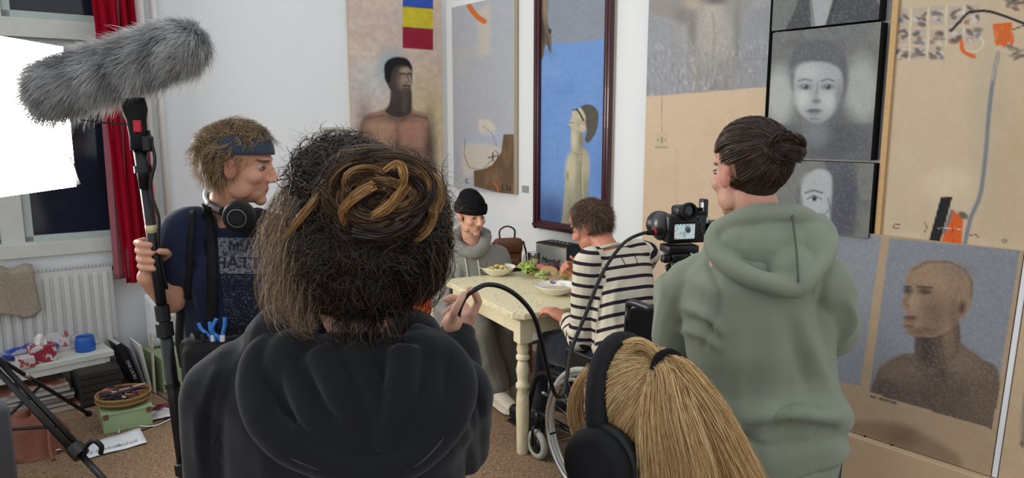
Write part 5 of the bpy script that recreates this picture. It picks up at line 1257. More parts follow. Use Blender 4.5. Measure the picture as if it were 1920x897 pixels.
def add_hand(mb, wrist, d, palm, thumb_side, curls, spread=.06, s=1.0, thumb=None):
    """d wrist to knuckles; palm the way the palm faces; thumb_side vector; curls 4 x (a,b,c) degrees"""
    d = unit(d); back = -unit(np.asarray(palm) - d * (np.asarray(palm) @ d)); tx = np.cross(d, back); tx = tx if tx @ np.asarray(thumb_side) > 0 else -tx
    w = np.asarray(wrist, float)
    mb.loft([(w - d * .015 * s, tx * .026 * s, back * .019 * s), (w + d * .02 * s, tx * .030 * s, back * .018 * s), (w + d * .055 * s, tx * .040 * s, back * .016 * s), (w + d * .088 * s, tx * .041 * s, back * .013 * s), (w + d * .096 * s, tx * .034 * s, back * .008 * s)], 18, p=2.5)
    mb.ell(w + d * .035 * s + tx * .024 * s - back * .010 * s, .019 * s)
    for k in range(4):
        p = w + d * (.088 - (.006 if k == 3 else 0) - (.004 if k == 0 else 0)) * s + tx * (.030 - .0205 * k) * s; a = 0.0
        dd = unit(d + tx * (1.5 - k) * spread); r = (.0098, .010, .0095, .0083)[k] * s
        for q, fr in enumerate((.46, .30, .24)):
            a += math.radians(curls[k][q]); v = dd * math.cos(a) - back * math.sin(a); p2 = p + v * FL[k] * fr * s
            mb.rc(p, p2, r * (1 - .08 * q), r * (.94 - .08 * q), 10); p = p2
    t0 = w + d * .022 * s + tx * .026 * s - back * .006 * s
    tv = thumb or (.75, .8, .2)
    p = t0
    for q, L_ in enumerate((.042, .032, .026)):
        v = unit(tx * tv[0] * (1 - .35 * q) + d * (tv[1] + .2 * q) - back * tv[2] * (1 + .6 * q)); p2 = p + v * L_ * s; mb.rc(p, p2, (.0125 - .0015 * q) * s, (.0115 - .0015 * q) * s, 10); p = p2
def fingers(mb, chains, r=.0088):
    for c in chains:
        for i in range(len(c) - 1): mb.rc(c[i], c[i + 1], r * (1.06 - .07 * i), r * (1.0 - .08 * i), 10)
def torso(mb, pel, chest, neck, Fp, Fc, k=1.0, off=0.0, hips=.165, waist=.145, bust=.165, sh=.175, dp=1.0, low=.14):
    pel, chest, neck = [np.asarray(q, float) for q in (pel, chest, neck)]; Fp, Fc = unit(Fp), unit(Fc)
    up1 = unit(chest - pel); up2 = unit(neck - chest); rows = []
    def ring(c, F, up, w, d): F2 = unit(F - up * (F @ up)); R_ = np.cross(F2, up); rows.append((c, R_ * (w * k + off), F2 * (d * k * dp + off)))
    ring(pel - up1 * low, Fp, up1, hips * .92, .115); ring(pel - up1 * low * .4, Fp, up1, hips, .125); ring(pel + up1 * .05, Fp, up1, hips * .98, .115)
    m = pel * .5 + chest * .5; Fm = unit(Fp + Fc); ring(m, Fm, up1, waist, .105); ring(chest - up1 * .04, Fc, up1, bust, .122); ring(chest + up2 * .07, Fc, up2, sh, .118)
    q = neck - chest; ring(chest + q * .66, Fc, up2, sh * .94, .098); ring(chest + q * .86, Fc, up2, sh * .62, .078); ring(neck, Fc, up2, .07, .065)
    mb.loft(rows, 28, p=2.3)
def limb(mb, pts, rad, n=14): mb.chain(pts, rad, n)
def person(label, loc): return thing('person', label, 'person', (loc[0], loc[1], 0))
def folds(v, nrm, amp, sc, seed, st=(1, 1, 1)):
    p = v * np.array(st) * sc; n_ = noise3(p, seed) * .6 + noise3(p * 2.1 + 3, seed + 1) * .4; r = (1 - np.abs(n_) * 2.0)
    return v + nrm * (amp * r)[:, None]
def creases(lines, facing=None):
    def post(v, f):
        x, y = proj(v); n_ = vnormals(v, f); d_ = np.zeros(len(v)); vis = sm(-.1, .35, -(n_ @ unit(v.mean(0) - CAMP)))
        for pts, w_, amp in lines:
            P_ = spline(np.asarray(pts, float), 6) if len(pts) > 2 else np.asarray(pts, float); dd = np.full(len(v), 1e9); tt = np.zeros(len(v)); m_ = len(P_) - 1
            for i in range(m_):
                a, e = P_[i], P_[i + 1] - P_[i]; t = np.clip(((x - a[0]) * e[0] + (y - a[1]) * e[1]) / (e @ e + 1e-9), 0, 1); q = np.hypot(x - a[0] - e[0] * t, y - a[1] - e[1] * t); k = q < dd; dd = np.where(k, q, dd); tt = np.where(k, (i + t) / m_, tt)
            d_ += amp * np.exp(-(dd / w_) ** 2) * (.35 + .65 * np.sin(math.pi * np.clip(tt, 0, 1)))
        return v + n_ * (d_ * vis)[:, None]
    return post
def garment(name, mb, voxel, m, P, sm_it=4, amp=.0, sc=9, seed=0, st=(1, 1, .6), post=None, attrs=None, ret=False):
    v, f = sculpt(mb, voxel, sm_it)
    if amp: v = folds(v, vnormals(v, f), amp, sc, seed, st); v = relax(v, f, 2)
    if post is not None: v = post(v, f)
    o = mesh_obj(name, v, f, m, P, True, attrs(v) if attrs else None)
    return (o, v, f) if ret else o
def skin(P, mb, voxel, M, s, base, it=3, **k):
    v, f = sculpt(mb, voxel, it); c = head_paint(v, M, s, base, **k) if M is not None else np.tile(np.array(lin(base)), (len(v), 1))
    return mesh_obj('body', v, f, m_skin, P, True, {'Col': c})
# ---- hair
CR_C, CR_R = np.array((0, -.012, .035)), np.array((.079, .100, .088))
def scalp(n, seed, keep, s=1.0):
    """n points on the cranium in head coordinates where keep(L) holds, with outward normals"""
    rg = np.random.default_rng(seed); out = []
    while sum(len(o) for o in out) < n:
        d = rg.normal(size=(n * 2, 3)); d /= np.linalg.norm(d, axis=1, keepdims=True); L = CR_C + d * CR_R
        lowb = L[:, 2] < -.01; L[lowb, 2] *= 1.0
        out.append(np.concatenate([L, d / CR_R], 1)[keep(L)])
    o = np.concatenate(out)[:n]; nn = o[:, 3:] / np.linalg.norm(o[:, 3:], axis=1, keepdims=True)
    return o[:, :3] * s, nn
def hairline(L, front=.05, side=.0, nape=-.06):
    x, y, z = L.T
    return ~((y > front) & (z < .075)) & ~((y > side) & (z < .02)) & (z > nape)
def haircap(P, M, s, keep, rgb, grow=1.03, name='hair'):
    n1, n2 = 44, 30; u, w_ = np.meshgrid(np.linspace(0, 2 * math.pi, n1 + 1)[:-1], np.linspace(.02, math.pi * .86, n2), indexing='ij')
    d = np.stack([np.cos(u) * np.sin(w_), np.sin(u) * np.sin(w_), np.cos(w_)], -1); L = (CR_C + d * CR_R * grow).reshape(-1, 3)
    k = keep(L); f = np.array([(i * n2 + j, ((i + 1) % n1) * n2 + j, ((i + 1) % n1) * n2 + j + 1, i * n2 + j + 1) for i in range(n1) for j in range(n2 - 1)])
    f = f[k[f].all(1)]; used = np.unique(f); mp = -np.ones(len(L), int); mp[used] = np.arange(len(used)); v = T(M, L[used] * s)
    c = np.tile(np.array(lin(rgb)), (len(v), 1)); return mesh_obj(name, v, mp[f], m_hairbase, P, True, {'Col': c})
def tones(n, cols, seed, jit=.25):
    rg = np.random.default_rng(seed); C = np.array([lin(c) for c in cols]); c = C[rg.integers(0, len(C), n)]; return np.clip(c * (1 + jit * rg.normal(size=(n, 1))), 0, 1)
def lock(path, n, r0, r1, seed, k=14, wav=0.0, wf=6.0):
    """n strands following a path, spread in a tube of radius r0 to r1"""
    k = 14; rg = np.random.default_rng(seed); p = spline(path, 8); t = np.linspace(0, len(p) - 1, k); p = np.stack([np.interp(t, np.arange(len(p)), p[:, i]) for i in range(3)], 1)
    tg = np.gradient(p, axis=0); tg /= np.linalg.norm(tg, axis=1, keepdims=True); a = unit(np.cross(tg[0], V(.3, .2, .9))); A, B = [], []
    for i in range(k): a = unit(a - tg[i] * (a @ tg[i])); A.append(a); B.append(np.cross(tg[i], a))
    A, B = np.array(A), np.array(B); th = rg.uniform(0, 2 * math.pi, n); q = np.sqrt(rg.random(n)); rr = r0 + (r1 - r0) * np.linspace(0, 1, k)
    tw = th[:, None] + rg.normal(size=(n, 1)) * .6 * np.linspace(0, 1, k)[None]
    ta, tb = rg.uniform(0, .14, (n, 1)), rg.uniform(.80, 1.0, (n, 1)); ti = (ta + (tb - ta) * np.linspace(0, 1, k)[None]) * (k - 1); i0 = np.clip(ti.astype(int), 0, k - 2); fr = (ti - i0)[..., None]
    p = p[i0] * (1 - fr) + p[i0 + 1] * fr; A = A[i0]; B = B[i0]
    S = p + (q[:, None] * rr[None] * np.cos(tw))[..., None] * A + (q[:, None] * rr[None] * np.sin(tw))[..., None] * B
    if wav:
        ph = rg.uniform(0, 6.28, (n, 1)); ww = wav * np.sin(ph + wf * np.linspace(0, 1, k)[None] * 2); S = S + ww[..., None] * A + (wav * np.cos(1.3 * ph + wf * np.linspace(0, 1, k)[None] * 1.7))[..., None] * B
    return S
def pulled(M, s, tie, keep, n, seed, k=9, puff=.010):
    """strands combed from the scalp to a tie point (head coordinates)"""
    L, nn = scalp(n, seed, keep); rg = np.random.default_rng(seed + 1); t = np.linspace(0, 1, k); tie = np.asarray(tie, float)
    u0 = (L - CR_C) / CR_R; u1 = unit((tie - CR_C) / CR_R); S = np.zeros((n, k, 3)); lift = rg.random(n) * puff + .003
    for i, tt in enumerate(t):
        d = u0 * (1 - tt) + u1 * tt; d /= np.linalg.norm(d, axis=1, keepdims=True)
        P = CR_C + d * (CR_R + (lift * math.sin(math.pi * min(1, tt * 1.1 + .02)))[:, None] + .003); w_ = sm(.8, 1.0, tt); S[:, i] = P * (1 - w_) + tie * w_ + rg.normal(size=(n, 3)) * .002 * tt
    nrm = nn @ M[:3, :3].T
    return T(M, S.reshape(-1, 3) * s).reshape(n, k, 3), nrm
def headphones(P, M, s, name='headphones', label='', loc=None, cat='headphones', band_tilt=0.0, cup=1.0, rings=True, drop=0.0):
    t = thing(name, label, cat, M[:3, 3]) if P is None else P
    a = math.radians(band_tilt); arc = []
    for q in np.linspace(-.5, .5, 21):
        th = math.pi * q; arc.append(np.array((math.sin(th) * .093, -math.cos(th) * .0 - math.sin(a) * math.cos(th) * .115, -.01 + math.cos(a) * math.cos(th) * .137)) * s)
    W = MB()
    g = np.zeros((21, 5, 3))
    MB(M).tube(arc, .017 * s, 10, flat=.9).build('headband', m_blackm, t, True)
    MB(M).tube([p * 1.035 for p in arc[3:-3]], .013 * s, 8, flat=.8).build('band_padding', mat('soft_black_leather', (30, 30, 32), .55, .4), t, True)
    for i in (-1, 1):
        MB(M).lathe([(0, .0), (.036 * s * cup, .0), (.044 * s * cup, .006), (.046 * s * cup, .018), (.042 * s * cup, .026)], (i * .078 * s, -.004 * s, (-.014 - drop) * s), 28, axis=(i, 0, 0)).build('ear_cushion', mat('soft_black_leather', (30, 30, 32)), t, True)
        c_ = MB(M).lathe([(.042 * s * cup, .0), (.044 * s * cup, .01), (.040 * s * cup, .024), (.030 * s * cup, .031), (0, .033)], (i * .102 * s, -.004 * s, (-.014 - drop) * s), 28, axis=(i, 0, 0)).build('ear_cup', m_blackm, t, True)
        if rings: MB(M).lathe([(.028 * s * cup, .028), (.030 * s * cup, .0325), (.0265 * s * cup, .0335), (.025 * s * cup, .031)], (i * .104 * s, -.004 * s, (-.014 - drop) * s), 28, axis=(i, 0, 0), cap=False).build('cup_ring', m_alu, c_, True)
    return t
m_shoe_b = mat('black_shoe_leather', (24, 24, 26), .35, .5)
def shoe(P, ank, toe, m, msole, name='shoe', h=.09, w=.045):
    ank, toe = np.asarray(ank, float), np.asarray(toe, float); d = unit((toe - ank) * V(1, 1, 0)); z0 = max(.0, min(toe[2], ank[2]) - .045); a0 = V(ank[0], ank[1], z0); L_ = float(np.linalg.norm((toe - ank)[:2]))
    sd = np.cross(UP, d); mb = MB()
    mb.loft([(a0 - d * .06 + UP * .05, sd * .028, UP * .03), (a0 - d * .045 + UP * .05, sd * .036, UP * .042), (a0 + d * .0 + UP * .055, sd * .04, UP * .05), (a0 + d * .07 + UP * .047, sd * .044, UP * .04), (a0 + d * (L_ - .05) + UP * .036, sd * w, UP * .028), (a0 + d * (L_ - .01) + UP * .032, sd * w * .8, UP * .022), (a0 + d * L_ + UP * .03, sd * w * .45, UP * .014)], 18, p=2.4)
    mb.rc(a0 + UP * .06 - d * .01, a0 + UP * (.06 + h * .55) - d * .01, .042, .045)
    v, f = sculpt(mb, .006, 3); o = mesh_obj(name, v, f, m, P, True)
    pts = [(-.062, -.025), (-.05, -.038), (.02, -.042), (L_ - .07, -.05), (L_ - .02, -.042), (L_ + .006, -.015), (L_ + .006, .015), (L_ - .02, .042), (L_ - .07, .05), (.02, .042), (-.05, .038), (-.062, .025)]
    MB(frame(a0, x=d, z=UP)).prism(pts, .0, .024).build('sole', msole, o)
    for k in range(4):
        q = a0 + d * (.045 + .022 * k) + UP * (.096 - .008 * k); MB().tube([q - sd * .022, q + UP * .003, q + sd * .022], .0028, 5).build('lace', msole, o, True)
    return o
def surf_points(v, f, n, seed):
    rg = np.random.default_rng(seed); q = v[f]; A = np.linalg.norm(np.cross(q[:, 2] - q[:, 0], q[:, 3] - q[:, 1]), axis=1); i = rg.choice(len(f), n, p=A / A.sum()); a, b = rg.random((n, 1)), rg.random((n, 1))
    q = q[i]; p = (q[:, 0] * (1 - a) + q[:, 1] * a) * (1 - b) + (q[:, 3] * (1 - a) + q[:, 2] * a) * b; nn = np.cross(q[:, 2] - q[:, 0], q[:, 3] - q[:, 1]); return p, nn / (np.linalg.norm(nn, axis=1, keepdims=True) + 1e-12)
def curls(p, n, L_, k, seed, grav=.5, curl=.006, freq=2.5, out=1.0, side=None, coh=0.0):
    rg = np.random.default_rng(seed); N_ = len(p); t = np.linspace(0, 1, k)[None, :, None]; L_ = (L_ * rg.uniform(.5, 1.3, N_))[:, None, None]
    tan = rg.normal(size=(N_, 3)) * (1 - coh) + coh * 2.2 * np.stack([noise3(p * 16, seed + q) for q in range(3)], 1); tan -= n * (tan * n).sum(1, keepdims=True); tan /= np.linalg.norm(tan, axis=1, keepdims=True) + 1e-9; bt = np.cross(n, tan)
    d = n * out + tan * .8 + (0 if side is None else side); d /= np.linalg.norm(d, axis=1, keepdims=True)
    S = p[:, None] + d[:, None] * L_ * t + V(0, 0, -1) * grav * L_ * t ** 2; ph = rg.uniform(0, 6.28, (N_, 1, 1)) * (1 - coh) + coh * (noise3(p * 22, seed + 5) * 9)[:, None, None]
    return S + curl * t ** .5 * (np.sin(ph + freq * 6.28 * t) * tan[:, None] + np.cos(ph + freq * 6.28 * t) * bt[:, None])
def cloth_mat(name, rgb, var=.10, bs=320, bump=.25, rough=.92): return mat(name, rgb, rough, .12, var=var, vscale=7, bump=bump, bscale=bs, sheen=.15)
m_denim = cloth_mat('dark_denim', (30, 33, 44), .2)
# ================================================================== 1  WOMAN IN THE BLACK HOODIE (nearest, from behind)
Hc = at(692, 452, 1.10); MH = headframe(Hc, 14, -6); sH = .98
W = person('person with curly dark hair in a messy bun and black hoodie, holding the cable', (Hc[0], 1.12))
shl, shr, nk = at(422, 724, 1.13), at(848, 730, 1.15), at(668, 622, 1.12)
elL, wrL = V(shl[0] - .03, 1.16, 1.00), V(shl[0] + .03, 1.32, .84); elR, wrR = V(-.105, 1.31, 1.04), at(856, 634, 1.475)
pel, cst = V(-.27, 1.16, .86), V((shl[0] + shr[0]) / 2, 1.15, 1.14); F_ = azv(12)
b = MB(); add_head(b, MH, sH, nk); torso(b, pel, cst, nk, F_, F_, .92, hips=.16)
limb(b, [shl, elL, wrL], [.045, .038, .026]); limb(b, [shr, elR, wrR], [.045, .036, .026])
hipv = np.cross(F_, UP)
for i in (-1, 1): limb(b, [pel + hipv * i * .09, V(-.27, 1.18, .47) + hipv * i * .1, V(-.27, 1.14, .08) + hipv * i * .1], [.08, .055, .04])
add_hand(b, wrL, V(.02, .1, -.2), V(.6, .4, 0), V(0, 1, -.2), [(20, 20, 15)] * 4)
# the raised hand pinching the cable
h = lambda x, y, Y: at(x, y, Y)
b.loft([(h(856, 640, 1.475), V(.024, 0, 0), V(0, .019, .0)), (h(856, 622, 1.48), V(.029, .004, 0), V(0, .020, .004)), (h(862, 602, 1.485), V(.034, .008, 0), V(-.004, .024, .004)), (h(868, 590, 1.49), V(.030, .012, -.004), V(-.006, .026, .004)), (h(870, 582, 1.49), V(.022, .012, -.004), V(-.006, .024, .004))], 18, p=2.4)
b.ell(h(848, 606, 1.455), (.021, .02, .026)); b.rc(h(880, 600, 1.48), h(886, 588, 1.475), .013, .011)
fingers(b, [[h(885, 592, 1.475), h(897, 566, 1.475), h(890, 550, 1.462), h(881, 543, 1.452)],
            [h(846, 606, 1.445), h(852, 584, 1.43), h(861, 567, 1.432), h(869, 553, 1.443)],
            [h(878, 584, 1.50), h(862, 562, 1.525), h(847, 558, 1.515), h(836, 562, 1.505)],
            [h(868, 588, 1.515), h(852, 576, 1.535), h(843, 582, 1.525), h(836, 588, 1.515)],
            [h(858, 598, 1.52), h(844, 594, 1.54), h(837, 602, 1.53), h(832, 608, 1.52)]], .0092)
skin(W, b, .0042, MH, sH, (206, 158, 134), 2)
m_bhood = cloth_mat('black_fleece', (26, 26, 29), .12, 420, .2)
b = MB(); torso(b, pel, cst, nk + V(0, -.02, -.01), F_, F_, 1.0, .028, hips=.175, waist=.165, bust=.175, sh=.18)
limb(b, [shl + V(.03, 0, .0), shl + V(0, 0, -.012), elL, wrL], [.075, .068, .058, .046]); limb(b, [shr + V(-.03, 0, 0), shr + V(0, 0, -.012), elR, wrR + (elR - wrR) * .12], [.075, .068, .06, .046])
b.rc(nk + V(-.02, 0, -.02), (shl + nk) / 2 + V(0, 0, .025), .06, .07); b.rc(nk + V(.02, 0, -.02), (shr + nk) / 2 + V(0, 0, .02), .06, .07)
o, hv, hf = garment('hoodie', b, .0075, m_bhood, W, 6, .005, 7, 3, ret=True, post=creases([([(868, 700), (902, 770), (905, 900)], 6, -.008), ([(420, 690), (392, 770), (390, 900)], 7, -.008), ([(440, 680), (400, 720), (380, 800)], 14, .006), ([(850, 760), (880, 830), (890, 900)], 10, .007), ([(370, 760), (372, 830), (380, 900)], 9, .006)]))
cu = MB(); cd = unit(wrR - elR); cu.tube([wrR - cd * .04, wrR - cd * .02, wrR + cd * .015, wrR + cd * .018], [.043, .042, .040, .034], 20).build('cuff', m_bhood, W, True)
b = MB()
rim = [(575, 640, 1.09), (512, 652, 1.075), (482, 690, 1.05), (484, 760, 1.005), (530, 826, .975), (620, 868, .965), (705, 884, .96), (790, 850, .97), (846, 780, .995), (862, 712, 1.035), (828, 662, 1.07), (768, 636, 1.09)]
rp = spline([at(*q) for q in rim], 6); b.tube(rp, .026, 12)
b.ell(at(670, 740, 1.055), (.150, .065, .10)); b.ell(at(600, 770, 1.04), (.09, .05, .07)); b.ell(at(560, 760, 1.05), (.07, .05, .07)); b.ell(at(770, 770, 1.04), (.08, .05, .07)); b.ell(at(690, 820, 1.0), (.10, .045, .06)); b.ell(at(560, 700, 1.06), (.06, .05, .07)); b.ell(at(790, 705, 1.06), (.06, .05, .07))
for pts, r in (([(600, 660, 1.03), (640, 740, .99), (690, 830, .975)], .022), ([(660, 650, 1.03), (700, 740, .99), (712, 840, .97)], .016), ([(760, 655, 1.03), (752, 740, .99), (722, 840, .97)], .024), ([(550, 690, 1.03), (590, 780, .985), (660, 850, .97)], .02), ([(810, 690, 1.03), (800, 770, .985), (740, 850, .97)], .018)):
    b.tube(spline([at(*q) for q in pts], 6), r, 10)
garment('hood', b, .006, m_bhood, W, 3, .003, 10, 6)
MB().tube(rp + (rp - at(670, 760, 1.05)) * .03 + V(0, -.022, 0), .0022, 6).build('hood_seam', mat('charcoal_thread', (52, 52, 56), .9), W, True)
b = MB()
for i in (-1, 1): limb(b, [pel + hipv * i * .085, V(-.27, 1.18, .47) + hipv * i * .1, V(-.27, 1.14, .06) + hipv * i * .1], [.115, .085, .07])
garment('trousers', b, .012, m_denim, W, 3)
for i in (-1, 1): shoe(W, V(-.27, 1.14, .08) + hipv * i * .1, V(-.27, 1.36, .05) + hipv * i * .13, m_shoe_b, m_blackm)
# hair mass, bun, curls
b = MB(); b.ell(at(698, 432, 1.10), (.108, .112, .118), n=20); b.ell(at(715, 372, 1.0), (.082, .062, .062)); b.ell(at(692, 530, 1.09), (.088, .085, .045)); b.ell(at(776, 440, 1.06), (.045, .07, .085)); b.ell(at(618, 450, 1.08), (.045, .08, .10)); b.ell(at(640, 330, 1.07), (.07, .07, .05))
v, f = sculpt(b, .006, 3); nrm = vnormals(v, f); v = v + nrm * (.007 * noise3(v * 26, 4) + .004 * noise3(v * 60, 7))[:, None]
cc = np.tile(np.array(lin((34, 27, 24))), (len(v), 1)); hairo = mesh_obj('hair', v, f, m_hairbase, W, True, {'Col': cc})
p, n_ = surf_points(v, f, 12000, 5); dk = [(40, 31, 27), (54, 41, 33), (30, 25, 23), (80, 58, 42), (48, 38, 33)]
def comb(p, n_, to, L_, k, seed, curl=.004, rnd=.45, R_=.11):
    rg = np.random.default_rng(seed); N_ = len(p); t = np.linspace(0, 1, k)[None, :, None]; d = to - p + rg.normal(size=p.shape) * rnd * np.linalg.norm(to - p, axis=1, keepdims=True); d -= n_ * (d * n_).sum(1, keepdims=True); d /= np.linalg.norm(d, axis=1, keepdims=True) + 1e-9
    bt = np.cross(n_, d); L_ = (L_ * rg.uniform(.5, 1.3, N_))[:, None, None]; ph = rg.uniform(0, 6.28, (N_, 1, 1)); fq = rg.uniform(.6, 1.6, (N_, 1, 1))
    return p[:, None] + d[:, None] * L_ * t + n_[:, None] * (.003 + .006 * np.sin(math.pi * t) * rg.random((N_, 1, 1)) - (L_ * t) ** 2 / (2 * R_)) + curl * (np.sin(ph + fq * 6.28 * t) - np.sin(ph)) * bt[:, None] + curl * .6 * (np.cos(ph + fq * 6.28 * t)) * n_[:, None]
S = comb(p, n_, at(716, 372, 1.0), .060, 10, 6, .006); strands('curl_strands', S, .0017, tones(len(p), dk, 3), m_hair, hairo, 1, n_)
p2, n2 = surf_points(v, f, 4200, 15); S = curls(p2, n2, .024, 8, 16, .35, .005, 1.2, .7); strands('short_curls', S, .0009, tones(len(p2), dk + [(96, 72, 54)], 17), m_hair, hairo, 18)
p3, n3 = surf_points(v, f, 5000, 19); x3, y3 = proj(p3); kq = (y3 < 340) | (x3 > 800) | (x3 < 610); p3, n3 = p3[kq][:1100], n3[kq][:1100]
S = curls(p3, n3, .045, 9, 8, .15, .006, 1.2, 1.2); strands('flyaway_strands', S, .00055, tones(len(S), [(120, 98, 80), (84, 68, 56), (150, 126, 100)], 4), m_hair, hairo, 2)
m_frizz = mat('backlit_frizz', rough=.45, spec=.4, attr='Col', var=0, trans=.5)
SS, CCs = [], []
fz = [((612, 330, 1.06), (560, 420, 1.05), (532, 510, 1.06), (526, 588, 1.07), 420, .026), ((600, 400, 1.05), (560, 480, 1.03), (540, 560, 1.05), (556, 592, 1.07), 420, .028), ((610, 470, 1.05), (585, 540, 1.03), (570, 600, 1.04), (586, 604, 1.05), 300, .020), ((590, 330, 1.08), (545, 380, 1.09), (515, 450, 1.09), (512, 530, 1.1), 240, .024)]
for i, (a_, b_, c_, d_, n, r) in enumerate(fz):
    S = lock([at(*a_), at(*b_), at(*c_), at(*d_)], n, r * .8, r * 1.5, 20 + i, 14, .006, 5); SS.append(S); CCs.append(tones(n, [(168, 146, 122), (120, 100, 82), (190, 168, 140), (84, 68, 56), (140, 112, 84)], 30 + i))  # dark hair's loose strands lightened, backlight put into their colour
strands('loose_frizz', np.concatenate(SS), .0009, np.concatenate(CCs), m_frizz, hairo, 9)
SS = [lock([at(640 + 22 * i, 540, 1.03), at(640 + 24 * i, 600, 1.035), at(628 + 27 * i, 640, 1.03), at(622 + 30 * i, 660 - 8 * abs(i - 2), 1.02)], 46, .016, .02, 60 + i, 12, .005, 5) for i in range(5)]
SS += [lock([at(800, 430, 1.0), at(820, 500, 1.01), at(800, 560, 1.03), at(775, 600, 1.05)], 120, .025, .015, 70, 12, .005, 5)]
S = np.concatenate(SS); strands('nape_strands', S, .0013, tones(len(S), [(44, 35, 30), (70, 54, 42), (32, 27, 25), (90, 68, 48)], 33), m_hair, hairo, 10)
SS, CCs = [], []; rg = random.Random(12); bc = at(714, 362, .915)
for i in range(34):
    r = rg.uniform(.018, .054); t0 = rg.uniform(0, 6.28); tl_ = rg.uniform(-.35, .35); pth = []
    cx, cz = rg.uniform(-.02, .02), rg.uniform(-.014, .014)
    for q in np.linspace(0, rg.uniform(3.0, 5.2), 7): pth.append(bc + V(cx + 1.25 * r * math.cos(t0 + q), -.012 + tl_ * r * math.sin(t0 + q) + .55 * r * (r / .06) * .9, cz + .85 * r * math.sin(t0 + q)))
    n = 110; SS.append(lock(pth, n, .008, .006, 80 + i, 16, .0015, 4)); CCs.append(tones(n, [[(96, 70, 48), (74, 54, 38)], [(54, 41, 33), (66, 50, 38)], [(164, 126, 80), (134, 100, 64)], [(112, 82, 54), (84, 60, 42)]][(0, 1, 3, 0, 2, 1, 3)[i % 7]], 90 + i, .15))
gold = [[(655, 330, .985), (610, 356, .985), (570, 400, .99), (528, 452, 1.02)], [(742, 300, .935), (768, 312, .925), (788, 340, .93), (786, 372, .945)], [(705, 345, .895), (665, 368, .89), (642, 396, .905), (648, 425, .935)], [(775, 330, .915), (738, 378, .885), (706, 402, .895), (684, 408, .92)], [(800, 360, .95), (812, 400, .955), (800, 430, .96), (775, 455, .97)], [(716, 322, .905), (746, 308, .905), (758, 330, .895), (752, 348, .90)], [(670, 300, .98), (630, 330, .98), (600, 360, .99), (585, 400, 1.01)], [(640, 300, 1.0), (690, 288, .96), (740, 290, .94), (780, 318, .935)], [(620, 340, .99), (650, 318, .95), (690, 312, .92), (730, 326, .90)]]
for i, g_ in enumerate(gold):
    S = lock([at(*q) for q in g_], 90, .0065 if i < 7 else .014, .005, 120 + i, 14, .0012, 3); SS.append(S); CCs.append(tones(90, [(196, 154, 98), (172, 130, 80), (146, 108, 66)] if i < 7 else [(104, 78, 54), (74, 56, 44)], 130 + i, .12))
strands('bun', np.concatenate(SS), .0021, np.concatenate(CCs), m_hair, hairo, 11)

# ================================================================== 2  BLONDE PERSON WITH HEADPHONES (low, in front)
Hc = at(1192, 792, 1.22); MB_H = headframe(Hc, -48, -6); sB = 1.0
Bp = person('person with a blonde ponytail wearing large black headphones, seated low', (Hc[0], 1.2))
F_ = azv(-40); R_ = np.cross(F_, UP); nk = Hc + V(0, 0, -.17) - F_ * .035; cst = nk + V(0, 0, -.19) - F_ * .01; pel = V(Hc[0], Hc[1], .44) - F_ * .12
b = MB(); add_head(b, MB_H, sB, nk); torso(b, pel, cst, nk, F_, F_, .9)
for i in (-1, 1):
    sh_ = nk + R_ * i * .17 + V(0, 0, -.07); el_ = sh_ + V(0, 0, -.24) + F_ * .08; wr_ = el_ + F_ * .20 + V(0, 0, -.02) - R_ * i * .06
    limb(b, [sh_, el_, wr_], [.042, .036, .026]); add_hand(b, wr_, F_ + V(0, 0, -.2), V(0, 0, -1), -R_ * i, [(30, 30, 20)] * 4)
    kn_ = pel + R_ * i * .12 + F_ * .40 + V(0, 0, .04); an_ = kn_ + V(0, 0, -.38) + F_ * .04; an_[2] = .08; limb(b, [pel + R_ * i * .09, kn_, an_], [.075, .052, .04])
skin(Bp, b, .006, MB_H, sB, (214, 168, 146), 2)
b = MB(); torso(b, pel, cst, nk + V(0, 0, -.02), F_, F_, 1.0, .02)
for i in (-1, 1):
    sh_ = nk + R_ * i * .17 + V(0, 0, -.07); el_ = sh_ + V(0, 0, -.24) + F_ * .08; wr_ = el_ + F_ * .20 + V(0, 0, -.02) - R_ * i * .06; limb(b, [sh_, el_, wr_], [.065, .055, .045])
garment('sweater', b, .01, cloth_mat('dark_grey_knit', (44, 44, 48)), Bp, 4, .003, 9, 2)
b = MB()
for i in (-1, 1):
    kn_ = pel + R_ * i * .12 + F_ * .40 + V(0, 0, .04); an_ = kn_ + V(0, 0, -.38) + F_ * .04; an_[2] = .08; limb(b, [pel + R_ * i * .09, kn_, an_], [.10, .08, .06]); shoe(Bp, an_, an_ + F_ * .2 - V(0, 0, .03), m_shoe_b, m_blackm)
garment('trousers', b, .012, m_denim, Bp, 3)
stool('low_stool', 'low brown stool under the person with the blonde ponytail', (pel[0], pel[1]), .34, .32, .32, m_bwood, R_)
keep = lambda L: ~((L[:, 1] > .06) & (L[:, 2] < .055)) & ~((L[:, 1] > .01) & (L[:, 2] < -.01)) & (L[:, 2] > -.075)
tie_w = at(1240, 690, 1.165); tie = (tie_w - MB_H[:3, 3]) @ MB_H[:3, :3] / sB
hb_ = haircap(Bp, MB_H, sB, keep, (150, 112, 64), 1.045)
bl = [(226, 194, 142), (204, 168, 114), (240, 214, 166), (172, 136, 90), (214, 178, 122), (150, 116, 74)]
S, nn = pulled(MB_H, sB * 1.03, tie / 1.03, keep, 11000, 41, 10, .012); strands('combed_strands', S, .0009, tones(11000, bl, 42, .16), m_hair, hb_, 43, nn)
pt = [tie_w, at(1272, 705, 1.13), at(1312, 770, 1.12), at(1345, 850, 1.125), at(1372, 920, 1.14), at(1385, 990, 1.16)]
SS = [lock(pt, 4200, .018, .07, 44, 16, .004, 3)]
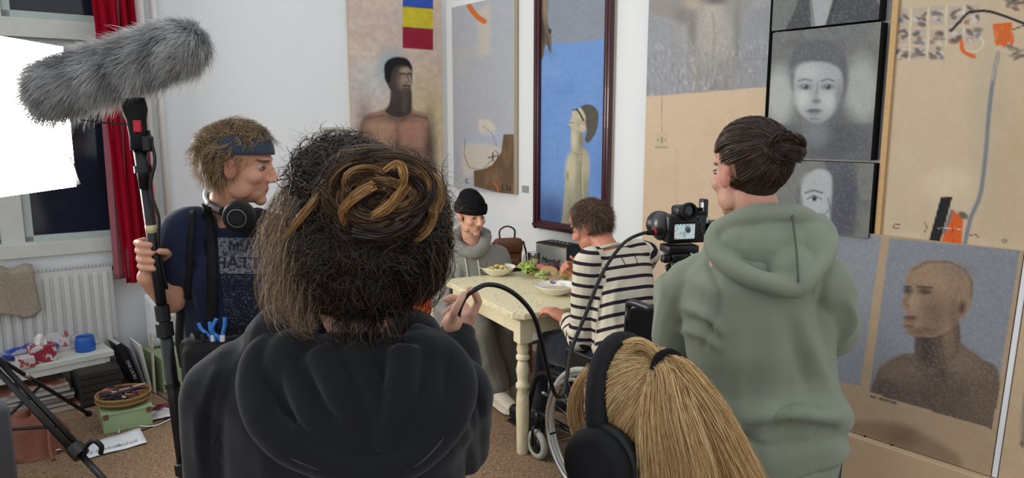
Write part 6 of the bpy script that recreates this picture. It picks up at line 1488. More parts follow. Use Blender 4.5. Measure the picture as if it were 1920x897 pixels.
SS += [lock([tie_w, at(1256, 712, 1.13), at(1268, 780, 1.10), at(1290, 870, 1.09), at(1300, 980, 1.1)], 3000, .02, .055, 45, 16, .004, 3), lock([tie_w + V(-.005, .0, -.005), at(1232, 725, 1.125), at(1228, 790, 1.10), at(1236, 880, 1.095), at(1246, 960, 1.1)], 1800, .014, .04, 46, 14, .004, 3)]
S = np.concatenate(SS); strands('ponytail', S, .0009, tones(len(S), bl, 47, .16), m_hair, hb_, 48)
SS = [lock([at(1112, 690, 1.25), at(1086, 730, 1.27), at(1078, 780, 1.28), at(1096, 850, 1.27), at(1125, 915, 1.26)], 260, .012, .014, 49, 14, .004, 3), lock([at(1170, 652, 1.2), at(1200, 645, 1.19), at(1225, 660, 1.175), tie_w], 260, .012, .008, 50, 12, .002, 3)]
S = np.concatenate(SS); strands('face_strands', S, .0010, tones(len(S), bl[:5], 51), m_hair, hb_, 52)
v, f = ring(tie_w + V(.010, -.010, 0), unit(pt[1] - pt[0] + V(0, 0, .01)), .022, .014, 24, 10); MB().add(v, f).build('hair_tie', mat('black_scrunchie', (14, 14, 16), .9, .2, bump=.8, bscale=120), Bp, True)
headphones(None, MB_H, 1.16, 'headphones', 'large black headphones worn over the blonde hair', cup=1.28, band_tilt=-12, rings=False, drop=.016)

# ================================================================== 3  CAMERA OPERATOR IN SAGE GREEN
Hc = at(1402, 322, 1.84); MC = headframe(Hc, -24, -4); sC = .98
Cp = person('person with a brown hair bun in a sage green hoodie, operating the camera', (.70, 1.84))
shl, shr, nk = at(1302, 520, 1.90), at(1536, 518, 1.80), at(1428, 432, 1.82)
F_, Fh = azv(-16), azv(-8); pel = V(.715, 1.86, .86); cst = (shl + shr) / 2 * V(1, 1, 0) + V(.01, .01, 1.13)
elL, elR = at(1272, 632, 2.0), at(1560, 620, 1.94); wrL, wrR = V(.50, 2.24, 1.14), V(.64, 2.26, 1.12)
b = MB(); add_head(b, MC, sC, nk); torso(b, pel, cst, nk, Fh, F_, .92); limb(b, [shl, elL, wrL], [.047, .04, .028]); limb(b, [shr, elR, wrR], [.047, .04, .028])
hipv = np.cross(Fh, UP)
for i in (-1, 1): limb(b, [pel + hipv * i * .09, pel * V(1, 1, 0) + V(0, 0, .48) + hipv * i * .1, pel * V(1, 1, 0) + V(0, -.02, .08) + hipv * i * .11], [.08, .055, .04])
add_hand(b, wrL, V(.08, .15, .05), V(.9, -.2, 0), V(0, 0, 1), [(50, 60, 30)] * 4); add_hand(b, wrR, V(-.10, .15, .05), V(-.9, -.2, 0), V(0, 0, 1), [(50, 60, 30)] * 4)
skin(Cp, b, .005, MC, sC, (206, 156, 132), 3, brow=(70, 52, 42)); eyes(Cp, MC, sC)
m_sage = cloth_mat('sage_fleece', (130, 138, 120), .06, 420, .2)
b = MB(); torso(b, pel, cst, nk + V(0, 0, -.03), Fh, F_, 1.0, .03, hips=.158, waist=.16, bust=.168, sh=.17, low=.10)
limb(b, [shl + V(.03, 0, -.01), shl + V(.0, 0, -.02), (shl + elL) / 2, elL, wrL], [.082, .075, .072, .07, .046]); limb(b, [shr + V(-.03, 0, -.01), shr + V(0, 0, -.02), (shr + elR) / 2, elR, wrR], [.08, .073, .07, .068, .046])
b.rc(nk + V(0, 0, -.03), (shl + nk) / 2 + V(0, 0, .0), .06, .07); b.rc(nk + V(0, 0, -.03), (shr + nk) / 2 + V(0, 0, .0), .06, .07)
for pts, r in (([(1430, 790, 1.74), (1500, 780, 1.71), (1560, 788, 1.76)], .022), ([(1380, 800, 1.74), (1440, 815, 1.72), (1520, 812, 1.72)], .018)):
    b.tube(spline([at(*q) for q in pts], 6), r, 10)
GC = creases([([(1322, 468), (1346, 560), (1322, 650)], 7, -.012), ([(1500, 590), (1535, 690), (1572, 770)], 15, .016), ([(1478, 600), (1505, 700), (1530, 770)], 13, -.012), ([(1440, 560), (1452, 690), (1420, 800)], 26, .010), ([(1556, 480), (1540, 570), (1548, 650)], 8, -.014), ([(1285, 575), (1320, 590), (1350, 622)], 10, .016), ([(1275, 620), (1310, 625), (1345, 650)], 9, .014), ([(1285, 598), (1320, 608), (1346, 636)], 6, -.014), ([(1395, 790), (1480, 772), (1568, 780)], 13, .016), ([(1390, 815), (1470, 800), (1560, 806)], 9, -.018), ([(1400, 640), (1380, 720), (1400, 790)], 18, .010), ([(1590, 560), (1600, 600), (1585, 640)], 7, .012)])
def sag(v, f):
    x, y = proj(v); bulge = .018 * np.exp(-((y - 775) / 30) ** 2) - .012 * np.exp(-((y - 822) / 16) ** 2); c = V(.71, 1.85, 0); d = (v - c) * V(1, 1, 0); d /= np.linalg.norm(d, axis=1, keepdims=True) + 1e-9
    core = (x > 1340) & (x < 1600); return v + d * (bulge * core)[:, None]
garment('hoodie', b, .0075, m_sage, Cp, 6, .012, 5.0, 14, (1, 1, .4), post=lambda v, f: GC(sag(v, f), f))
lo_ = pel - V(0, 0, .10); R_ = np.cross(Fh, UP)
hem = [(lo_ + V(0, 0, z), R_ * w_, Fh * d_) for z, w_, d_ in ((.015, .172, .145), (.0, .174, .147), (-.045, .168, .142), (-.055, .164, .137))]
MB().loft(hem, 40, p=2.3).build('hem_band', m_sage, Cp, True)
b = MB()
hp = [(1352, 425, 1.83), (1338, 450, 1.80), (1348, 480, 1.76), (1392, 512, 1.70), (1440, 530, 1.67), (1490, 540, 1.66), (1514, 520, 1.66), (1545, 480, 1.70), (1552, 440, 1.76), (1530, 412, 1.81)]
b.tube(spline([at(*q) for q in hp], 6), .024, 12); b.tube(spline([at(*q) for q in [(1345, 455, 1.82), (1360, 425, 1.79), (1420, 404, 1.755), (1490, 402, 1.75), (1535, 425, 1.78)]], 8), .026, 12)
b.ell(at(1450, 460, 1.77), (.125, .075, .07)); b.ell(at(1485, 505, 1.71), (.06, .05, .055)); b.ell(at(1400, 450, 1.78), (.07, .06, .05)); b.ell(at(1510, 455, 1.76), (.06, .06, .06))
garment('hood', b, .006, m_sage, Cp, 3, .003, 8, 5)
MB().tube(spline([at(1486, 404, 1.724), at(1490, 440, 1.688), at(1494, 480, 1.655), at(1497, 530, 1.632)], 8), .0028, 6).build('hood_seam', mat('sage_seam', (84, 94, 78), .9), Cp, True)
m_bl = cloth_mat('black_cotton', (16, 16, 18))
b = MB(); b.ell(pel - V(0, 0, .05), (.165, .13, .13))
for i in (-1, 1): limb(b, [pel + hipv * i * .085, pel * V(1, 1, 0) + V(0, 0, .48) + hipv * i * .1, pel * V(1, 1, 0) + V(0, -.02, .05) + hipv * i * .11], [.11, .085, .07])
garment('trousers', b, .012, m_bl, Cp, 3)
for i in (-1, 1): shoe(Cp, pel * V(1, 1, 0) + V(0, -.02, .08) + hipv * i * .11, pel * V(1, 1, 0) + V(0, .2, .05) + hipv * i * .13, m_shoe_b, m_blackm)
keep = lambda L: ~((L[:, 1] > .05) & (L[:, 2] < .08)) & ~((L[:, 1] > .012) & (L[:, 2] < .045)) & ~((abs(L[:, 0]) > .06) & (L[:, 2] < .018) & (L[:, 1] > -.035)) & (L[:, 2] > -.07)
tie_w = at(1452, 275, 1.76); tie = (tie_w - MC[:3, 3]) @ MC[:3, :3] / sC
hc_ = haircap(Cp, MC, sC, keep, (52, 38, 30), 1.05)
b = MB(); b.ell(T(MC, np.array((0, -.034, -.025)) * sC), np.array((.060, .064, .046)) * sC, None, 18); v, f = sculpt(b, .006, 2); mesh_obj('nape_hair', v, f, m_hairbase, hc_, True, {'Col': np.tile(np.array(lin((48, 35, 28))), (len(v), 1))})
br = [(62, 45, 35), (80, 58, 44), (48, 36, 30), (98, 72, 54), (54, 40, 32)]
S, nn = pulled(MC, sC * 1.035, tie / 1.035, keep, 7500, 61, 10, .010); strands('combed_strands', S, .0013, tones(7500, br, 62), m_hair, hc_, 63, nn)
L_, nn = scalp(2600, 64, lambda L: (L[:, 2] < -.02) & (L[:, 1] < -.02) & (L[:, 2] > -.075)); p0 = T(MC, L_ * .93 * sC + np.array((0, 0, -.02))); S = np.stack([p0 * (1 - t) + tie_w * t + (nn @ MC[:3, :3].T) * .035 * math.sin(math.pi * t) for t in np.linspace(0, .95, 9)], 1); strands('nape_strands', S, .0012, tones(2600, br, 65), m_hair, hc_, 66)
SS, CCs = [], []; rg = random.Random(4); bc = at(1466, 283, 1.745)
for i in range(16):
    r = rg.uniform(.018, .042); t0 = rg.uniform(0, 6.28); pth = [bc + V(r * 1.1 * math.cos(t0 + q) + rg.uniform(-.003, .003), .4 * r * math.sin(2 * q + i) - .015, r * .9 * math.sin(t0 + q) + .008) for q in np.linspace(0, 4.2, 7)]
    SS.append(lock(pth, 120, .008, .007, 160 + i, 14, .001, 3)); CCs.append(tones(120, br, 170 + i, .15))
for i in range(7):
    SS.append(lock([at(1448 + 3 * i, 270 + 3 * i, 1.735), at(1475, 276 + 3 * i, 1.715), at(1496, 280 + 3.5 * i, 1.705), at(1508 - abs(i - 3), 288 + 2.5 * i, 1.72)], 110, .008, .005, 180 + i, 12, .001, 3)); CCs.append(tones(110, br, 190 + i, .15))
b = MB(); b.ell(bc + V(0, .0, .004), (.040, .034, .036)); b.ell(at(1487, 286, 1.725), (.034, .022, .019)); b.ell(at(1445, 300, 1.76), (.04, .04, .05)); v, f = sculpt(b, .005, 2); bn_ = mesh_obj('bun', v, f, m_hairbase, hc_, True, {'Col': np.tile(np.array(lin((50, 36, 29))), (len(v), 1))})
strands('bun_strands', np.concatenate(SS), .0013, np.concatenate(CCs), m_hair, hc_, 67)
p_, n_ = surf_points(*[np.asarray(q) for q in (v, f)], 200, 3); S = curls(p_, n_, .03, 7, 9, .2, .003, 1, 1.0); strands('flyaway_strands', S, .0006, tones(200, br, 68), m_hair, hc_, 69)

# ================================================================== 4  BOOM OPERATOR
Hc = at(450, 308, 2.22); MO = headframe(Hc, 84, -8); sO = 1.0
Op = person('person with wavy hair and a dark headband in a navy T-shirt, holding the boom', (-.84, 2.26))
nk = at(424, 404, 2.25); shr, shl = at(348, 436, 2.16), at(520, 446, 2.42); F_ = azv(140); Fh = azv(130); pel = at(462, 735, 2.36); cst = (shl + shr) / 2 + V(0, .01, -.14)
elR, wrR = at(322, 562, 2.14), at(276, 520, 2.055); elL, wrL = at(560, 570, 2.42), at(530, 640, 2.20)
POLE_T, POLE_B = at(250, 185, 2.06), at(398, 1268, 2.0); pol = lambda py: POLE_T + (POLE_B - POLE_T) * ((py - 185) / (1268 - 185))
b = MB(); add_head(b, MO, sO, nk, nose=1.05); torso(b, pel, cst, nk, Fh, F_, .93); limb(b, [shr, elR, wrR], [.05, .044, .029]); limb(b, [shl, elL, wrL], [.05, .042, .028])
hipv = np.cross(Fh, UP); gl = pel * V(1, 1, 0)
for i in (-1, 1): limb(b, [pel + hipv * i * .09, gl + V(0, 0, .48) + hipv * i * .1, gl + V(0, 0, .08) + hipv * i * .11], [.08, .055, .04])
pz_ = lambda py: (lambda q: POLE_T + (POLE_B - POLE_T) * q)((POLE_T[2] - at(285, py, 2.04)[2]) / (POLE_T[2] - POLE_B[2]))
c0 = pz_(482)
b.ell(c0 + V(-.030, .030, -.005), (.022, .026, .045)); b.rc(wrR, c0 + V(-.028, .028, -.03), .027, .026)
for k, py in enumerate((456, 471, 486, 500)):
    c = pz_(py); fingers(b, [[c + V(-.042, .035, 0), c + V(-.043, -.006, .001), c + V(-.020, -.026, -.001), c + V(.004, -.025, -.003)]], .0108 - .0008 * (k == 3))
fingers(b, [[c0 + V(-.012, .042, -.02), c0 + V(.022, .035, .0), c0 + V(.030, .008, .012), c0 + V(.022, -.014, .018)]], .0115)
add_hand(b, wrL, V(-.1, -.12, -.02), V(0, .3, -1), V(-.5, 0, .3), [(40, 50, 30)] * 4)
skin(Op, b, .0045, MO, sO, (204, 150, 122), 2, brow=(84, 62, 46), stubble=.12); eyes(Op, MO, sO)
m_navy = cloth_mat('navy_jersey', (31, 37, 58), .1, 420, .15)
b = MB(); torso(b, pel, cst, nk + V(0, 0, -.02), Fh, F_, 1.0, .022, hips=.175, waist=.165, bust=.175, sh=.185, low=.16)
limb(b, [shr + (nk - shr) * .2, shr, shr + (elR - shr) * .50], [.072, .072, .072]); limb(b, [shl + (nk - shl) * .2, shl, shl + (elL - shl) * .55], [.072, .072, .075])
o, tv, tf = garment('t_shirt', b, .0075, m_navy, Op, 5, .006, 6, 8, (1, 1, .5), ret=True, post=creases([([(380, 480), (372, 560), (384, 640)], 9, .012), ([(430, 560), (410, 620), (380, 660)], 9, .010), ([(345, 480), (362, 500), (380, 500)], 6, -.010), ([(360, 560), (380, 600), (420, 640)], 8, -.010)]))
b = MB(); b.ell(pel - V(0, 0, .06), (.17, .15, .13))
for i in (-1, 1): limb(b, [pel + hipv * i * .085, gl + V(0, 0, .48) + hipv * i * .1, gl + V(0, 0, .05) + hipv * i * .11], [.115, .085, .07])
garment('trousers', b, .012, m_denim, Op, 3)
for i in (-1, 1): shoe(Op, gl + V(0, 0, .08) + hipv * i * .11, gl + V(0, 0, .05) + hipv * i * .13 + Fh * .22, m_shoe_b, m_blackm)
# shirt print
bv = bvh_of(tv, tf); look = lambda P_: drape(bv, P_, V(0, 1, 0), .003, .8)
def print_patch(px0, py0, px1, py1, name, m, nx=14, ny=10, off=.003, skew=0.0):
    g = np.array([[at(px0 + (px1 - px0) * i / (nx - 1) + skew * j / (ny - 1), py0 + (py1 - py0) * j / (ny - 1), 2.2) for i in range(nx)] for j in range(ny)])
    q = np.array([drape(bv, [p], ray(*[float(k) for k in proj(p)]), off, 1.2)[0] for p in g.reshape(-1, 3)])
    return mesh_obj(name, q, quadf(ny, nx), m, Op, True)
m_print = mat('worn_grey_print', (120, 120, 124), .9, .1, rgb2=(52, 55, 66), vscale=120, sharp=(.42, .62))
m_print2 = mat('faint_grey_print', (34, 38, 52), .9, .1, rgb2=(86, 88, 96), vscale=150, sharp=(.50, .66))
print_patch(408, 446, 520, 514, 'print_block', m_print, skew=4); print_patch(414, 516, 520, 622, 'lower_print', m_print2, skew=10)
def print_text(s, px, py, hpx, name='print_lettering', m=None, asp=1.0):
    v, f = text_mesh(s, 1.0, .0); k = hpx / .70; P_ = []
    for x, y, z in v:
        p = at(px + x * k * asp, py - y * k, 2.2); P_.append(drape(bv, [p], ray(px + x * k * asp, py - y * k), .006, 1.2)[0])
    mesh_obj(name, np.array(P_), f, m or m_navy, Op)
print_text('M A N', 466, 464, 19); print_text('HATTAN', 470, 494, 21, asp=1.15); print_text('BROOK', 474, 538, 22, m=m_navy, asp=1.0); print_text('LYN', 478, 574, 20, m=m_navy); print_text('NY', 482, 606, 18, m=m_navy)
# headband and hair
m_band = cloth_mat('slate_headband', (62, 70, 84), .15)
ringp = [T(MO, np.array((math.cos(t) * .084, -.012 + math.sin(t) * .106, .052 + math.sin(t) * .018)) * sO) for t in np.linspace(0, 2 * math.pi, 40)]
bo = MB().tube(ringp, .019, 10, flat=.35)
cen = MO[:3, 3] + MO[:3, 2] * .05; g = np.zeros((48, 5, 3))
for i, t in enumerate(np.linspace(0, 2 * math.pi, 48)):
    for j in range(5): z = .030 + .014 * j + math.sin(t) * .012; sq = math.sqrt(max(.1, 1 - ((z - .035) / .096) ** 2)); g[i, j] = T(MO, np.array((math.cos(t) * .086 * sq, -.012 + math.sin(t) * .108 * sq, z)) * sO)
MB().sheet(g, -.004).build('headband', m_band, Op, True)
keep = lambda L: ~((L[:, 1] > .048) & (L[:, 2] < .08)) & ~((L[:, 1] > -.012) & (L[:, 2] < .022)) & (L[:, 2] > -.065) & ~((abs(L[:, 2] - .055) < .03) & (L[:, 1] > .0))
ho = haircap(Op, MO, sO, keep, (72, 56, 40), 1.05)
L_, nn = scalp(5200, 71, keep); p0 = T(MO, L_ * 1.04 * sO); n_ = nn @ MO[:3, :3].T; wv = [(132, 106, 72), (104, 82, 56), (160, 132, 92), (78, 62, 46), (178, 150, 108)]
bk_ = np.clip(-L_[:, 1] / .1, 0, 1); S = curls(p0, n_, .048, 12, 72, .45, .009, 1.2, .5, side=(-MO[:3, 1] * .22)[None], coh=.8); strands('wavy_strands', S, .0015, tones(5200, wv, 73), m_hair, ho, 74, n_)
L_, nn = scalp(900, 75, lambda L: keep(L) & (L[:, 1] < -.02) & (L[:, 2] < .01)); S = curls(T(MO, L_ * 1.04), nn @ MO[:3, :3].T, .040, 10, 76, .9, .007, 1.2, .4, coh=.8); strands('nape_strands', S, .0013, tones(900, wv, 77), m_hair, ho, 78)

# ================================================================== 5  SEATED MAN IN BEANIE
Hc = at(884, 404, 4.34); MN = headframe(Hc, 143, -8); sN = .96
Np = person('person in a black beanie and grey hoodie, seated at the table', BM)
nk = at(886, 458, 4.39); shr, shl = at(842, 490, 4.36), at(930, 484, 4.46); pel = BM + V(0, 0, .53); F_ = azv(155); cst = (shr + shl) / 2 + V(0, .02, -.13)
elR, elL = at(832, 562, 4.22), at(948, 560, 4.40); wrR, wrL = at(858, 612, 4.12), at(925, 606, 4.18)
knR, knL = at(902, 618, 4.02), at(950, 604, 4.10); anR, anL = at(930, 735, 4.06), at(955, 722, 4.22)
b = MB(); add_head(b, MN, sN, nk, jaw=.92, nose=1.1); torso(b, pel, cst, nk, F_, F_, .9); limb(b, [shr, elR, wrR], [.045, .04, .027]); limb(b, [shl, elL, wrL], [.045, .04, .027])
hipv = np.cross(F_, UP)
for i, (kn_, an_) in ((1, (knR, anR)), (-1, (knL, anL))): limb(b, [pel + hipv * i * .09, kn_, an_], [.08, .055, .04])
add_hand(b, wrR, knL - wrR, V(0, 0, -1), F_, [(20, 25, 15)] * 4); add_hand(b, wrL, knR - wrL, V(0, 0, -1), F_, [(20, 25, 15)] * 4)
skin(Np, b, .0042, MN, sN, (206, 158, 130), 2, brow=(36, 28, 26), stubble=.08); eyes(Np, MN, sN)
m_greyh = cloth_mat('grey_marl', (128, 126, 120), .10, 380, .3)
b = MB(); torso(b, pel, cst, nk + V(0, 0, -.02), F_, F_, 1.0, .04, hips=.18, waist=.18, bust=.18, sh=.175); limb(b, [shr, (shr + elR) / 2 + V(-.01, 0, 0), elR, wrR], [.082, .08, .076, .056]); limb(b, [shl, (shl + elL) / 2, elL, wrL], [.082, .08, .074, .056])
_, gv, gf = garment('hoodie', b, .0085, m_greyh, Np, 5, .010, 8, 4, (1, 1, .5), post=creases([([(858, 490), (862, 540), (850, 590)], 5, .014), ([(846, 520), (840, 560), (832, 600)], 5, .014), ([(915, 490), (920, 530), (935, 560)], 5, -.012), ([(905, 520), (915, 545), (925, 560)], 4, .010), ([(820, 560), (840, 570), (852, 566)], 4, .012), ([(818, 580), (838, 590), (852, 584)], 4, .012), ([(870, 500), (872, 540), (880, 570)], 5, -.008)]), ret=True); gbv = bvh_of(gv, gf)
b = MB(); b.tube(spline([at(862, 436, 4.42), at(852, 452, 4.36), at(866, 468, 4.29), at(890, 474, 4.27), at(906, 462, 4.31), at(912, 442, 4.39)], 8), .036, 12); b.tube(spline([at(860, 442, 4.42), at(880, 430, 4.50), at(912, 444, 4.42)], 8), .045, 12); garment('hood', b, .007, m_greyh, Np, 3, .004, 12, 3)
for pts in ([(872, 484, 4.225), (876, 510, 4.21), (880, 540, 4.21)], [(896, 486, 4.225), (900, 515, 4.22), (904, 548, 4.22)]): MB().tube(np.array([drape(gbv, [q], ray(*[float(k) for k in proj(q)]), .004, 1.0)[0] for q in spline([at(*q) for q in pts], 6)]), .005, 7).build('drawstring', mat('light_cord', (176, 172, 164), .8), Np, True)
m_greyt = cloth_mat('grey_sweatpants', (124, 120, 110), .08, 380, .25)
b = MB(); b.ell(pel - V(0, 0, .02), (.17, .15, .10))
for i, (kn_, an_) in ((1, (knR, anR)), (-1, (knL, anL))): limb(b, [pel + hipv * i * .09, kn_, (kn_ + an_) / 2, an_ + V(0, 0, .05)], [.11, .09, .08, .075])
garment('trousers', b, .008, m_greyt, Np, 4, .009, 9, 9, (1, 1, .5))
m_offw = mat('offwhite_canvas_shoe', (196, 188, 168), .7, .25, var=.1); m_solew = mat('cream_rubber', (206, 200, 184), .6)
shoe(Np, anR, anR + unit(azv(150)) * .21 - V(0, 0, .02), m_offw, m_solew); shoe(Np, anL, anL + unit(azv(140)) * .21 - V(0, 0, .02), m_offw, m_solew)
m_bean = mat('black_rib_knit', (20, 20, 22), .95, .1, var=.2, vscale=30, bump=.6, bscale=90, stretch=(1, 1, .15))
b = MB(); b.ell(np.array((0, -.016, .058)), np.array((.086, .106, .092)), MN, 20); b.ell(np.array((0, -.03, .105)), np.array((.066, .078, .055)), MN, 18); v, f = sculpt(b, .006, 3); L_ = (v - MN[:3, 3]) @ MN[:3, :3]
kf = (L_[:, 2] > .028)[f].all(1); us = np.unique(f[kf]); mp = -np.ones(len(v), int); mp[us] = np.arange(len(us)); bo = mesh_obj('beanie', v[us], mp[f[kf]], m_bean, Np, True)
g = np.zeros((48, 6, 3))
for i, t in enumerate(np.linspace(0, 2 * math.pi, 48)):
    for j in range(6): z = .018 + .0105 * j; w_ = .004 * math.sin(math.pi * j / 5) + .0035; g[i, j] = T(MN, np.array((math.cos(t) * (.083 + w_), -.014 + math.sin(t) * (.104 + w_), z + .006 * math.sin(t))))
MB().sheet(g, -.005).build('beanie_cuff', m_bean, bo, True)
keep = lambda L: (L[:, 2] < .03) & (L[:, 1] < .0) & (L[:, 2] > -.05)
haircap(Np, MN, sN, keep, (30, 25, 24), 1.02)

# ================================================================== 6  MAN IN STRIPED SHIRT IN THE WHEELCHAIR
Hc = at(1107, 424, 3.44); MS = headframe(Hc, -58, -22); sS = .98
Sp = person('person in a cream and navy striped shirt eating in the wheelchair', WC)
RW = np.cross(WF, UP); nk = at(1138, 468, 3.37); mid = V(.50, 3.34, 1.0); shl, shr = mid - RW * .185 + V(0, 0, .02), mid + RW * .185 + V(0, 0, .03); cst = mid + V(.0, -.01, -.11); pel = WC + V(0, 0, .57) - WF * .02
elL, wrL = at(1088, 638, 3.22), at(1066, 604, 3.36); elR, wrR = V(.63, 3.77, .82), at(1088, 520, 3.76)
b = MB(); add_head(b, MS, sS, nk); torso(b, pel, cst, nk, WF, WF, .92); limb(b, [shl, elL, wrL], [.046, .04, .028]); limb(b, [shr, elR, wrR], [.046, .04, .028])
knL, knR = WC + WF * .44 - RW * .11 + V(0, 0, .55), WC + WF * .44 + RW * .11 + V(0, 0, .55); anL, anR = at(1013, 768, 3.62), WC + WF * .58 + RW * .14 + V(0, 0, .17)
for i, (kn_, an_) in ((-1, (knL, anL)), (1, (knR, anR))): limb(b, [pel + RW * i * .09, kn_, an_], [.08, .055, .04])
add_hand(b, wrL, at(1022, 573, 3.44) - wrL, V(-.2, .1, -1), V(.3, 1, 0), [(28, 38, 25), (26, 40, 25), (26, 40, 25), (28, 40, 25)], s=1.18, thumb=(.8, .7, .5))
add_hand(b, wrR, at(1066, 502, 3.78) - wrR, V(-.5, -.3, .2), V(0, 0, 1), [(55, 60, 40)] * 4, s=1.0)
skin(Sp, b, .0045, MS, sS, (196, 132, 106), 2, brow=(80, 60, 46), stubble=.15); eyes(Sp, MS, sS)
m_str = bpy.data.materials.new('striped_jersey'); m_str.use_nodes = True; nt = m_str.node_tree; Nn, Ln = nt.nodes, nt.links; bs = Nn['Principled BSDF']; bs.inputs['Roughness'].default_value = .92; bs.inputs['Specular IOR Level'].default_value = .12
at_ = Nn.new('ShaderNodeAttribute'); at_.attribute_name = 'stripe'; fr_ = Nn.new('ShaderNodeMath'); fr_.operation = 'FRACT'; Ln.new(at_.outputs['Fac'], fr_.inputs[0])
lt = Nn.new('ShaderNodeMath'); lt.operation = 'LESS_THAN'; lt.inputs[1].default_value = .31; Ln.new(fr_.outputs[0], lt.inputs[0]); mx = Nn.new('ShaderNodeMix'); mx.data_type = 'RGBA'; mx.inputs[6].default_value = (*lin((204, 196, 176)), 1); mx.inputs[7].default_value = (*lin((44, 36, 46)), 1); Ln.new(lt.outputs[0], mx.inputs['Factor']); Ln.new(mx.outputs[2], bs.inputs['Base Color'])
nz_ = Nn.new('ShaderNodeTexNoise'); nz_.inputs['Scale'].default_value = 380; bp_ = Nn.new('ShaderNodeBump'); bp_.inputs['Strength'].default_value = .25; bp_.inputs['Distance'].default_value = .01; Ln.new(nz_.outputs['Fac'], bp_.inputs['Height']); Ln.new(bp_.outputs[0], bs.inputs['Normal'])
b = MB(); torso(b, pel, cst, nk + V(0, 0, -.015), WF, WF, 1.0, .018, hips=.172, waist=.165, bust=.17, sh=.178)
limb(b, [shl + (nk - shl) * .25, shl, (shl + elL) / 2, elL, wrL], [.066, .064, .058, .054, .042]); limb(b, [shr + (nk - shr) * .25, shr, elR, wrR], [.066, .064, .054, .042])
def stripes(v):
    def seg(p, a, c): d = c - a; t = np.clip(((p - a) @ d) / (d @ d), 0, 1); t2 = ((p - a) @ d) / (d @ d); return np.linalg.norm(p - a - t[:, None] * d, axis=1), t2 * np.linalg.norm(d)
    ax = unit(nk - pel); st = ((v - pel) @ ax) / .053
    dT = np.minimum(seg(v, pel, cst)[0] - .165, seg(v, cst, mid)[0] - .15)
    for (a, e, w_) in ((shl, elL, wrL), (shr, elR, wrR)):
        d1, t1 = seg(v, a, e); d2, t2 = seg(v, e, w_); L1 = np.linalg.norm(e - a); arm = np.minimum(d1, d2) - .058; s_ = np.where(d1 < d2, t1, L1 + t2)
        right = RW if a is shr else -RW; outer = ((v - a) @ right > -.035) | (d2 < .06)
        st = np.where((arm < dT + .02) & outer, 40 - s_ / .050, st)
    return {'stripe': st + 50}
_, shv, shf = garment('striped_shirt', b, .0055, m_str, Sp, 4, .006, 9, 12, (1, 1, .6), attrs=stripes, post=creases([([(1122, 500), (1128, 560), (1120, 640)], 5, -.014), ([(1160, 520), (1150, 580), (1160, 640)], 8, .008), ([(1200, 500), (1210, 560), (1205, 620)], 8, .008), ([(1050, 615), (1070, 625), (1085, 645)], 4, .010), ([(1058, 604), (1078, 612), (1095, 635)], 4, -.010), ([(1075, 640), (1095, 650), (1110, 650)], 4, .010)]), ret=True); sbv = bvh_of(shv, shf)
for ln in ([(1163, 478), (1168, 488), (1173, 497)], [(1173, 498), (1184, 498), (1195, 494)], [(1195, 494), (1193, 486), (1189, 478)]):
    MB().tube(np.array([drape(sbv, [at(x_, y_, 3.3)], ray(x_, y_), .002, 1.0)[0] for x_, y_ in spline(ln, 5)]), .0018, 6).build('stitched_mark', m_dark_ink, Sp, True)
MB().tube([nk + RW * .062 * math.cos(t) + WF * (.062 * math.sin(t)) + V(0, 0, .004 - .03 * math.sin(t)) for t in np.linspace(0, 2 * math.pi, 30)], .008, 8).build('collar', mat('cream_rib', (196, 188, 170), .95), Sp, True)
b = MB(); b.ell(pel - V(0, 0, .02), (.165, .15, .09))
for i, (kn_, an_) in ((-1, (knL, anL)), (1, (knR, anR))): limb(b, [pel + RW * i * .09, kn_, (kn_ + an_) / 2, an_ + V(0, 0, .05)], [.10, .082, .07, .06])
garment('trousers', b, .008, m_denim, Sp, 4, .006, 9, 19, (1, 1, .5))
for an_, q in ((anL, -1), (anR, 1)):
    MB().cyl(an_ + V(0, 0, .0), an_ + V(0, 0, .075), .044, .046).build('sock', mat('grey_sock', (150, 150, 148), .95), Sp, True); shoe(Sp, an_ - V(0, 0, .005), an_ + unit(azv(-45)) * .21 - V(0, 0, .035), m_shoe_b, m_blackm)
keep = lambda L: ~((L[:, 1] > .058) & (L[:, 2] < .08)) & ~((L[:, 1] > .015) & (L[:, 2] < .015)) & ~((abs(L[:, 0]) > .06) & (L[:, 2] < .015) & (L[:, 1] > -.04)) & (L[:, 2] > -.06)
hs_ = haircap(Sp, MS, sS, keep, (58, 42, 32), 1.05)
L_, nn = scalp(6500, 81, keep); n_ = nn @ MS[:3, :3].T; tn_ = [(92, 68, 50), (70, 52, 40), (112, 84, 62), (52, 40, 32), (126, 98, 72)]
S = curls(T(MS, L_ * 1.03 * sS), n_, .040, 8, 82, .55, .005, .9, .32, side=(-MS[:3, 1] * .45)[None], coh=.7); strands('tousled_strands', S, .0015, tones(6500, tn_, 83), m_hair, hs_, 84, n_)
spoon('spoon', 'steel spoon in the hand of the person in stripes', at(1050, 522, 3.80), at(1072, 506, 3.79))
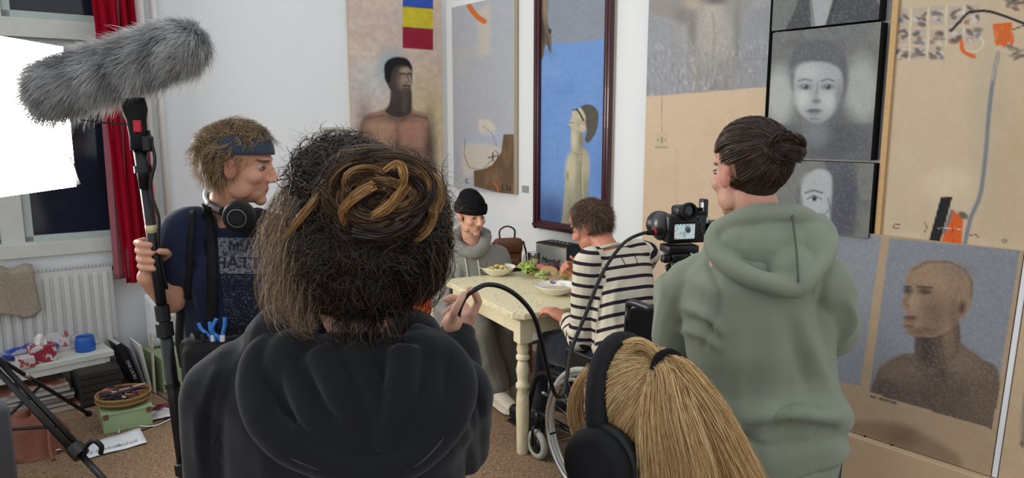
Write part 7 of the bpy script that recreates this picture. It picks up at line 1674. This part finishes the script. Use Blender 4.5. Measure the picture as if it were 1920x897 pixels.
# ================================================================== BOOM MICROPHONE
bm_ = thing('boom_microphone', 'long black boom pole with a grey furry windshield microphone', 'microphone', POLE_B * V(1, 1, 0))
pd = unit(POLE_B - POLE_T)
m_carb = mat('black_carbon', (22, 23, 26), .35, .5, var=.2, vscale=30)
pf = lambda py: pol(py)
MB().cyl(pf(330), pf(590), .0150).build('pole_section', m_carb, bm_, True)
MB().cyl(pf(560), pf(870), .0175).build('pole_section', m_carb, bm_, True)
MB().cyl(pf(840), POLE_B, .0200).build('pole_section', m_carb, bm_, True)
for a, b_, r in ((548, 575, .0205), (580, 604, .024), (842, 862, .0255), (690, 700, .021)):
    MB().cyl(pf(a), pf(b_), r, n=18).build('locking_collar', m_black, bm_, auto=40)
MB().ell(POLE_B, (.024, .024, .015)).build('end_cap', m_blackm, bm_, True)
MB().cyl(pf(404), pf(418), .0158).build('silver_band', mat('yellowed_label', (196, 184, 140), .4), bm_, True)
gr_ = MB().tube([pf(185), pf(205), pf(222), pf(250), pf(272)], [.030, .033, .026, .024, .026], 16).build('pistol_grip', m_blackm, bm_, True)
MB().box(pf(262) + V(.025, -.004, 0), (.026, .03, .045), None, .006).build('grip_block', m_black, gr_)
MB().box(pf(232) + V(.012, -.022, 0), (.02, .012, .034), None, .003).build('red_tab', mat('red_plastic', (186, 30, 50), .4), gr_)
MB().cyl(pf(270), pf(340), .019, .0165).build('swivel_adapter', m_black, bm_, True)
MB().cyl(pf(300), pf(312), .024).build('swivel_knob', m_black, bm_, auto=40)
MB().tube(spline([pf(240) + V(.03, 0, 0), pf(290) + V(.042, -.01, 0), pf(340) + V(.02, -.014, 0), pf(390) + V(.032, -.012, 0), pf(440) + V(.02, -.01, 0), pf(520) + V(.016, .012, 0)], 8), .0045, 7).build('microphone_cable', m_black, bm_, True)
MB().tube(spline([at(150, 225, 2.06), at(190, 230, 2.055), at(240, 234, 2.05)], 6), .0025, 6).build('lead', m_black, bm_, True)
A0, A1 = at(104, 160, 2.05), at(345, 82, 2.09); ax = unit(A1 - A0)
core = MB().rc(A0, A1, .058, .056, 20); v, f = sculpt(core, .008, 2)
wsh = mesh_obj('windshield', v, f, mat('grey_pile_backing', (92, 92, 94), .95, .1), bm_, True)
p, n_ = surf_points(v, f, 24000, 3); rg = np.random.default_rng(5); k = 7; t = np.linspace(0, 1, k)[None, :, None]
cl = noise3(p * 38, 5)[:, None]; cl2 = noise3(p * 38 + 9, 6)[:, None]
tan = np.cross(n_, ax); sw = (-ax * .75 + V(0, -.15, -.75)) + tan * cl * .8 + rg.normal(size=p.shape) * .28
d0 = n_ * .85 + sw * .30; d0 /= np.linalg.norm(d0, axis=1, keepdims=True); L_ = (.036 * (1 + .35 * cl[:, 0] + .25 * rg.normal(size=len(p)))).clip(.012, .065)[:, None, None]
S = p[:, None] + d0[:, None] * L_ * t + sw[:, None] * L_ * .55 * t ** 2
cen_ = np.abs(((p - (A0 + A1) / 2) @ ax)) < .012; S = np.where(cen_[:, None, None], p[:, None] + (S - p[:, None]) * .55, S)
tone = np.clip(.5 + .5 * cl2[:, 0] + .2 * rg.normal(size=len(p)), 0, 1)[:, None]; C_ = np.array(lin((124, 124, 125))) * (1 - tone) + np.array(lin((222, 221, 218))) * tone
fo = strands('fur', S, .0020, C_, mat('fur_strands', rough=.5, spec=.35, attr='Col', var=0, trans=.45), wsh, 7, n_); fo['kind'] = 'stuff'
# ================================================================== SOUND BAG AND HARNESS of the boom operator
bagc = at(452, 668, 2.06); Mbg = frame(bagc, x=np.cross(azv(150), UP), z=UP); fw = Mbg[:3, 1]
bag = thing('sound_bag', 'black sound recordist bag hung at the front of the boom operator', 'bag', bagc - V(0, 0, .09))
MB(Mbg).box((0, 0, -.01), (.32, .13, .15), None, .02).build('pouch', m_blackm, bag, auto=50)
MB(Mbg).box((0, -.02, .05), (.26, .09, .05), None, .008).build('mixer', m_black, bag)
for i in range(5): MB(Mbg).cyl((-.1 + .05 * i, .02, .07), (-.1 + .05 * i, .02, .09), .008, n=10).build('dial', m_black, bag, auto=40)
m_wire = mat('blue_cable', (52, 118, 196), .4, .5)
wires = [[(402, 655, 2.0), (394, 632, 2.0), (378, 618, 2.0), (372, 606, 2.0)], [(404, 655, 2.0), (402, 630, 2.0), (398, 616, 1.995), (406, 598, 1.995)], [(418, 655, 2.0), (416, 636, 2.0), (421, 610, 2.0), (421, 596, 2.0)], [(410, 655, 2.01), (410, 634, 2.0), (396, 622, 2.0), (393, 604, 2.0)], [(536, 640, 2.05), (542, 610, 2.05), (538, 596, 2.05), (548, 600, 2.05)]]
for w_ in wires: MB().tube(spline([at(*q) for q in w_], 8), .0055, 8).build('blue_lead', m_wire, bag, True)
for x in (398, 416): MB().cyl(at(x, 628, 2.0), at(x + 4, 664, 2.0), .0085, n=10).build('connector', m_alu, bag, True)
MB().cyl(at(392, 650, 2.0), at(396, 690, 2.0), .011, n=10).build('connector', m_alu, bag, True)
tr = at(490, 625, 1.985); Mt_ = frame(tr, x=V(1, .0, .16), z=UP)
tx = thing('transmitter', 'small pale radio transmitter with black print on the sound bag', 'transmitter', tr - V(0, 0, .02))
MB(Mt_).box((0, 0, 0), (.062, .018, .032), None, .003).build('housing', mat('pale_grey_plastic', (186, 184, 168), .5), tx)
MB(Mt_).box((-.001, -.0095, 0), (.040, .002, .018)).build('display', mat('display_grey', (120, 122, 112), .4), tx)
for i in range(3): MB(Mt_).box((-.014 + .012 * i, -.011, 0), (.008, .001, .010)).build('print_block', m_dark_ink, tx)
for x in (-.026, .026): MB(Mt_).cyl((x, -.0085, .011), (x, -.011, .011), .0022, n=8).build('screw', m_dark_ink, tx)
MB(Mt_).cyl((.031, 0, 0), (.056, 0, .002), .007, n=10).build('antenna_plug', m_oldwhite, tx, True)
MB().tube(spline([tr - V(0, 0, .016), tr + V(-.02, .02, -.04), bagc + V(0, -.03, .03)], 6), .004, 6).build('lead', m_black, tx, True)
hst = MB()
def strap(pts, w_, par, name='strap'):
    P_ = spline([at(*q) for q in pts], 8); P_ = np.array([drape(bv, [q], ray(*[float(k) for k in proj(q)]), .004, 1.2)[0] for q in P_]); P_[:, :] = relax1(P_)
    tg = np.gradient(P_, axis=0); tg /= np.linalg.norm(tg, axis=1, keepdims=True); sd = np.cross(tg, V(0, 1, 0)); sd /= np.linalg.norm(sd, axis=1, keepdims=True)
    g = np.stack([P_ - sd * w_ / 2, P_ - sd * w_ / 6 - V(0, .002, 0), P_ + sd * w_ / 6 - V(0, .002, 0), P_ + sd * w_ / 2], 1); return MB().sheet(g, -.003).build(name, m_blackm, par, True)
def relax1(P_):
    for _ in range(4): P_[1:-1] = P_[1:-1] * .5 + (P_[:-2] + P_[2:]) * .25
    return P_
strap([(388, 385, 2.1), (394, 450, 2.1), (398, 520, 2.1), (398, 600, 2.1), (398, 650, 2.1)], .030, Op, 'harness_strap'); strap([(362, 395, 2.1), (356, 470, 2.1), (352, 560, 2.1)], .018, Op, 'harness_strap')
hang = spline([at(340, 520, 2.16), at(338, 580, 2.15), at(336, 640, 2.14), at(344, 690, 2.14)], 8); sd = V(.012, 0, 0)
MB().sheet(np.stack([hang - sd, hang + sd], 1), .003).build('hanging_strap', m_blackm, Op, True)
# headphones round the neck
Mhp = frame(nk_op if 'nk_op' in globals() else at(424, 404, 2.25), y=V(0, 0, -1), z=unit(azv(140) * -1 + V(0, 0, .25)))
hpO = thing('headphones', 'black headphones with a pale ring hung round the boom operator neck', 'headphones', at(430, 400, 2.12))
arc = [at(*q) for q in ((382, 352, 2.30), (388, 372, 2.24), (400, 392, 2.15), (424, 400, 2.10))]
MB().tube(spline([at(455, 392, 2.40), at(405, 368, 2.40), at(388, 372, 2.28), at(398, 388, 2.17), at(420, 398, 2.11)], 8), .013, 10).build('headband', m_blackm, hpO, True)
MB().tube(spline([at(388, 352, 2.30), at(384, 368, 2.24), at(392, 384, 2.17)], 6), .006, 8).build('band_trim', m_alu, hpO, True)
for k_, (c_, fz_) in enumerate(((at(446, 408, 2.085), unit(V(.12, -1, -.10))), (at(490, 420, 2.17), unit(V(.8, -.6, -.1))))):
    MB().lathe([(0, -.034), (.040, -.034), (.046, -.026), (.046, -.012), (.040, -.006)], c_, 28, axis=fz_).build('ear_cushion', mat('soft_black_leather', (30, 30, 32)), hpO, True)
    cu_ = MB().lathe([(.042, -.008), (.044, .002), (.038, .012), (.02, .015), (0, .015)], c_, 28, axis=fz_).build('ear_cup', m_blackm, hpO, True)
    v, f = ring(c_ + fz_ * .012, fz_, .026, .0022, 36, 8); MB().add(v, f).build('cup_ring', m_alu, cu_, True)
# ================================================================== CAMERA ON ITS GIMBAL
CF = azv(-14); cc_ = at(1283, 428, 2.2); Mcm = frame(cc_, y=CF, z=UP)
cmr = thing('camera', 'black mirrorless camera with lit rear screen on the gimbal', 'camera', cc_ - V(0, 0, .05))
bx = lambda name, c, s_, bev, m, par: MB(Mcm).box(c, s_, None, bev).build(name, m, par, auto=50)
body_ = bx('camera_body', (0, 0, 0), (.128, .05, .088), .008, m_black, cmr)
bx('hand_grip', (.058, .025, -.006), (.024, .055, .08), .01, m_blackm, cmr)
bx('top_plate', (.028, .0, .046), (.07, .045, .012), .004, m_blackm, cmr); bx('viewfinder_hump', (-.006, .0, .054), (.058, .06, .034), .010, m_black, cmr)
MB(Mcm).lathe([(.026, 0), (.0275, .008), (.025, .016), (.019, .016), (.017, .004), (0, .004)], (-.004, -.026, .056), 24, axis=(0, -1, 0)).build('eyecup', m_blackm, cmr, auto=50)
MB(Mcm).cyl((-.004, -.03, .056), (-.004, -.031, .056), .017).build('viewfinder_glass', mat('dark_lens', (10, 10, 14), .05, .6), cmr)
for x, r in ((.034, .011), (.052, .008)): MB(Mcm).cyl((x, .0, .05), (x, .0, .062), r, n=18).build('dial', m_blackm, cmr, auto=40)
MB(Mcm).lathe([(.036, 0), (.038, .02), (.038, .09), (.042, .095), (.042, .12), (.034, .12)], (-.02, .025, -.004), 28, axis=(0, 1, 0)).build('lens', m_black, cmr, auto=40)
MB(Mcm).ell((-.066, .03, .004), (.026, .04, .045), None, 18).build('side_housing', mat('dark_grey_plastic', (52, 53, 56), .35, .5), cmr, True)
bx('screen_bezel', (-.014, -.027, -.006), (.078, .006, .056), .002, m_blackm, cmr)
m_scr = bpy.data.materials.new('lit_screen'); m_scr.use_nodes = True; nt = m_scr.node_tree; em = nt.nodes.new('ShaderNodeEmission'); a_ = nt.nodes.new('ShaderNodeAttribute'); a_.attribute_name = 'Col'; em.inputs['Strength'].default_value = .95; nt.links.new(a_.outputs['Color'], em.inputs['Color']); nt.links.new(em.outputs[0], nt.nodes['Material Output'].inputs['Surface'])
nx, nz_ = 44, 30; u, w_ = np.meshgrid(np.linspace(-1, 1, nx), np.linspace(-1, 1, nz_)); G = T(Mcm, np.stack([-.014 + u * .034, np.full_like(u, -.0306), -.006 + w_ * .023], -1).reshape(-1, 3))
P = Paint(u * 21 + 21, 14 - w_ * 14, (176, 196, 200)); P.tint(.25, (120, 146, 150), .8, 3); P.tint(.4, (216, 226, 226), .8, 6); P.ell(27, 10, 6, 6, (60, 70, 74), .9, .4); P.ell(29, 13, 4, 4, (40, 44, 48), .9, .4); P.poly([(0, 14), (10, 14), (10, 28), (0, 28)], (196, 190, 178), .7, 2); P.ell(20, 20, 4, 5, (130, 150, 130), .7, .5); P.line([(0, 1), (42, 1)], 1.6, (20, 22, 24), 1, .4); P.line([(0, 27), (42, 27)], 1.6, (20, 22, 24), 1, .4)
for i in range(6): P.line([(4 + 7 * i, 1), (7 + 7 * i, 1)], .9, (220, 224, 226), 1, .4); P.line([(6 + 6 * i, 27), (9 + 6 * i, 27)], .9, (220, 224, 226), 1, .4)
mesh_obj('screen', G, quadf(nz_, nx), m_scr, cmr, False, {'Col': np.clip(P.flat(), 0, 1)})
for i, (x, z) in enumerate(((.043, .012), (.043, -.004), (.05, -.02), (.036, .03))): MB(Mcm).cyl((x, -.025, z), (x, -.029, z), .0045, n=12).build('button', mat('button_grey', (60, 60, 62), .4), cmr)
gb_ = thing('gimbal', 'black camera gimbal with silver levers in front of the green hoodie', 'gimbal', T(Mcm, (.01, 0, -.32)))
gx_ = lambda name, c, s_, bev, m=m_black: MB(Mcm).box(c, s_, None, bev).build(name, m, gb_, auto=50)
gx_('base_plate', (-.015, .0, -.062), (.10, .07, .024), .004); gx_('clamp_block', (-.012, .0, -.088), (.085, .08, .028), .006); gx_('lower_plate', (-.01, .0, -.108), (.06, .07, .014), .004)
MB(Mcm).cyl((-.075, -.01, -.076), (-.05, -.01, -.076), .008, n=12).build('clamp_knob', m_alu, gb_, auto=40); gx_('side_lock', (-.07, -.02, -.09), (.022, .03, .022), .004)
MB(Mcm).tube([(.0, -.044, -.072), (.018, -.046, -.082), (.026, -.046, -.09)], .004, 8).build('lever', m_alu, gb_, True); MB(Mcm).cyl((.026, -.04, -.09), (.026, -.048, -.09), .008, n=14).build('lever_pivot', m_alu, gb_, auto=40)
MB(Mcm).cyl((.072, .0, -.012), (.118, .0, -.012), .034, n=26).build('roll_motor', m_black, gb_, auto=40); MB(Mcm).cyl((.078, .0, -.012), (.084, .0, -.012), .0355, n=26).build('motor_ring', mat('dark_grey_plastic', (52, 53, 56)), gb_, auto=40)
gx_('upright_arm', (.082, .035, .03), (.018, .03, .11), .003); gx_('arm_plate', (.074, .03, .045), (.004, .02, .06), .001, m_alu); gx_('knurled_knob', (.066, -.01, .022), (.016, .016, .022), .004, m_alu)
MB(Mcm).tube(spline([(.118, .0, -.012), (.15, .02, -.03), (.15, .04, -.10), (.10, .06, -.17), (.03, .05, -.19)], 8), .016, 12).build('swing_arm', m_black, gb_, True)
MB(Mcm).cyl((.0, .04, -.14), (.0, .05, -.20), .03, n=24).build('pan_motor', m_black, gb_, auto=40); MB(Mcm).cyl((.0, .05, -.19), (.0, .03, -.42), .019, n=18).build('handle', m_blackm, gb_, True)
MB(Mcm).cyl((-.05, .0, -.118), (.0, .05, -.19), .01, n=10).build('tilt_link', m_black, gb_, True)
# ================================================================== CABLE from the camera to the raised hand
pl = T(Mcm, (-.085, -.01, -.006))
cpts = [pl, at(1205, 438, 2.14), at(1168, 458, 2.06), at(1130, 512, 1.98), at(1098, 590, 1.88), at(1072, 655, 1.80), at(1062, 712, 1.72), at(1054, 742, 1.66), at(1040, 738, 1.62), at(1026, 690, 1.58), at(1014, 636, 1.55), at(1000, 592, 1.53), at(975, 560, 1.51), at(945, 540, 1.49), at(915, 534, 1.475), at(893, 542, 1.455), at(874, 556, 1.448), at(862, 580, 1.452), at(858, 606, 1.455)]
cab = thing('video_cable', 'thick black cable running from the camera to the raised hand', 'cable', pl * V(1, 1, 0))
MB().tube(spline(cpts, 10), .0052, 10).build('cable_sheath', m_black, cab, True)
pdv = unit(cpts[1] - cpts[0]); MB().tube([pl - pdv * .0, pl + pdv * .02, pl + pdv * .032, pl + pdv * .05], [.011, .011, .009, .0065], 12).build('plug', m_blackm, cab, True); MB().tube([pl + pdv * .021, pl + pdv * .028], [.0118, .0105], 12).build('red_band', mat('red_plastic', (186, 30, 50)), cab, True)
